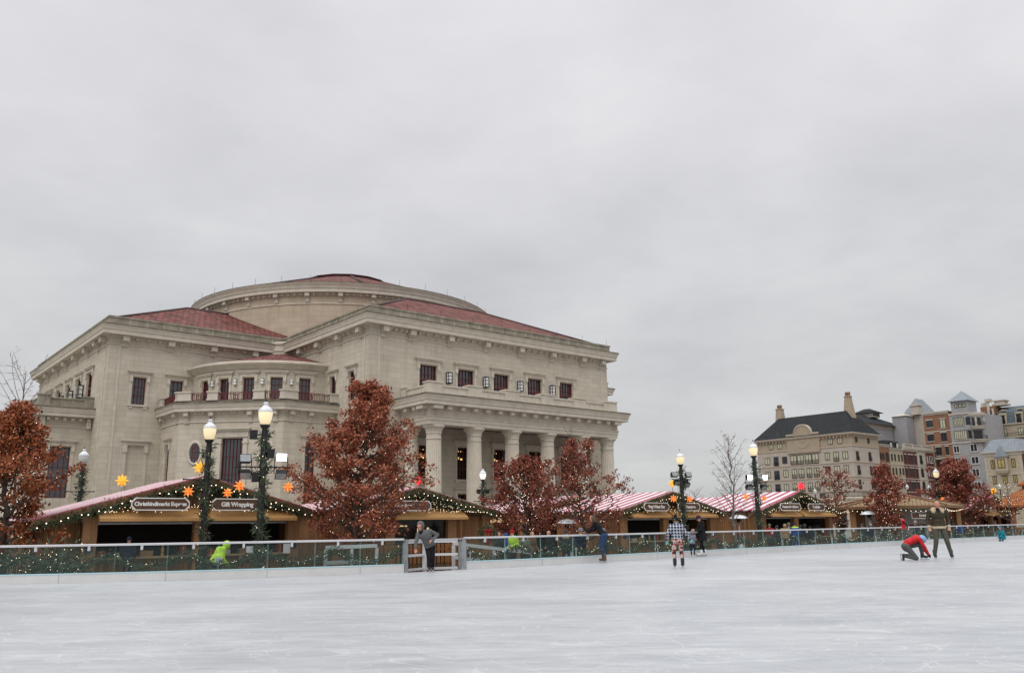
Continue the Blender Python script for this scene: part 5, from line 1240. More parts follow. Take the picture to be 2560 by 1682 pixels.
def gable_garland(label, ho, az, slope, xl, xr, seed, net=150):
    o = ho; rnd = random.Random(seed); y = .2
    pl = [(x, -.02, az - .16 - slope * abs(x)) for x in np.linspace(xl, 0, 10)]; pr = [(x, -.02, az - .16 - slope * abs(x)) for x in np.linspace(0, xr, 10)]
    sw = lambda x0, x1, sag: [(x0 + (x1 - x0) * i / 8, y, az - .28 - slope * abs(x0 + (x1 - x0) * i / 8) * .55 - sag * math.sin(PI * i / 8) - .16) for i in range(9)]
    g = garland('gable_garland', label, 'garland', o.location, o.rotation_euler[2], [pl + pr[1:], sw(-3.2, -.2, .1), sw(.2, 3.2, .1)], 'evergreen garlands on the hut gables', 170, .11, (.10, .22), 0, seed=seed)
    for ch in g.children:
        pass
    b = MB()
    for p in (pl, pr):
        for a, c in zip(p, p[1:]):
            for q in range(2): t_ = Vector(a).lerp(Vector(c), (q + .5 + rnd.uniform(-.2, .2)) / 2); b.octa((t_.x, t_.y - .13, t_.z - rnd.uniform(-.02, .1)), .022)
    b.build('festoon_bulbs', M['bulb_pink'], g)
    b = MB()
    for _ in range(net):
        x = rnd.uniform(-3.4, 3.4); top = az - .3 - slope * abs(x); z = rnd.uniform(2.32, max(2.34, top)); b.octa((x, .12 + rnd.uniform(-.1, .1), z), .013)
    b.build('fairy_lights', M['bulb'], g)
    return g
specs = [
 ('striped market hut signed Christkindlmarkt Express and Gift Wrapping left of the big oak', 515, 1192, 30.0, [(-1.55, 1.9, 'Christkindlmarkt Express', .175), (1.08, 1.85, 'Gift Wrapping', .21)], -5.3, 4.1, 'stall', .1),
 ('market hut with green glazed doors and a rental sign right of the big oak', 1049, 1219, 36.0, [(-.9, 2.6, 'Skate Rental', .2)], -4.1, 4.35, 'shop', 0),
 ('striped market hut under the yellow star behind the plaid skater', 1683, 1230, 45.5, [(-1.7, 1.95, 'Vogel Haus Eau', .21), (.9, 1.85, 'Willkommen', .21)], -4.1, 4.15, 'stall', -.3),
 ('striped market hut under the red star left of the shingled bar', 2002, 1229, 51.0, [(-1.65, 2.1, 'Bavarian Sweet Kitchen', .18), (1.1, 1.85, 'Tea Stube', .22)], -4.1, 4.1, 'stall', -.2)]
glab = ['evergreen garland with lights on the gable above the Gift Wrapping sign', 'evergreen garland with dense lights on the gable of the skate rental hut', 'evergreen garland with lights on the gable under the yellow star', 'evergreen garland with lights on the gable under the red star on a hut']
HUTS = []
for i, (lab, ax, ay, d, sg, xl, xr, st_, sd) in enumerate(specs):
    h = hut(lab, ax, ay, d, sg, xl, xr, style=st_, seed=i, sd=sd, lab_short=('left hut', '', 'yellow star hut', 'red star hut')[i]); HUTS.append(h)
    gable_garland(glab[i], h[0], h[1], h[2], xl, xr, 40 + i, 230 if i == 1 else 130)
# goods set out on the counters, each a thing of its own
crnd = random.Random(11)
for ci, (o, a, b, y0, ls) in enumerate(counters):
    side = 'first' if ci % 2 == 0 else 'second'
    for q, (kind, mk, w, h) in enumerate((('parcel', 'goods_red', .26, .2), ('parcel', 'goods_pale', .34, .14), ('crate', 'goods_tan', .4, .18), ('figurine', 'goods_gold', .14, .42), ('parcel', 'goods_red', .2, .3))):
        x = a + .25 + (b - a - .5) * (q + crnd.uniform(-.2, .2)) / 4; p = o.matrix_basis @ Vector((x, y0 + .25, .88)); m = MB()
        if kind == 'figurine': m.lathe([(w * .5, 0), (w * .35, h * .25), (w * .5, h * .5), (w * .2, h * .72), (w * .3, h * .85), (0, h)], (0, 0), 10)
        else:
            m.box(-w / 2, w / 2, -.12, .12, 0, h)
            if kind == 'crate': m.box(-w / 2 - .01, w / 2 + .01, -.13, .13, h * .4, h * .5)
            else: m.box(-.02, .02, -.123, .123, -.0, h + .003, 1)
        g = m.build(kind, [M[mk], M['goods_gold']]); g.location = p; g.rotation_euler = (0, 0, GRID)
        tag(g, {0: 'low red', 1: 'wide pale', 2: 'wooden', 3: 'gold', 4: 'tall red'}[q] + ' ' + kind + ' on the ' + side + ' counter of the ' + ls, kind, 'goods on the hut counters')
# two white notices and a picture board at the counters
def board(name, label, cat, hut_, x, z, w, h, m):
    p = hut_[0].matrix_basis @ Vector((x, -.1, z)); o = MB(); o.box(-w / 2, w / 2, -.01, .01, -h / 2, h / 2); q = o.build(name, m); q.location = p; q.rotation_euler = (0, 0, GRID); return tag(q, label, cat)
M['paper'] = mat('white paper', (.74, .75, .77), .7, .04, 30)
for lab, x in (('white paper notice propped on the Gift Wrapping counter nearest its middle', 1.7), ('white paper notice at the right end of the Gift Wrapping counter', 3.1)): board('paper_notice', lab, 'notice', HUTS[0], x, 1.02, .26, .24 if x < 2 else .34, M['paper'])
# second row of huts, mostly hidden: roofs and walls only
hut('striped hut roof half hidden between the two big huts on the right', 1833, 1243, 62, [], full=False)
hut('striped hut behind the two small red oaks', 1446, 1240, 49, [], full=False)
hut('striped hut at the far back behind the pair of red oaks, mostly hidden', 1318, 1262, 58, [], full=False)
h5 = hut('small striped hut under a yellow star at the far right beside the orange gazebo', 2484, 1240, 66, [(-1.6, 2.0, 'Stollen', .2), (1.8, 1.8, 'Drinks', .22)], -4.1, 4.1, seed=9, lab_short='far right hut')
gable_garland('evergreen garland with lights on the far hut beside the orange gazebo', h5[0], h5[1], h5[2], -4.1, 4.1, 77, 80)
hut('striped hut hidden behind the dark red tree at the right', 2400, 1258, 75, [], full=False)
h0 = hut('hut behind the left hut with a yellow star above its roof', 330, 1238, 44, [], full=False)
# ---- octagonal bar with shingle roof
M['shingle'] = tiles('tan wooden shingles', (.30, .20, .11), (.24, .155, .085), (.36, .27, .17), .25, .3); M['white_board'] = planks('white boards', (.55, .54, .51), .3, 'XY')
pc = at(2233, 1233, 56.5); pv = thing('market_bar', 'octagonal market bar with a tan shingle roof and timber posts', 'bar', (pc.x, pc.y, ZP))
def octag(r, n=8, a0=R(22)): return [(r * math.cos(a0 + 2 * PI * k / n), r * math.sin(a0 + 2 * PI * k / n)) for k in range(n)]
m = MB(); az = pc.z - ZP; q = octag(4.1)
for k in range(8):
    a, b = q[k], q[(k + 1) % 8]; w = (Vector(a) - Vector(b)).length
    m.add([(a[0], a[1], 2.62), (b[0], b[1], 2.62), (0, 0, az)], [(0, 1, 2)], 0, False, [((0, 0), (w, 0), (w / 2, 4.0))])
    m.add([(a[0], a[1], 2.62), (b[0], b[1], 2.62), (b[0], b[1], 2.45), (a[0], a[1], 2.45)], [(0, 3, 2, 1)], 1)
    m.tube([(a[0], a[1], 2.65), (0, 0, az + .03)], .05, 5, 1)
m.build('roof', [M['shingle'], M['fascia']], pv)
for k, (x, y) in enumerate(octag(3.6)):
    m = MB(); m.box(x - .14, x + .14, y - .14, y + .14, 0, 2.5); m.build('post', M['post'], pv)
q = octag(2.6)
for k in range(8):
    m = MB(); P = plane(q[k], q[(k + 1) % 8]); ln = (Vector(q[(k + 1) % 8]) - Vector(q[k])).length; m.pbox(P, 0, ln, 0, 2.6, 0, .06); m.build('wall_panel', M['white_board'] if k in (4, 5) else M['wood'], pv)
P = plane(octag(3.62)[5], octag(3.62)[6]); m = MB(); m.pbox(P, .9, 2.3, 1.85, 2.2, -.08, -.03); m.pbox(P, 1.0, 2.0, 1.4, 1.5, .5, .6)
m.build('sign', M['sign'], pv); P2 = P
m = MB(); m.pbox(P, .88, 2.32, 1.83, 1.86, -.09, -.08); m.pbox(P, .88, 2.32, 2.19, 2.22, -.09, -.08); m.pbox(P, .88, .91, 1.83, 2.22, -.09, -.08); m.pbox(P, 2.29, 2.32, 1.83, 2.22, -.09, -.08); m.build('sign_border', M['sign_white'], pv)
e5, e6 = Vector(octag(3.62)[5]), Vector(octag(3.62)[6]); ang = math.atan2(e6.y - e5.y, e6.x - e5.x); lp_ = P(1.6, 2.02, -.10); lettering('Drinks', .2, pv, lp_, M['sign_white'], ang)
q = octag(3.95); b = [(x, y, 2.4 - .1 * (k % 2)) for k, (x, y) in enumerate(q + q[:1])]; pts = []
for a, c in zip(b, b[1:]):
    for i in range(10): t_ = i / 10; p = Vector((a[0], a[1], 2.42)).lerp(Vector((c[0], c[1], 2.42)), t_); p.z -= .12 * math.sin(PI * t_); pts.append(p)
sl_ = thing('string_lights', 'swag of white string lights under the eaves of the octagonal bar', 'string lights', (pc.x, pc.y, ZP)); m = MB(); m.tube(pts, .008, 4); m.build('wire', M['wire'], sl_)
m = MB()
for p in pts[::1]: m.octa((p.x, p.y, p.z - .02), .026)
m.build('bulb_string', M['bulb'], sl_)
# ---- orange timber gazebo at the right edge
M['orange_wood'] = mat('orange stained timber', (.36, .10, .022), .55, .25, 3, stretch=(4, 4, .8)); M['orange_shingle'] = tiles('orange cedar shingles', (.40, .13, .04), (.31, .095, .03), (.48, .20, .08), .3, .28)
gz = at(2575, 1230, 66); gzo = thing('gazebo', 'orange timber gazebo with a two tier shingle roof at the right edge', 'gazebo', (gz.x + .4, gz.y, ZP))
m = MB(); N8 = 8
def tier(r0, z0, r1, z1):
    a, b = octag(r0), octag(r1)
    for k in range(8):
        j = (k + 1) % 8; w = (Vector(a[k]) - Vector(a[j])).length; w1 = (Vector(b[k]) - Vector(b[j])).length; sl = math.hypot(r0 - r1, z1 - z0)
        m.add([(*a[k], z0), (*a[j], z0), (*b[j], z1), (*b[k], z1)], [(0, 1, 2, 3)], 0, False, [((0, 0), (w, 0), ((w + w1) / 2, sl), ((w - w1) / 2, sl))])
        m.add([(*a[k], z0), (*a[j], z0), (*a[j], z0 - .14), (*a[k], z0 - .14)], [(0, 3, 2, 1)], 1)
tier(3.2, 2.75, .95, 4.0); tier(1.15, 4.35, .02, 5.0)
m.build('roof', [M['orange_shingle'], M['orange_wood']], gzo)
m = MB()
for x, y in octag(.75): m.box(x - .06, x + .06, y - .06, y + .06, 3.9, 4.36)
m.build('cupola_posts', M['orange_wood'], gzo)
for x, y in octag(2.7):
    m = MB(); m.box(x - .11, x + .11, y - .11, y + .11, 0, 2.75); m.build('post', M['orange_wood'], gzo)
m = MB(); q = octag(2.7)
for k in range(8):
    P = plane(q[k], q[(k + 1) % 8]); m.pbox(P, .1, 1.96, 2.45, 2.65, -.05, .05)
    if k != 2: m.pbox(P, .1, 1.96, .95, 1.07, -.06, .06); [m.pbox(P, .15 + i * .17, .21 + i * .17, .1, .95, -.02, .02) for i in range(11)]
m.build('railing', M['orange_wood'], gzo)
# ---- small kiosk, red and blue parcels trailer
kp = at(1266, 1312, 44); kk = thing('kiosk', 'small tan kiosk with a flat pitched roof left of the middle oak', 'kiosk', (kp.x, kp.y, ZP), GRID)
m = MB(); m.box(-.55, .55, -.4, .4, 0, 1.9); m.build('cabin', planks('tan kiosk boards', (.36, .21, .10), .12), kk)
m = MB(); m.add([(-1.0, -.8, 1.9), (1.0, -.8, 1.9), (1.0, .8, 1.9), (-1.0, .8, 1.9), (-.3, 0, 2.15), (.3, 0, 2.15)], [(0, 1, 5, 4), (1, 2, 5), (2, 3, 4, 5), (3, 0, 4), (0, 3, 2, 1)]); m.build('roof', M['awning'], kk)
m = MB(); m.box(-.4, .4, -.42, -.4, .9, 1.6); m.build('hatch', M['inside'], kk)
# ---- patio heaters
M['hood'] = mat('brushed aluminium hood', (.62, .64, .66), .35, .06, 4, .5)
for lab, x, d in (('tall patio heater with a pale domed hood beside the red oaks', 1420, 41), ('tall patio heater with a pale domed hood before the red star hut', 1853, 48), ('tall patio heater with a pale domed hood before the octagonal bar', 2182, 52)):
    p = col_at(x, d, ZP); o = thing('patio_heater', lab, 'patio heater', p, 0, 'patio heaters on the plaza')
    zh = at(x, 1303 if x < 1500 else 1291 if x < 2000 else 1281, d).z - ZP
    m = MB(); m.lathe([(.52, zh - .1), (.50, zh - .07), (.36, zh + .03), (.18, zh + .09), (0, zh + .11)], (0, 0), 24); m.lathe([(.51, zh - .1), (.3, zh - .02), (0, zh)], (0, 0), 24); m.build('hood', M['hood'], o)
    m = MB(); m.lathe([(.12, zh - .3), (.12, zh - .05), (.05, zh)], (0, 0), 12); m.build('burner', M['black'], o)
    m = MB(); m.tube([(0, 0, .5), (0, 0, zh - .25)], .045, 8); m.lathe([(.25, 0), (.25, .45), (.12, .6), (0, .6)], (0, 0), 14); m.build('stand', M['steel'], o)
# ---- stone urns and a parked car seen at the left
M['urn'] = mat('dark cast iron urn', (.035, .035, .037), .6, .3, 6)
for lab, x, d in (('dark cast iron urn at the left edge beside its twin', 2, 33), ('dark cast iron urn second from the left edge', 28, 33), ('dark cast iron urn behind the market hut with the red star', 2107, 60), ('dark cast iron urn in front of the red star hut door', 2042, 54)):
    p = col_at(x, d, ZP); o = thing('planter_urn', lab, 'urn', p, 0, 'cast iron urns on the plaza'); m = MB()
    m.lathe([(.3, 0), (.3, .5), (.22, .55), (.2, .8), (.12, .88), (.16, .95), (.34, 1.15), (.36, 1.22), (.30, 1.3), (.40, 1.45), (.44, 1.52), (.40, 1.54), (0, 1.5)], (0, 0), 16); m.build('bowl', M['urn'], o)
    if x > 1000:
        m = MB(); sprigs(m, [(0, 0, 1.5), (0, 0, 1.75)], 420, .3, (.1, .25), .03, random.Random(int(x))); m.build('greenery', M['needle'], o)
cp = col_at(75, 52, ZP); car = thing('parked_car', 'white parked car seen under the hut roof at the left', 'car', cp, R(20))
M['car_white'] = mat('white car paint', (.75, .76, .78), .25, .02, 2); M['tyre'] = mat('black rubber', (.015, .015, .015), .8, .1)
prof = [(-2.2, .35), (-2.25, .75), (-1.5, .95), (-.8, 1.42), (.7, 1.45), (1.5, 1.0), (2.2, .85), (2.25, .35)]; n = len(prof)
m = MB(); m.add([(x, -.88, z) for x, z in prof] + [(x, .88, z) for x, z in prof], [tuple(range(n)), tuple(range(n, 2 * n))[::-1]] + [(i, n + i, n + (i + 1) % n, (i + 1) % n) for i in range(n)]); m.build('body', M['car_white'], car)
m = MB()
for y in (-.89, .89): m.add([(-1.25, y, .98), (1.3, y, 1.0), (.65, y, 1.36), (-.75, y, 1.34)], [(0, 1, 2, 3)])
m.add([(1.45, -.75, 1.04), (1.45, .75, 1.04), (.78, .7, 1.43), (.78, -.7, 1.43)], [(0, 1, 2, 3)]); m.add([(-1.42, -.75, 1.0), (-1.42, .75, 1.0), (-.86, .7, 1.4), (-.86, -.7, 1.4)], [(3, 2, 1, 0)]); m.build('car_windows', M['glass_dark'], car)
for x in (-1.4, 1.4):
    for y in (-.85, .85): m = MB(); m.tube([(x, y - .1, .33), (x, y + .1, .33)], .33, 18); m.build('wheel', M['tyre'], car)
# ================================================================ LAMPS, STARS
M['globe_lit'] = emit('lit acorn globe', (1.0, .80, .46), .62, (.6, .52, .36)); M['globe_cool'] = emit('lit white acorn globe', (1.0, .95, .86), .8, (.7, .7, .7))
M['globe_off'] = mat('clear acorn globe', (.55, .56, .56), .15, .05, 5); M['cap'] = mat('ribbed clear cap', (.68, .69, .71), .2, .1, 30); M['hot'] = emit('glowing lamp core', (1, .92, .74), 3.0)
M['flood'] = emit('lit floodlight', (1, .98, .95), 6.0); M['flood_off'] = mat('unlit floodlight glass', (.30, .32, .33), .1, .2, 8)
def lamp(label, x, d, ytop, lit='lit', bar=None, floods=(), speakers=(), seed=1, garl=True):
    tp = at(x, ytop, d); H = tp.z - ZP; base = Vector((tp.x, tp.y, ZP)); o = thing('lamp_post', label, 'lamp post', base, GRID * .6, 'acorn lamp posts round the rink')
    m = MB(); m.lathe([(.24, 0), (.24, .12), (.19, .18), (.17, .55), (.12, .62), (.105, .9), (.09, H - 1.05), (.075, H - .92), (.13, H - .86), (.16, H - .80), (.12, H - .785)], (0, 0), 16, smooth=True); m.build('post', M['black'], o)
    m = MB(); m.lathe([(.10, H - .78), (.15, H - .74), (.195, H - .6), (.21, H - .46), (.205, H - .42)], (0, 0), 20); g = m.build('globe', M[{'lit': 'globe_lit', 'cool': 'globe_cool', 'off': 'globe_off'}[lit]], o)
    if lit != 'off':
        m = MB(); m.sphere((0, 0, H - .62), .207, 14, 8, sq=(.8, .8, .32)); m.build('lamp_core', M['hot'], g)
    m = MB(); m.lathe([(.215, H - .42), (.22, H - .40), (.19, H - .33), (.13, H - .27), (.075, H - .22), (.07, H - .17), (.085, H - .155), (.05, H - .11), (0, H - .10)], (0, 0), 20); m.build('cap', M['cap'], o)
    m = MB(); m.lathe([(.018, H - .11), (.03, H - .07), (.015, H - .04), (0, H)], (0, 0), 8); m.build('finial', M['black'], o)
    if bar:
        zb, hw = bar; m = MB(); m.tube([(-hw, 0, zb), (hw, 0, zb)], .022, 6)
        for s in (-1, 1): m.tube([(s * .06, 0, zb - .2), (s * .25, 0, zb - .16), (s * .36, 0, zb - .02)], .012, 5); m.sphere((s * hw, 0, zb), .035, 8, 5)
        m.build('crossbar', M['black'], o)
    for fx, fz, tilt, on in floods:
        m = MB(); w, h, dp = .17, .13, .09
        up = fz > bar[0]; rx = Matrix.Rotation(tilt, 3, 'X')
        bx = [Vector((sx * w * (.8 if sy > 0 else 1), sy * dp, sz * h * (.75 if sy > 0 else 1))) for sz in (-1, 1) for sy in (-1, 1) for sx in (-1, 1)]
        m.add([(rx @ p) + Vector((fx, 0, fz)) for p in bx], [(0, 2, 3, 1), (4, 5, 7, 6), (0, 1, 5, 4), (2, 6, 7, 3), (0, 4, 6, 2), (1, 3, 7, 5)])
        for s in (-1, 1): m.tube([(fx + s * .19, 0, fz), (fx + s * .19, 0, bar[0])], .012, 4)
        f = m.build('floodlight', M['black'], o)
        m = MB(); q = [Vector((sx * w * .86, -dp - .006, sz * h * .82)) for sx, sz in ((-1, -1), (1, -1), (1, 1), (-1, 1))]; m.add([(rx @ p) + Vector((fx, 0, fz)) for p in q], [(0, 1, 2, 3)]); m.build('lens', M['flood' if on else 'flood_off'], f)
    for sx, sz, s in speakers:
        m = MB(); m.add([(sx - .1, -.1, sz - .15), (sx + .1, -.1, sz - .13), (sx + .1, .1, sz - .13), (sx - .1, .1, sz - .13), (sx - .11, -.13, sz + .13), (sx + .11, -.13, sz + .13), (sx + .11, .1, sz + .15), (sx - .11, .1, sz + .15)], [(0, 3, 2, 1), (4, 5, 6, 7), (0, 1, 5, 4), (1, 2, 6, 5), (2, 3, 7, 6), (3, 0, 4, 7)]); m.tube([(sx, 0, sz), (0, 0, sz)], .02, 5); m.build('loudspeaker', M['black'], o)
    if garl:
        rnd = random.Random(seed); pts = [(.11 * math.cos(a * 1.9), .11 * math.sin(a * 1.9), H - .95 - a * (H - 1.0) / 30) for a in np.arange(0, 29, .5)]
        garland('pole_garland', 'evergreen garland wound round the ' + label, 'garland', base, 0, [pts], 'garlands wound round the lamp posts', 110, .10, (.1, .24), 5, .011, seed, droop=.5)
    return o
zb2 = at(666, 1167, 25.3).z - ZP
lamp('tallest lit lamp post before the big oak', 666, 25.3, 996, 'lit', (zb2, .78), [(-.52, zb2 + .22, -.35, False), (.52, zb2 + .30, .1, True), (-.50, zb2 - .2, .75, False), (.52, zb2 - .2, .75, False)], [(-.32, zb2 + .95, 1), (.2, zb2 + .4, 1), (-.2, zb2 - .3, 1)], 11)
zb1 = at(527, 1198, 28.5).z - ZP
lamp('lit lamp post with plain crossbar left of the tallest', 527, 28.5, 1040, 'lit', (zb1, .72), seed=12)
lamp('unlit lamp post behind the leftmost hut', 212, 38.5, 1116, 'off', (at(212, 1228, 38.5).z - ZP, .55), seed=13)
zb3 = at(1207, 1228, 55).z - ZP
lamp('white lit lamp post right of the big oak', 1207, 55, 1167, 'cool', (at(1207, 1252, 55).z - ZP, .6), (), [(-.3, zb3, 1), (.3, zb3, 1)], 14)
zb4 = at(1699, 1198, 44).z - ZP
lamp('lit lamp post before the yellow star hut', 1699, 44, 1122, 'lit', (zb4, .55), [(-.45, zb4 + .22, -.4, False), (.42, zb4 + .22, -.4, False), (-.3, zb4 - .15, .7, False), (.3, zb4 - .25, .7, False)], [(.25, zb4 - .1, 1)], 15)
zb5 = at(1881, 1206, 41).z - ZP
lamp('lit lamp post right of the lit bare tree', 1881, 41, 1098, 'lit', (zb5, .6), [(-.38, zb5 + .25, .1, True), (.22, zb5 + .22, -.3, False), (.5, zb5 + .25, .1, True), (-.42, zb5 - .2, .75, False), (.45, zb5 - .2, .75, False)], seed=16)
lamp('lit lamp post at the right behind the standing man', 2338, 62, 1166, 'lit', None, seed=17)
def small_lamp(label, x, d, ytop):
    tp = at(x, ytop, d); H = tp.z - ZP; o = thing('street_lamp', label, 'street lamp', (tp.x, tp.y, ZP), 0, 'small street lamps before the town houses'); m = MB(); m.lathe([(.2, 0), (.16, .5), (.08, .7), (.06, H - .8), (.14, H - .75)], (0, 0), 8); m.build('post', M['black'], o); m = MB(); m.lathe([(.12, H - .75), (.24, H - .4), (.2, H - .3), (.05, H - .1), (0, H)], (0, 0), 10); m.build('globe', M['globe_off'], o)
small_lamp('small street lamp above the ridge of the red star hut', 2037, 110, 1220); small_lamp('small street lamp before the cream narrow house', 2267, 120, 1209); small_lamp('small street lamp before the end house with quoins', 2322, 120, 1211); small_lamp('small street lamp before the cream rusticated house', 2498, 115, 1208)
# Moravian style paper stars
M['st_y'] = emit('lit yellow paper star', (1.0, .50, .04), .5, (.85, .45, .05)); M['st_o'] = emit('lit orange paper point', (1.0, .33, .05), .5, (.8, .3, .05)); M['st_r'] = emit('lit red paper point', (.95, .03, .02), .6, (.6, .03, .02)); M['st_p'] = emit('lit scarlet paper star', (1.0, .04, .06), .8, (.7, .03, .05))
def star_dirs():
    d = []
    for x in (-1, 0, 1):
        for y in (-1, 0, 1):
            for z in (-1, 0, 1):
                if (x, y, z) != (0, 0, 0): d.append((Vector((x, y, z)).normalized(), abs(x) + abs(y) + abs(z)))
    return d
def star(label, x, y, d, size, kind, pole=None, hang=None):
    p = at(x, y, d); o = thing('paper_star', label, 'star', p, random.Random(x).uniform(-.3, .3), 'glowing paper stars over the market'); r = size / 2; m = MB()
    for dr, k in star_dirs():
        a = dr.orthogonal().normalized(); b = dr.cross(a); n = 3 if k == 3 else 4; w = r * (.17 if n == 4 else .13); l = r * (1.0 if k != 3 else .8)
        base = [dr * r * .36 + (a * math.cos(2 * PI * i / n + .4) + b * math.sin(2 * PI * i / n + .4)) * w * 1.25 for i in range(n)]
        mi = {'y': 0, 'r': 0, 'ry': 1 if k == 3 else 0}[kind]
        m.add(base + [dr * l], [(i, (i + 1) % n, n) for i in range(n)], mi)
    m.sphere((0, 0, 0), r * .42, 10, 6, {'y': 0, 'r': 0, 'ry': 1}[kind])
    m.build('points', {'y': [M['st_y']], 'r': [M['st_p']], 'ry': [M['st_o'], M['st_r']]}[kind], o)
    m = MB()
    if pole: m.tube([(0, 0, -r * .3), (0, 0, pole)], .012, 5)
    if hang: m.tube([(0, 0, r * .3), (0, 0, hang)], .006, 4)
    if m.f: m.build('hanger', M['black'], o)
star('yellow star above the roof of the left hut', 305, 1201, 44, .74, 'y', -.9); star('yellow star on the peak behind the plain crossbar lamp', 500, 1168, 30.5, .54, 'y', -.4)
star('red and yellow star hanging left of the plain crossbar lamp', 471, 1228, 28.3, .41, 'ry', hang=.42); star('red and yellow star hanging right of the plain crossbar lamp', 569, 1231, 28.6, .38, 'ry', hang=.42)
star('red and yellow star hanging left of the floodlight lamp', 599, 1214, 25, .38, 'ry', hang=.55); star('red and yellow star hanging right of the floodlight lamp', 720, 1217, 25.6, .37, 'ry', hang=.58)
star('scarlet star on the peak of the skate rental hut', 1047, 1201, 36.2, .48, 'r', -.3); star('yellow star on the peak behind the lamp by the plaid skater', 1681, 1208, 45.8, .5, 'y', -.4)
star('orange star left of the lamp by the plaid skater', 1684, 1246, 43.6, .44, 'ry', hang=.3); star('orange star right of the lamp by the plaid skater', 1724, 1247, 44.2, .44, 'ry', hang=.3)
star('orange star left of the lamp beside the bare tree', 1865, 1241, 40.6, .33, 'ry', hang=.3); star('orange star right of the lamp beside the bare tree', 1911, 1245, 41.4, .32, 'ry', hang=.3)
star('scarlet star on the peak of the hut before the beige house', 2003, 1215, 51.2, .58, 'r', -.35); star('small orange star beside the head of the standing man', 2357, 1247, 61, .34, 'ry', hang=.3); star('yellow star on the far right hut', 2484, 1227, 66.2, .58, 'y', -.4)

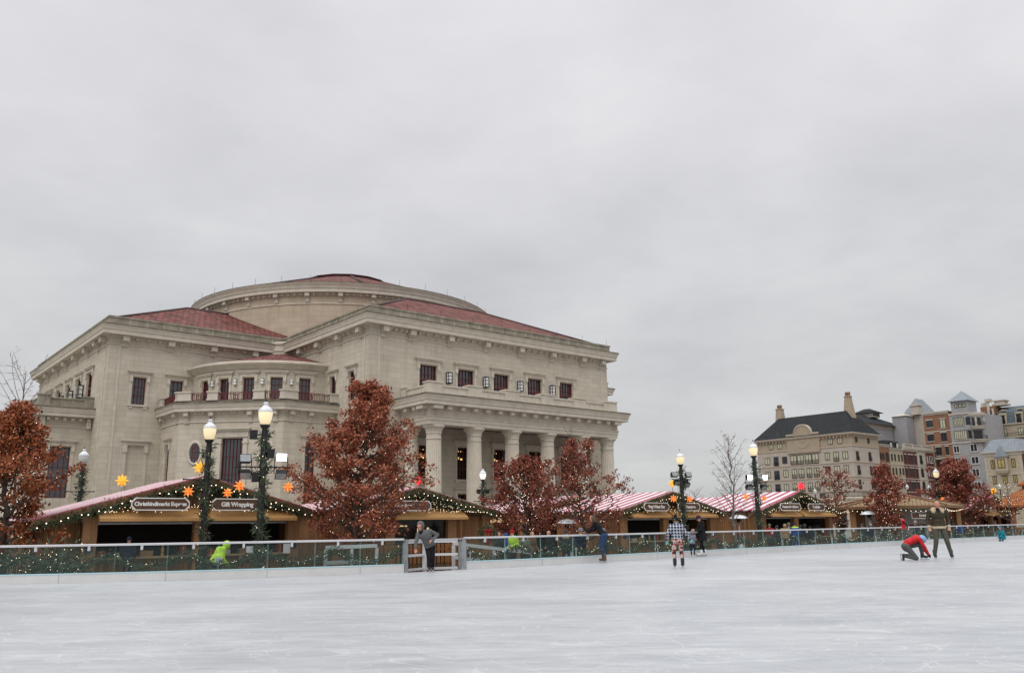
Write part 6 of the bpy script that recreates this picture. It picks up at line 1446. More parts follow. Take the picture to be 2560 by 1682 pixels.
# ================================================================ TREES
M['bark'] = mat('grey brown bark', (.075, .058, .046), .9, .35, 7, stretch=(1, 1, .3)); M['twig'] = mat('bare grey twigs', (.15, .13, .118), .9, .2, 5)
M['leaf_rust'] = leafmat('rust oak leaves', [(.16, .040, .020), (.28, .075, .036), (.36, .11, .055), (.22, .052, .028), (.44, .19, .11), (.31, .085, .042)], .65)
M['leaf_orange'] = leafmat('orange brown oak leaves', [(.15, .036, .014), (.29, .080, .026), (.36, .115, .04), (.22, .055, .02), (.40, .16, .07)], .65)
M['leaf_crimson'] = leafmat('dark crimson oak leaves', [(.12, .030, .019), (.22, .058, .034), (.30, .090, .052), (.17, .042, .026), (.38, .155, .10)], .65)
def tree(name, label, cat, base, H, th, prof, nb, leaves, lm, seed, r0=.12, lights=200, lab_l=None, lean=(0, 0), leaf=.075, up=(.35, .9), group=None, twigs=5, spread=.16, fill=1.0, br=.018):
    rnd = random.Random(seed); nr = np.random.RandomState(seed); o = thing(name, label, cat, base, 0, group); m = MB()
    def rad_at(h):
        for (a, ra), (b, rb) in zip(prof, prof[1:]):
            if a <= h <= b: return ra + (rb - ra) * (h - a) / (b - a)
        return prof[-1][1]
    trunk = [Vector((lean[0] * (i / 12) ** 1.5 + rnd.gauss(0, .02) * i ** .5, lean[1] * (i / 12) ** 1.5 + rnd.gauss(0, .02) * i ** .5, H * .96 * i / 12)) for i in range(13)]
    m.tube(trunk, [r0 * (1.25 if i == 0 else 1) * (1 - .93 * i / 12) + .008 for i in range(13)], 8)
    def tpos(z):
        f = min(max(z / (H * .96) * 12, 0), 11.999); i = int(f); return trunk[i].lerp(trunk[i + 1], f - i)
    pts = []; paths = [[tpos(z) for z in np.linspace(.3, H * .8, 14)]]
    for i in range(nb):
        f = (i + rnd.random() * .8) / nb; h = th + (H * .93 - th) * f; az_ = i * 2.399 + rnd.uniform(-.4, .4); p0 = tpos(h)
        R_ = rad_at(h / H) * rnd.choice((rnd.uniform(.5, .85), rnd.uniform(.85, 1.2))); tilt = up[0] + (up[1] - up[0]) * f + rnd.uniform(-.12, .12)
        dr = Vector((math.cos(az_), math.sin(az_), tilt)); L_ = R_
        bp = [p0 + dr * L_ * s + Vector((0, 0, .10 * L_ * s * s)) + Vector((rnd.gauss(0, .03), rnd.gauss(0, .03), rnd.gauss(0, .03))) * (s > 0) for s in (0, .25, .5, .75, 1)]
        m.tube(bp, [r0 * (.42 if leaves else .26) * (1 - f * .6) * (1 - .85 * s) + .004 for s in (0, .25, .5, .75, 1)], 5); paths.append(bp)
        for k in range(twigs):
            s = rnd.uniform(.22, 1.0); q = bp[0].lerp(bp[-1], s); a2 = az_ + rnd.choice((-1, 1)) * rnd.uniform(.4, 1.4); l2 = L_ * rnd.uniform(.22, .5) * (1.15 - s * .5)
            d2 = Vector((math.cos(a2), math.sin(a2), rnd.uniform(-.25, .8))).normalized(); tp_ = [q, q + d2 * l2 * .5 + Vector((0, 0, .02)), q + d2 * l2]
            m.tube(tp_, [.013, .008, .004] if leaves else [.008, .005, .003], 4, cap=False); paths.append(tp_)
            for s2 in np.linspace(.2, 1.05, 6): pts.append(q + d2 * l2 * s2)
            for _ in range(2):
                d3 = (d2 + Vector((rnd.gauss(0, .7), rnd.gauss(0, .7), rnd.gauss(0, .5)))).normalized(); t0 = q + d2 * l2 * rnd.uniform(.4, .95); l3 = l2 * rnd.uniform(.3, .6)
                m.tube([t0, t0 + d3 * l3], [.006, .003] if leaves else [.004, .002], 3, cap=False)
                for s3 in (.4, .8, 1.1): pts.append(t0 + d3 * l3 * s3)
    top = [trunk[-1] + Vector((rnd.gauss(0, .05), rnd.gauss(0, .05), -.12 * j)) for j in range(4)]; pts += top
    m.build('trunk', M['bark'] if leaves else M['twig'], o)
    if leaves:
        P_ = np.array([tuple(p) for p in pts]); idx = nr.randint(0, len(P_), leaves); keep = nr.rand(len(P_)) < fill
        idx = np.array([i for i in idx if keep[i]]); n = len(idx)
        c = P_[idx] + nr.normal(0, spread, (n, 3)) * np.array([1, 1, .8])
        a = nr.normal(0, 1, (n, 3)); a[:, 2] -= .35; a /= np.linalg.norm(a, axis=1)[:, None]
        b = np.cross(a, nr.normal(0, 1, (n, 3))); b /= np.linalg.norm(b, axis=1)[:, None] + 1e-9
        l = (leaf * nr.uniform(.7, 1.35, n))[:, None]; nn = np.cross(a, b)
        V = np.stack([c - a * l, c + b * l * .55 + nn * l * .15, c + a * l, c - b * l * .55 + nn * l * .15], 1).reshape(-1, 3)
        me = bpy.data.meshes.new('crown'); me.vertices.add(4 * n); me.vertices.foreach_set('co', V.ravel()); me.loops.add(4 * n); me.loops.foreach_set('vertex_index', np.arange(4 * n)); me.polygons.add(n); me.polygons.foreach_set('loop_start', np.arange(0, 4 * n, 4)); me.polygons.foreach_set('loop_total', np.full(n, 4)); me.update(); me.validate()
        me.materials.append(M[lm]); cr_ = bpy.data.objects.new('crown', me); C.objects.link(cr_); cr_.parent = o
    if lights:
        lo = thing('string_lights', lab_l, 'string lights', base, 0, 'white lights strung through the trees'); b = MB(); w = MB()
        for p in paths[:1]: w.tube([q + Vector((.12, 0, 0)) for q in p], .004, 3, cap=False)
        tot = sum(sum((y - x).length for x, y in zip(p, p[1:])) for p in paths); pm = lights / tot
        for p in paths: bulbs(b, p, pm, .09, br, rnd)
        bulbs(b, paths[0], lights * .03, .13, br, rnd)
        w.build('wire', M['wire'], lo); b.build('bulb_string', M['bulb'], lo)
    return o
B = lambda x, d: col_at(x, d, ZP)
OAK = 'red oaks along the rink'
big = [(0, .3), (.10, 2.35), (.28, 2.6), (.45, 2.2), (.62, 1.5), (.78, .85), (.9, .5), (1, .25)]
tree('oak_tree', 'largest rust coloured oak tree between the two left huts', 'tree', B(880, 31.5), 7.15, .85, big, 66, 26000, 'leaf_rust', 21, .15, 300, 'white lights strung through the largest oak', lean=(.62, 0), group=OAK, leaf=.060, spread=.11, twigs=7, br=.0115)
tree('oak_tree', 'orange brown oak tree cut by the left edge', 'tree', B(-8, 27), 5.95, .7, [(0, .3), (.12, 1.6), (.32, 1.85), (.5, 1.4), (.7, .85), (1, .2)], 46, 16000, 'leaf_orange', 22, .13, 220, 'white lights strung through the oak at the left edge', group=OAK, leaf=.058, spread=.11, twigs=6, br=.0115)
tree('oak_tree', 'left one of two crimson oaks before the portico', 'tree', B(1316, 39), 4.75, 1.0, [(0, .3), (.2, 1.7), (.45, 2.0), (.65, 1.5), (.85, .7), (1, .2)], 38, 8200, 'leaf_crimson', 23, .11, 170, 'white lights strung through the left crimson oak', group=OAK, leaf=.066, lean=(-.1, 0), spread=.11, br=.014)
tree('oak_tree', 'right one of two crimson oaks before the portico, thinner at the top', 'tree', B(1462, 41.5), 5.7, .9, [(0, .3), (.12, 2.1), (.32, 2.5), (.5, 1.75), (.72, 1.0), (1, .3)], 42, 7600, 'leaf_crimson', 24, .11, 190, 'white lights strung through the right crimson oak', group=OAK, leaf=.066, fill=.7, lean=(-.3, 0), spread=.11, br=.014)
tree('oak_tree', 'small sparse crimson tree beside the red star hut', 'tree', B(2098, 57), 5.0, 1.4, [(0, .2), (.3, .8), (.6, 1.3), (.85, 1.0), (1, .3)], 20, 1700, 'leaf_crimson', 25, .07, 60, 'white lights strung through the small sparse tree', group=OAK, leaf=.095, fill=.5, br=.016)
tree('oak_tree', 'slender crimson tree in front of the octagonal bar', 'tree', B(2226, 52), 5.05, 1.0, [(0, .2), (.2, 1.1), (.4, 1.4), (.6, 1.1), (.85, .5), (1, .15)], 32, 3600, 'leaf_crimson', 26, .08, 190, 'white lights strung through the slender crimson tree', group=OAK, leaf=.092, br=.016, spread=.12)
tree('oak_tree', 'dense dark crimson tree right of the standing man', 'tree', B(2404, 62), 5.75, .9, [(0, .3), (.15, 1.9), (.4, 2.15), (.65, 1.6), (.85, 1.0), (1, .35)], 50, 10500, 'leaf_crimson', 27, .11, 80, 'white lights strung through the dense crimson tree', group=OAK, leaf=.10, spread=.15, br=.017)
tree('bare_tree', 'tall bare tree with lights beside the lamp before the beige house', 'tree', B(1842, 47), 6.6, 1.5, [(0, .2), (.25, 1.5), (.5, 1.3), (.8, .7), (1, .3)], 36, 0, None, 28, .075, 60, 'white lights strung through the tall bare tree', up=(.7, 1.5), twigs=10, br=.010)
tree('bare_tree', 'thin bare tree rising behind the orange brown oak at the left edge', 'tree', B(10, 36), 8.9, 4.0, [(0, .2), (.4, 1.6), (.7, 1.5), (1, .3)], 18, 0, None, 29, .08, 0, None, up=(.9, 1.6), twigs=6)
tree('bare_tree', 'bare white lit tree before the rusticated house', 'tree', B(2535, 62), 4.4, 1.5, [(0, .2), (.3, 1.3), (.7, 1.5), (1, .5)], 22, 0, None, 30, .07, 70, 'white lights strung through the bare tree at the right edge', up=(.2, .8), twigs=6, br=.016)
tree('bare_tree', 'thin bare tree top rising above the right crimson oak', 'tree', B(1436, 46), 7.3, 3.6, [(0, .2), (.5, .9), (.8, .7), (1, .2)], 14, 0, None, 31, .06, 0, None, up=(.9, 1.6), twigs=6)
for i, (x, d, h, lab) in enumerate(((1742, 170, 8.3, 'rounded grey bare tree far off between the hall and the beige house'), (1690, 190, 6.6, 'low grey bare tree far off beside the hall'), (1800, 185, 6.9, 'low grey bare tree far off left of the steeple'), (1850, 180, 7.6, 'grey bare tree far off behind the lit bare tree'), (1650, 200, 6.2, 'low grey bare tree far off behind the yellow star'), (1878, 200, 7.4, 'grey bare tree far off beside the beige house'))):
    tree('bare_tree', lab, 'tree', B(x, d), h, 1.2, [(0, .5), (.3, 3.4), (.6, 3.0), (1, .8)], 30, 0, None, 50 + i, .22, 0, None, up=(.5, 1.1), twigs=8, group='bare trees on the horizon')
# ================================================================ GARLANDS BEHIND THE BARRIER GLASS
def swag(run, a, b, step, hang, z, back, labelf, seed0, per_m, bp, br):
    pts = resample(run, step); i = a; n = 0
    while i < min(b, len(pts) - 1):
        p, q = pts[i], pts[i + 1]; d = (q - p).normalized(); nn = Vector((-d.y, d.x)) * back; c = (p + q) / 2
        path = [((p.lerp(q, t) + nn - c - nn).x, (p.lerp(q, t) + nn - c - nn).y, -hang * math.sin(PI * t)) for t in np.linspace(0, 1, 9)]
        garland('barrier_garland', labelf, 'garland', (c.x + nn.x, c.y + nn.y, z), 0, [path], labelf.split(' with')[0] + 's', per_m, .085, (.08, .2), bp, br, seed0 + n, droop=.3); i += 1; n += 1
swag(RUN_L, 5, 60, 2.0, .34, .70, .3, 'evergreen swag with white lights behind the glass left of the gate', 300, 95, 7, .0095)
swag(RUN_R, 0, 34, 2.2, .34, .66, .3, 'evergreen swag with white lights behind the glass right of the gate', 400, 80, 8, .0115)
for i, (x, d) in enumerate(((30, 23.0), (120, 23.4), (175, 24))):
    p = col_at(x, d, ZP); o = thing('fir_bush', ('bushy fir bough with lights behind the glass nearest the left edge', 'bushy fir bough with lights behind the glass second from the left edge', 'bushy fir bough with lights behind the glass third from the left edge')[i], 'fir boughs', p, 0, 'fir boughs behind the barrier'); m = MB(); rnd = random.Random(i)
    sprigs(m, [(0, 0, .3), (0, 0, 1.2)], 330, .42, (.15, .35), .03, rnd); m.build('greenery', M['needle'], o); b = MB(); bulbs(b, [(0, 0, .4), (0, 0, 1.3)], 34, .36, .011, rnd); b.build('fairy_lights', M['bulb'], o)
# ================================================================ PEOPLE
def cloth(name, col, rough=.85, var=.18, scale=14): return mat(name, col, rough, var, scale, spec=.2)
M['skin'] = mat('skin', (.50, .27, .19), .6, .08, 20, spec=.3); M['skin_pink'] = mat('ruddy skin', (.52, .25, .18), .6, .08, 20, spec=.3)
M['eye'] = mat('dark eye', (.03, .022, .02), .3, 0); M['lip'] = mat('lip', (.33, .11, .09), .6, 0)
M['c_grey'] = cloth('grey marl fleece', (.115, .118, .122)); M['c_black'] = cloth('black cloth', (.010, .010, .012)); M['c_navy'] = cloth('navy cloth', (.013, .016, .035)); M['c_jeans'] = cloth('blue denim', (.028, .052, .115))
M['c_olive'] = cloth('brown olive leather', (.042, .036, .022), .6); M['c_khaki'] = cloth('olive khaki cotton', (.082, .080, .062)); M['c_cream'] = cloth('cream shearling', (.46, .38, .26)); M['c_red'] = cloth('red jacket', (.52, .018, .022), .6); M['c_dred'] = cloth('deep red knit', (.25, .012, .018))
M['c_gpants'] = cloth('slate grey trousers', (.085, .090, .085)); M['c_hivis'] = cloth('high visibility yellow', (.42, .66, .045), .6, .2); M['c_silver'] = cloth('reflective tape', (.5, .52, .52), .4, .05); M['c_teal'] = cloth('teal snowsuit', (.008, .19, .26)); M['c_purple'] = cloth('dark plum knit', (.035, .016, .05)); M['c_lilac'] = cloth('grey lilac fleece', (.17, .16, .20)); M['c_white'] = cloth('white leather', (.70, .69, .68), .5, .05)
M['c_brown'] = cloth('brown cloth', (.12, .07, .035)); M['c_tan'] = cloth('tan fur trim', (.30, .21, .12)); M['c_blue'] = cloth('blue jacket', (.02, .06, .26)); M['c_mint'] = cloth('mint mitten', (.16, .60, .50)); M['c_dgrey'] = cloth('charcoal cloth', (.035, .037, .042)); M['c_camo'] = cloth('mottled grey green cloth', (.14, .145, .12), .85, .6, 30)
M['helmet'] = mat('pale blue helmet shell', (.20, .36, .62), .3, .05, 3); M['h_brown'] = mat('brown hair', (.075, .035, .018), .6, .5, 25, stretch=(3, 3, .6)); M['h_dark'] = mat('dark hair', (.015, .011, .01), .6, .4, 25); M['h_blond'] = mat('fair hair', (.34, .22, .10), .6, .4, 25); M['h_grey'] = mat('short grey stubble', (.33, .26, .22), .8, .2, 60)
M['blade'] = mat('skate blade steel', (.45, .46, .48), .3, .05, 5, .8)
# plaid and patchwork
m, nt, b = newmat('navy white plaid flannel'); L = nt.links.new
t = N(nt, 'ShaderNodeTexCoord'); s = N(nt, 'ShaderNodeSeparateXYZ'); L(t.outputs['Object'], s.inputs[0]); acc = None
for ax, per, du in ((0, .085, .20), (2, .085, .20)):
    d = N(nt, 'ShaderNodeMath', operation='DIVIDE'); L(s.outputs[ax], d.inputs[0]); d.inputs[1].default_value = per
    f = N(nt, 'ShaderNodeMath', operation='FRACT'); L(d.outputs[0], f.inputs[0]); g = N(nt, 'ShaderNodeMath', operation='LESS_THAN'); L(f.outputs[0], g.inputs[0]); g.inputs[1].default_value = du
    if acc is None: acc = g.outputs[0]
    else:
        x = N(nt, 'ShaderNodeMath', operation='MAXIMUM'); L(acc, x.inputs[0]); L(g.outputs[0], x.inputs[1]); acc = x.outputs[0]
n = N(nt, 'ShaderNodeTexNoise', i_Scale=9.0); L(t.outputs['Object'], n.inputs['Vector']); r = N(nt, 'ShaderNodeValToRGB'); L(n.outputs['Fac'], r.inputs[0])
r.color_ramp.elements[0].position = .45; r.color_ramp.elements[0].color = (.012, .018, .045, 1); r.color_ramp.elements[1].position = .6; r.color_ramp.elements[1].color = (.05, .025, .07, 1)
mx_ = N(nt, 'ShaderNodeMix', data_type='RGBA'); L(acc, mx_.inputs[0]); L(r.outputs[0], mx_.inputs[6]); mx_.inputs[7].default_value = (.50, .56, .60, 1); L(mx_.outputs[2], b.inputs['Base Color']); b.inputs['Roughness'].default_value = .9; M['c_plaid'] = m
m, nt, b = newmat('red white black patchwork trousers'); L = nt.links.new
t = N(nt, 'ShaderNodeTexCoord'); v = N(nt, 'ShaderNodeTexVoronoi', distance='CHEBYCHEV'); v.inputs['Scale'].default_value = 15; L(t.outputs['Object'], v.inputs['Vector'])
s = N(nt, 'ShaderNodeSeparateColor'); L(v.outputs['Color'], s.inputs[0]); r = N(nt, 'ShaderNodeValToRGB'); r.color_ramp.interpolation = 'CONSTANT'; L(s.outputs[0], r.inputs[0])
r.color_ramp.elements[0].color = (.50, .40, .34, 1); r.color_ramp.elements[1].position = .8; r.color_ramp.elements[1].color = (.02, .02, .035, 1)
for p, c in ((.36, (.30, .03, .03, 1)), (.56, (.55, .44, .38, 1)), (.7, (.22, .05, .05, 1))): r.color_ramp.elements.new(p).color = c
L(r.outputs[0], b.inputs['Base Color']); b.inputs['Roughness'].default_value = .9; M['c_patch'] = m

def caps_mesh(mb, a, b, ra, rb, n=10):
    a, b = Vector(a), Vector(b); d = (b - a); L_ = d.length
    if L_ < 1e-5: mb.sphere(a, ra, n, 6); return
    d /= L_; pts, rs = [], []
    for k in range(5): th = PI / 2 * (1 - k / 4); pts.append(a - d * ra * math.sin(th)); rs.append(max(ra * math.cos(th), 1e-4))
    for k in range(5): th = PI / 2 * k / 4; pts.append(b + d * rb * math.sin(th)); rs.append(max(rb * math.cos(th), 1e-4))
    mb.tube(pts, rs, n)
def V3(p): return Vector((p[0], -p[1], p[2]))           # (to the person's left, forward, up) -> local axes, facing -y
POSE = dict(pel=(0, 0, .95), wst=(0, 0, 1.10), chs=(0, .01, 1.31), nck=(0, .01, 1.49), hd=(0, .035, 1.63), shL=(.19, 0, 1.43), shR=(-.19, 0, 1.43), elL=(.25, -.04, 1.15), elR=(-.25, -.04, 1.15), wrL=(.25, .06, .92), wrR=(-.25, .06, .92), hpL=(.10, 0, .92), hpR=(-.10, 0, .92), knL=(.11, .03, .50), knR=(-.11, .03, .50), anL=(.11, -.01, .10), anR=(-.11, -.01, .10))
def person(label, loc, rot, pose=None, top='c_black', legs='c_navy', skin='skin', sc=1.0, bulk=1.0, hat=None, hair=None, hood=None, gloves=None, skates=None, boots='c_black', fine=False, turn=0., nod=0., coat=None, extra=(), group=None, name='person', lift=None, sleeves=None, legbulk=1.0, dz=0.):
    J = dict(POSE); J.update(pose or {}); J = {k: V3(p) * sc + Vector((0, 0, dz)) for k, p in J.items()}; s = sc
    o = thing(name, label, 'person', loc, rot, group)
    prims = []                                         # (kind, a, b / radii, ra, rb, material, bias)
    def cap(a, b, ra, rb, m, bias=0): prims.append(('c', Vector(a), Vector(b), ra, rb, m, bias))
    def ell(c, r, m, Rm=None, bias=0): prims.append(('e', Vector(c), Vector(r), Rm or Matrix.Identity(3), 0, m, bias))
    up = (J['nck'] - J['pel']).normalized(); across = (J['shL'] - J['shR']).normalized(); fw = across.cross(up).normalized()
    T = Matrix((across, -fw, up)).transposed()
    if T.determinant() < 0: T = Matrix((across, fw, up)).transposed()
    bk = bulk * s
    ell(J['chs'], (.185 * bk, .125 * bk, .20 * s), top, T); ell(J['wst'], (.165 * bk, .12 * bk, .17 * s), top, T); ell(J['pel'] + up * .03 * s, (.172 * bk, .125 * bk, .11 * s), top, T)
    ell(J['pel'] - Vector((0, 0, .05 * s)), (.165 * s * legbulk, .125 * s * legbulk, .11 * s), legs, T)
    cap(J['shL'], J['shR'], .075 * bk, .075 * bk, top); cap(J['chs'] + up * .12 * s, J['nck'], .085 * bk, .06 * s, top)
    cap(J['nck'] - up * .02 * s, J['hd'] - up * .05 * s, .053 * s, .05 * s, skin)
    Hm = Matrix.Rotation(turn, 3, 'Z') @ Matrix.Rotation(nod, 3, 'X')
    hs = s if sc > .75 else s * 1.18
    hp = lambda x, f, z: J['hd'] + Hm @ (Vector((x, -f, z)) * hs)
    ell(J['hd'] + Hm @ Vector((0, 0, .02 * hs)), (.076 * hs, .095 * hs, .108 * hs), skin, Hm); ell(hp(0, .025, -.055), (.056 * hs, .065 * hs, .058 * hs), skin, Hm)
    if fine:
        cap(hp(0, .090, .012), hp(0, .112, -.022), .010 * hs, .016 * hs, skin); cap(hp(-.05, .075, .034), hp(.05, .075, .034), .016 * hs, .016 * hs, skin)
        for q in (-1, 1): ell(hp(q * .033, .083, .012), (.011 * hs, .010 * hs, .006 * hs), 'eye', Hm, .003); ell(hp(q * .077, -.005, -.005), (.012 * hs, .02 * hs, .032 * hs), skin, Hm)
        ell(hp(0, .086, -.052), (.024 * hs, .010 * hs, .008 * hs), 'lip', Hm, .003)
    for S, q in (('L', 1), ('R', -1)):
        sl = sleeves or top
        cap(J['sh' + S], J['el' + S], .064 * bk, .052 * bk, sl); cap(J['el' + S], J['wr' + S], .052 * bk, .043 * bk, sl)
        d = (J['wr' + S] - J['el' + S]).normalized(); hm = gloves or skin; side = d.cross(fw); side = side.normalized() if side.length > .1 else across
        fl = d.cross(side).normalized(); w0 = J['wr' + S]
        if fine:
            for k, (off, ln) in enumerate(((-.027, .062), (-.009, .075), (.010, .070), (.027, .052))):
                p0 = w0 + d * .085 * s + side * off * s; p1 = p0 + (d * .75 - fl * .35 * q * 0 + side * off * 2) * ln * .6 * s; p2 = p1 + (d * .5 + fl * (.6 if fl.dot(fw) > 0 else -.6)) * ln * .55 * s
                cap(w0 + d * .03 * s + side * off * .6 * s, p0, .017 * s, .0125 * s, hm); cap(p0, p1, .0115 * s, .0105 * s, hm); cap(p1, p2, .0105 * s, .009 * s, hm)
            th = side * (-q if side.dot(across) > 0 else q); cap(w0 + d * .035 * s + th * .02 * s, w0 + d * .075 * s + th * .052 * s, .014 * s, .011 * s, hm); cap(w0 + d * .075 * s + th * .052 * s, w0 + d * .11 * s + th * .055 * s + fl * .01, .011 * s, .009 * s, hm)
        else: ell(w0 + d * .06 * s, (.04 * s, .04 * s, .06 * s), hm, d.to_track_quat('Z', 'Y').to_matrix())
        cap(w0, w0 + d * .03 * s, .03 * s, .03 * s, hm)
        lb = legbulk * s
        cap(J['hp' + S], J['kn' + S], .088 * lb, .062 * lb, legs); cap(J['kn' + S], J['an' + S], .062 * lb, .045 * lb, legs)
    for e in extra:
        if e[0] == 'c': cap(V3(e[1]) * s + Vector((0, 0, dz)), V3(e[2]) * s + Vector((0, 0, dz)), e[3] * s, e[4] * s, e[5], e[6] if len(e) > 6 else 0)
        else: ell(V3(e[1]) * s + Vector((0, 0, dz)), Vector(e[2]) * s, e[3], T, e[4] if len(e) > 4 else 0)
    mb = MB()
    for p in prims:
        if p[0] == 'c': caps_mesh(mb, p[1], p[2], p[3], p[4])
        else:
            t_ = MB(); t_.sphere((0, 0, 0), 1, 12, 8); mb.add([p[1] + p[3] @ Vector((x * p[2].x, y * p[2].y, z * p[2].z)) for x, y, z in t_.v], t_.f)
    tmp = mb.build('tmp', [])
    rm = tmp.modifiers.new('r', 'REMESH'); rm.mode = 'VOXEL'; rm.voxel_size = .0125 if fine else .024
    sm = tmp.modifiers.new('s', 'SMOOTH'); sm.iterations = 2 if fine else 3; sm.factor = .5
    dg = bpy.context.evaluated_depsgraph_get(); dg.update(); me = bpy.data.meshes.new_from_object(tmp.evaluated_get(dg)); old = tmp.data
    bpy.data.objects.remove(tmp); bpy.data.meshes.remove(old); me.name = 'body'
    nv = len(me.polygons); cen = np.zeros(nv * 3); me.polygons.foreach_get('center', cen); cen = cen.reshape(-1, 3)
    names = []; best = np.full(nv, 1e9); bi = np.zeros(nv, int)
    for p in prims:
        if p[5] not in names: names.append(p[5])
        if p[0] == 'c':
            a, bb = np.array(p[1]), np.array(p[2]); ab = bb - a; t_ = np.clip(((cen - a) @ ab) / max(ab @ ab, 1e-9), 0, 1); dd = np.linalg.norm(cen - a - t_[:, None] * ab, axis=1) - (p[3] + (p[4] - p[3]) * t_)
        else:
            q = (cen - np.array(p[1])) @ np.array(p[3]); rr = np.array(p[2]); dd = (np.linalg.norm(q / rr, axis=1) - 1) * rr.min()
        dd = dd - p[6]; k = dd < best; best[k] = dd[k]; bi[k] = names.index(p[5])
    me.materials.clear()
    for q in names: me.materials.append(M[q])
    me.polygons.foreach_set('material_index', bi.astype(np.int32)); me.polygons.foreach_set('use_smooth', np.ones(nv, bool)); me.update()
    bo = bpy.data.objects.new('body', me); C.objects.link(bo); bo.parent = o
    def shell(nm, c, r, m, keep, Rm=Hm, n=20, k=14):
        t_ = MB(); t_.sphere((0, 0, 0), 1, n, k); vs = [Vector(v) for v in t_.v]; fs = [f for f in t_.f if keep(sum((vs[i] for i in f), Vector()) / 4)]
        g = MB(); g.add([c + Rm @ Vector((v.x * r[0], v.y * r[1], v.z * r[2])) for v in vs], fs, 0, True); return g.build(nm, M[m], o)
    if hat:
        h = shell('hat', hp(0, -.005, .035), (.092 * hs, .110 * hs, .105 * hs), hat[0], lambda v: v.z > -.15)
        g = MB(); ring = [hp(.094 * math.cos(a), -.005 - .112 * math.sin(a), .022) for a in np.linspace(0, 2 * PI, 17)]; g.tube(ring, .017 * hs, 6); g.build('hat_brim', M[hat[0]], o)
        if len(hat) > 1: g = MB(); g.sphere(hp(0, -.01, .165), .05 * hs, 10, 7); g.build('pompom', M[hat[1]], o)
    if hair == 'long':
        pass
    elif hair: shell('hair', hp(0, -.012, .03), (.086 * hs, .104 * hs, .104 * hs), hair, lambda v: v.z > -.05 + (.55 if v.y < -.3 else -.5))
    if hood: shell('hood', hp(0, -.02, .02), (.105 * hs, .125 * hs, .135 * hs), hood, lambda v: not (v.y < -.55 and -.85 < v.z < .62) and v.z > -.95)
    if coat:
        g = MB(); c0, c1 = J['wst'] + up * .02, J['pel'] - Vector((0, 0, coat[1] * s)); ns = 18; vs = []
        for f, k in ((0, 1.0), (.35, 1.08), (.7, 1.2), (1, 1.32)):
            c = c0.lerp(c1, f)
            for i in range(ns): a = 2 * PI * i / ns; vs.append(c + T @ Vector((.178 * bk * k * math.cos(a), .14 * bk * k * math.sin(a), 0)))
        g.add(vs, [(j * ns + i, (j + 1) * ns + i, (j + 1) * ns + (i + 1) % ns, j * ns + (i + 1) % ns) for j in range(3) for i in range(ns)], 0, True); g.build('coat_skirt', M[coat[0]], o)
    for S in 'LR':
        an = J['an' + S]; kn = J['kn' + S]; f_ = fw.copy(); f_.z = 0; f_ = f_.normalized() if f_.length > .01 else Vector((0, -1, 0))
        if lift and S in lift: f_ = Vector(lift[S])
        uu = (kn - an).normalized() if (lift and S in lift) else Vector((0, 0, 1)); sd_ = f_.cross(uu).normalized(); uu = sd_.cross(f_).normalized()
        q = lambda a, b_, c: an + f_ * a * s + sd_ * b_ * s + uu * c * s
        g = MB()
        caps_mesh(g, q(-.01, 0, .10), q(-.015, 0, -.02), .058 * s, .052 * s, 12); caps_mesh(g, q(-.03, 0, -.035), q(.13, 0, -.048), .045 * s, .036 * s, 12)
        if skates:
            w = g.build('skate', M[skates], o); g = MB()
            for a0, a1, z0, z1, t_ in ((-.09, .19, -.135, -.105, .004), (-.07, -.03, -.11, -.07, .02), (.08, .13, -.11, -.075, .018)):
                v = [q(a, b_ * t_, c) for c in (z0, z1) for b_ in (-1, 1) for a in (a0, a1)]; g.add(v, [(0, 2, 3, 1), (4, 5, 7, 6), (0, 1, 5, 4), (2, 6, 7, 3), (0, 4, 6, 2), (1, 3, 7, 5)])
            g.build('blade', M['blade'] if skates != 'c_white' else M['blade'], w)
        else: g.build('boot', M[boots], o)
    return o
SK = 'skaters on the ice'
face = lambda x, y: math.atan2(x, -y)                    # heading that makes a person face (x, y)
# --- boy in a grey hoodie bending before the gate
b_ = dict(pel=(.05, -.04, .74), wst=(.0, .06, .87), chs=(-.07, .16, 1.02), nck=(-.15, .24, 1.17), hd=(-.20, .29, 1.28), shL=(.06, .17, 1.14), shR=(-.27, .18, 1.06), elL=(.27, .02, 1.04), elR=(-.33, .22, .84), wrL=(.13, .16, .90), wrR=(-.33, .26, .68), hpL=(.11, -.04, .71), hpR=(-.02, -.04, .70), knL=(.14, .02, .43), knR=(.02, .06, .43), anL=(.13, -.05, .155), anR=(.04, .02, .155))
o = person('person in a grey hoodie bending forward before the rink gate', col_at(1070, 24.95), 0, b_, 'c_grey', 'c_black', 'skin_pink', 1.0, 1.0, hood='c_grey', fine=True, skates='c_dgrey', turn=R(-25), nod=R(18), extra=[('c', (-.16, .22, 1.12), (-.18, .25, 1.16), .085, .07, 'c_black')], group=SK)
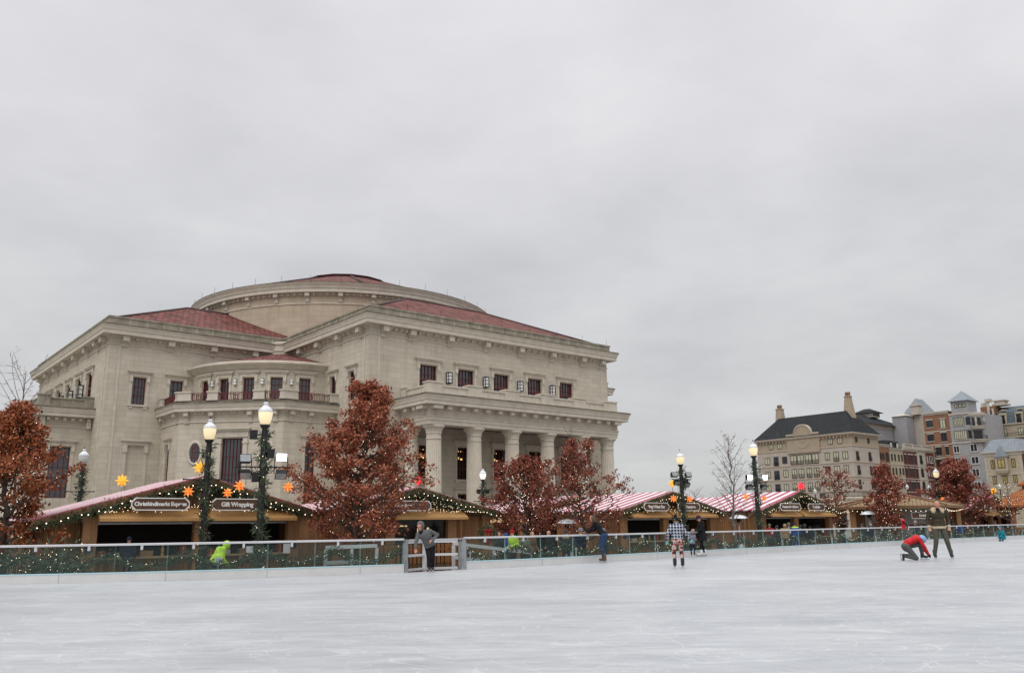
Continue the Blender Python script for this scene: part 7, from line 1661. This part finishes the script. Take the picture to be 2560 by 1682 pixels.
# --- woman leaning on the rail
wp = dict(pel=(0, -.14, .93), wst=(0, -.02, 1.04), chs=(0, .08, 1.22), nck=(0, .19, 1.36), hd=(0, .26, 1.46), shL=(.16, .13, 1.31), shR=(-.16, .13, 1.31), elL=(.19, .27, 1.08), elR=(-.19, .27, 1.08), wrL=(.12, .46, 1.03), wrR=(-.12, .46, 1.03), hpL=(.09, -.14, .90), hpR=(-.09, -.14, .90), knL=(.09, -.08, .53), knR=(-.08, -.03, .53), anL=(.09, -.16, .16), anR=(-.07, -.06, .16))
o = person('person with long brown hair in a black top and blue jeans leaning over the rail', col_at(1503, 29.6), face(-.9, .45), wp, 'c_black', 'c_jeans', sc=1.0, bulk=.95, fine=True, skates='c_brown', nod=R(25), group=SK, legbulk=1.12)
g = MB(); hd = V3(wp['hd'])
for k in range(70):
    a = PI * (k / 69) * 1.5 - PI * .25; rr = random.Random(k); st_ = hd + Vector((.085 * math.cos(a), .02 + .09 * abs(math.sin(a)) - .03, .07 + rr.uniform(-.03, .03)))
    g.tube([hd + Vector((.03 * math.cos(a), .02, .115)), st_, st_ + Vector((.03 * math.cos(a), .05, -.16)), st_ + Vector((.02 * math.cos(a), .06 + rr.uniform(-.03, .06), -.30 - rr.random() * .08))], [.016, .02, .018, .008], 5)
g.build('hair', M['h_brown'], o)
# --- girl in plaid seen from behind
gp_ = dict(pel=(0, -.02, .86), wst=(0, 0, .98), chs=(0, .03, 1.14), nck=(0, .05, 1.29), hd=(0, .09, 1.40), shL=(.155, .03, 1.24), shR=(-.155, .03, 1.24), elL=(.27, -.04, 1.03), elR=(-.27, .0, 1.02), wrL=(.30, .04, .82), wrR=(-.385, .06, .86), hpL=(.085, -.02, .83), hpR=(-.085, -.02, .83), knL=(.11, .05, .50), knR=(-.11, .05, .50), anL=(.11, -.02, .16), anR=(-.12, -.02, .16))
gp_.update(hd=(0, .09, 1.39)); gp_ = {k: (v[0], v[1], v[2]) for k, v in gp_.items()}
o = person('person in a navy plaid shirt and patchwork trousers seen from behind', col_at(1697, 25.15), face(.06, 1), gp_, 'c_plaid', 'c_patch', sc=.96, bulk=1.08, hat=('c_black', 'c_black'), hair='h_blond', gloves='c_mint', fine=True, skates='c_dgrey', group=SK, legbulk=1.08, turn=R(-25), extra=[('c', (0, .03, 1.27), (0, .04, 1.29), .07, .06, 'c_mint')])
# --- toddler in grey lilac hood, and the woman in a black coat facing it
ch = {k: (v[0] * .9, v[1], v[2]) for k, v in POSE.items()}
o = person('person, a small child in a grey lilac hooded jacket holding the rail', col_at(1733, 32.9), face(.2, 1), dict(wrR=(-.22, .30, 1.25), elR=(-.24, .12, 1.2), anL=(.1, 0, .25), anR=(-.1, 0, .25)), 'c_lilac', 'c_navy', sc=.555, bulk=1.25, hood='c_lilac', skates='c_dgrey', group=SK)
cw = dict(hd=(0, .10, 1.62), nck=(0, .04, 1.49), wrL=(.10, .30, 1.12), elL=(.22, .1, 1.13), wrR=(-.12, .30, 1.14), elR=(-.22, .1, 1.15), anL=(.13, .13, .16), anR=(-.1, -.12, .16), knL=(.12, .10, .55), knR=(-.1, .0, .55))
o = person('person in a long black coat, plum beanie and white skates by the rail', col_at(1758, 34.0), face(-1, -.1), cw, 'c_black', 'c_black', sc=.90, bulk=1.12, hat=('c_purple',), hair='h_dark', fine=True, skates='c_white', nod=R(28), coat=('c_black', .28), group=SK)
# --- bald man standing, and the kneeling child at his skate
mp_ = dict(pel=(0, 0, 1.02), wst=(0, .0, 1.15), chs=(0, .02, 1.36), nck=(0, .04, 1.54), hd=(.0, .10, 1.665), shL=(.225, .0, 1.46), shR=(-.225, .0, 1.46), elL=(.30, -.05, 1.19), elR=(-.31, -.03, 1.19), wrL=(.285, .05, .985), wrR=(-.30, .05, .985), hpL=(.105, 0, .98), hpR=(-.105, 0, .98), knL=(.17, .06, .57), knR=(-.14, .06, .57), anL=(.27, -.02, .16), anR=(-.21, .0, .16))
man = person('person, a bald man in a brown jacket with cream collar looking down', col_at(2357, 28.75), face(-.22, -1), mp_, 'c_olive', 'c_khaki', 'skin_pink', 1.055, 1.2, hair=None, fine=True, skates='c_dgrey', nod=R(30), turn=R(-18), group=SK, legbulk=1.22, extra=[('c', (-.155, .05, 1.515), (.155, .05, 1.515), .05, .05, 'c_cream', .012), ('c', (-.10, -.04, 1.54), (.10, -.04, 1.54), .06, .06, 'c_cream', .012), ('c', (-.14, .12, 1.46), (-.10, .09, 1.53), .035, .04, 'c_cream', .02), ('c', (.14, .12, 1.46), (.10, .09, 1.53), .035, .04, 'c_cream', .02), ('c', (0, .10, 1.44), (0, .08, 1.55), .05, .045, 'c_black', .016), ('e', (0, 0, .985), (.205, .152, .03), 'c_cream', .02), ('c', (-.298, .045, 1.0), (-.30, .05, .985), .056, .052, 'c_cream', .01), ('c', (.286, .045, 1.0), (.285, .05, .985), .056, .052, 'c_cream', .01)])
kp_ = dict(pel=(0, -.22, .47), wst=(0, -.11, .59), chs=(0, .09, .68), nck=(0, .235, .71), hd=(0, .325, .67), shL=(.15, .18, .69), shR=(-.15, .18, .69), elL=(.17, .34, .46), elR=(-.13, .34, .44), wrL=(.06, .445, .23), wrR=(-.03, .455, .21), hpL=(.10, -.22, .45), hpR=(-.10, -.22, .45), knL=(.10, .27, .52), knR=(-.12, .05, .08), anL=(.10, .31, .16), anR=(-.10, -.30, .15))
kid = person('person, a child in a red jacket and pale blue helmet kneeling on one knee', col_at(2285, 28.3), face(1, -.18), kp_, 'c_red', 'c_gpants', sc=.98, bulk=1.0, gloves='c_black', fine=True, skates='c_dgrey', nod=R(60), group=SK, lift={'R': (0, 0, -1)}, legbulk=1.25)
g = MB(); t_ = MB(); t_.sphere((0, 0, 0), 1, 22, 14); hc = V3((0, .335, .69)) * .98; Hm = Matrix.Rotation(R(50), 3, 'X'); vs = [Vector(v) for v in t_.v]
g.add([hc + Hm @ Vector((v.x * .108, v.y * .135, v.z * .118)) for v in vs], [f for f in t_.f if (sum((vs[i] for i in f), Vector()) / 4).z > -.2], 0, True)
g.build('helmet', M['helmet'], kid)
# --- child in a red jacket by the far rail and the crouched toddler in teal
o = person('person in a red and black jacket skating along the far rail', col_at(2265, 45.3), face(-.75, .5), dict(wrR=(-.40, .42, 1.2), elR=(-.33, .2, 1.25), wrL=(.35, -.25, 1.0), elL=(.3, -.2, 1.2), hd=(0, .10, 1.62)), 'c_red', 'c_gpants', sc=.88, hat=('c_black',), hair='h_dark', skates='c_dgrey', sleeves='c_black', group=SK)
o = person('person, a toddler in a teal snowsuit crouched on the ice', col_at(2508, 51.2), face(-1, -.3), dict(pel=(0, -.1, .32), wst=(0, -.04, .5), chs=(0, .02, .7), nck=(0, .05, .9), hd=(0, .12, 1.08), shL=(.18, .02, .84), shR=(-.18, .02, .84), elL=(.24, .14, .62), elR=(-.24, .14, .62), wrL=(.16, .32, .5), wrR=(-.16, .32, .5), hpL=(.1, -.1, .30), hpR=(-.1, -.1, .3), knL=(.16, .24, .36), knR=(-.16, .24, .36), anL=(.14, .16, .14), anR=(-.14, .16, .14)), 'c_teal', 'c_teal', sc=.68, bulk=1.35, legbulk=1.4, hood='c_teal', skates='c_purple', group=SK)
# --- people on the plaza
PZ = 'people on the plaza behind the rink'
def guest(label, x, ytop, d, top, legs='c_dgrey', hat=None, hair=None, hood=None, f=(0, -1), pose=None, bulk=1.15, coat=None, extra=(), H=None, skin='skin'):
    p = col_at(x, d, ZP); h = H or min(1.88, max(.9, at(x, ytop, d).z - ZP)); rr = random.Random(int(x * 7)); ps = dict(hd=(0, .04, 1.63), elL=(.26, rr.uniform(-.06, .1), 1.16), wrL=(.2, rr.uniform(.1, .3), rr.uniform(.95, 1.15)), elR=(-.26, rr.uniform(-.06, .1), 1.16), wrR=(-.2, rr.uniform(.1, .3), rr.uniform(.95, 1.15)))
    ps.update(pose or {}); return person(label, p, face(*f), ps, top, legs, skin, h / 1.77, bulk, hat=hat, hair=hair, hood=hood, coat=coat, extra=extra, group=PZ)
bend = dict(pel=(0, -.10, .88), wst=(0, -.03, 1.0), chs=(0, .08, 1.17), nck=(0, .20, 1.31), hd=(0, .29, 1.37), shL=(.19, .10, 1.26), shR=(-.19, .10, 1.26), elL=(.27, .06, .98), elR=(-.27, .06, .98), wrL=(.2, .26, .82), wrR=(-.2, .26, .82))
vis = [('c', (-.12, .24, 1.27), (.12, .24, 1.27), .03, .03, 'c_silver', .01)]
guest('person in a high visibility jacket bending down behind the glass before the left hut', 538, 1350, 24.6, 'c_hivis', 'c_navy', hood='c_hivis', f=(.75, .6), pose=bend, H=1.64, bulk=1.3, extra=[('c', (-.15, .02, 1.02), (.15, .02, 1.02), .15, .15, 'c_hivis'), ('c', (-.2, .0, .93), (.2, .0, .93), .035, .035, 'c_silver', .11)])
guest('person in dark blue with a navy cap standing at the left hut counter', 313, 1340, 28.3, 'c_navy', 'c_navy', hat=('c_navy',), f=(-.2, 1))
guest('person, a child in a dark knit hat behind the glass at the far left', 116, 1392, 23.6, 'c_dgrey', 'c_dgrey', hat=('c_dgrey',), f=(0, -1))
guest('person with a dark hood and dark coat right of the wreath', 1247, 1327, 31.5, 'c_dgrey', hood='c_dgrey', f=(.5, -1))
guest('person in a blue jacket half hidden behind the dark hooded one', 1266, 1332, 33, 'c_blue', hood='c_blue', f=(.2, 1))
guest('person in a high visibility jacket and red hat behind the ramp handrail', 1284, 1322, 30.0, 'c_hivis', 'c_navy', hat=('c_dred', 'c_dred'), f=(-.8, -.5), bulk=1.35, extra=[('e', (0, .02, 1.16), (.215, .16, .022), 'c_silver', .012)])
guest('person in mottled grey green beside the oak trunk', 1312, 1333, 31, 'c_camo', hair='h_dark', f=(0, 1))
guest('person with fair hair and a dark coat beside the oak trunk', 1331, 1328, 31.5, 'c_brown', hair='h_blond', f=(.7, -.7))
guest('person with a bald head and dark coat facing left behind the glass', 1376, 1325, 32.5, 'c_black', f=(-1, -.4), skin='skin_pink')
guest('person in a wide dark coat and grey cap seen from behind under the heater', 1417, 1324, 32.5, 'c_dgrey', hat=('c_dgrey',), f=(.1, 1), bulk=1.45, extra=[('e', (0, 0, 1.46), (.17, .14, .06), 'c_tan', .01)])
guest('person in a grey beanie facing the leaning woman across the rail', 1453, 1318, 31.2, 'c_navy', hat=('c_lilac',), f=(.6, -.7))
guest('person in a pale grey beanie right of the leaning woman', 1514, 1319, 32.6, 'c_navy', hat=('c_lilac',), f=(-.8, -.4))
for x, y, d, top, kw, lab in ((1930, 1308, 48.5, 'c_dred', dict(hat=('c_camo',)), 'person in a dark red top at the left end of the red star hut counter'), (1949, 1312, 48, 'c_dgrey', dict(hair='h_dark'), 'person in charcoal left of the tan hooded one at the red star hut'), (1968, 1309, 47.2, 'c_tan', dict(hood='c_tan', bulk=1.4), 'person in a broad tan hood before the red star hut'), (1979, 1305, 49, 'c_camo', dict(hat=('c_camo',)), 'person in a mottled green hat before the red star hut'),
        (1993, 1305, 47.0, 'c_blue', dict(hat=('c_navy',), legs='c_blue', extra=[('c', (-.12, 0, 1.47), (.12, 0, 1.47), .07, .07, 'c_hivis', .01)]), 'person in blue with a yellow collar before the red star hut'), (2008, 1311, 48.5, 'c_black', dict(hair='h_dark'), 'person in black between the blue one and the grey hooded one'), (2018, 1309, 48.8, 'c_dgrey', dict(hood='c_dgrey'), 'person in a charcoal hood at the right end of the red star hut'), (2031, 1314, 48, 'c_black', dict(hat=('c_black',)), 'person in a black beanie at the right end of the red star hut'),
        (2164, 1307, 50, 'c_dgrey', dict(hair='h_dark'), 'person with dark hair left of the heater before the octagonal bar'), (2180, 1311, 49, 'c_navy', dict(hair='h_dark'), 'person in navy beside the heater before the octagonal bar'), (2297, 1300, 51, 'c_dgrey', dict(hair='h_grey'), 'person with white hair left of the standing man behind the rail'), (2312, 1305, 52, 'c_black', dict(hair='h_dark'), 'person with dark hair just left of the standing man'),
        (2406, 1305, 55, 'c_blue', dict(hair='h_blond'), 'person, a fair child in blue behind the rail right of the standing man'), (2388, 1299, 57, 'c_dgrey', dict(hair='h_dark'), 'person in charcoal behind the fair child in blue'), (2446, 1299, 60, 'c_dgrey', dict(hat=('c_black',)), 'person in a black cap at the far right hut counter'), (2497, 1300, 60, 'c_navy', dict(hair='h_dark', pose=dict(elL=(.3, .25, 1.35), wrL=(.3, .5, 1.45))), 'person in navy raising an arm at the far right hut'), (1855, 1316, 50, 'c_dred', dict(hair='h_dark'), 'person in dark red beside the heater by the bare tree')):
    legs = kw.pop('legs', 'c_dgrey'); guest(lab, x, y, d, top, legs, f=(random.uniform(-1, 1), .8), **kw)
# wreath with a red bow on the skate hut
wpz = at(1216, 1335, 35.6); w = thing('wreath', 'evergreen wreath with a big red bow on the right wall of the skate hut', 'wreath', wpz, GRID); g = MB()
sprigs(g, [(.30 * math.cos(a), 0, .30 * math.sin(a)) for a in np.linspace(0, 2 * PI, 20)], 170, .08, (.08, .2), .03, random.Random(5)); g.build('greenery', M['needle'], w)
g = MB()
for s in (-1, 1): g.sphere((s * .12, -.12, .14), .11, 10, 6, sq=(1, .5, .7)); g.add([(s * .02, -.14, .12), (s * .10, -.14, .10), (s * .17, -.13, -.36), (s * .06, -.13, -.38)], [(0, 1, 2, 3)])
g.sphere((0, -.15, .13), .05, 8, 6); g.build('bow', M['c_dred'], w)
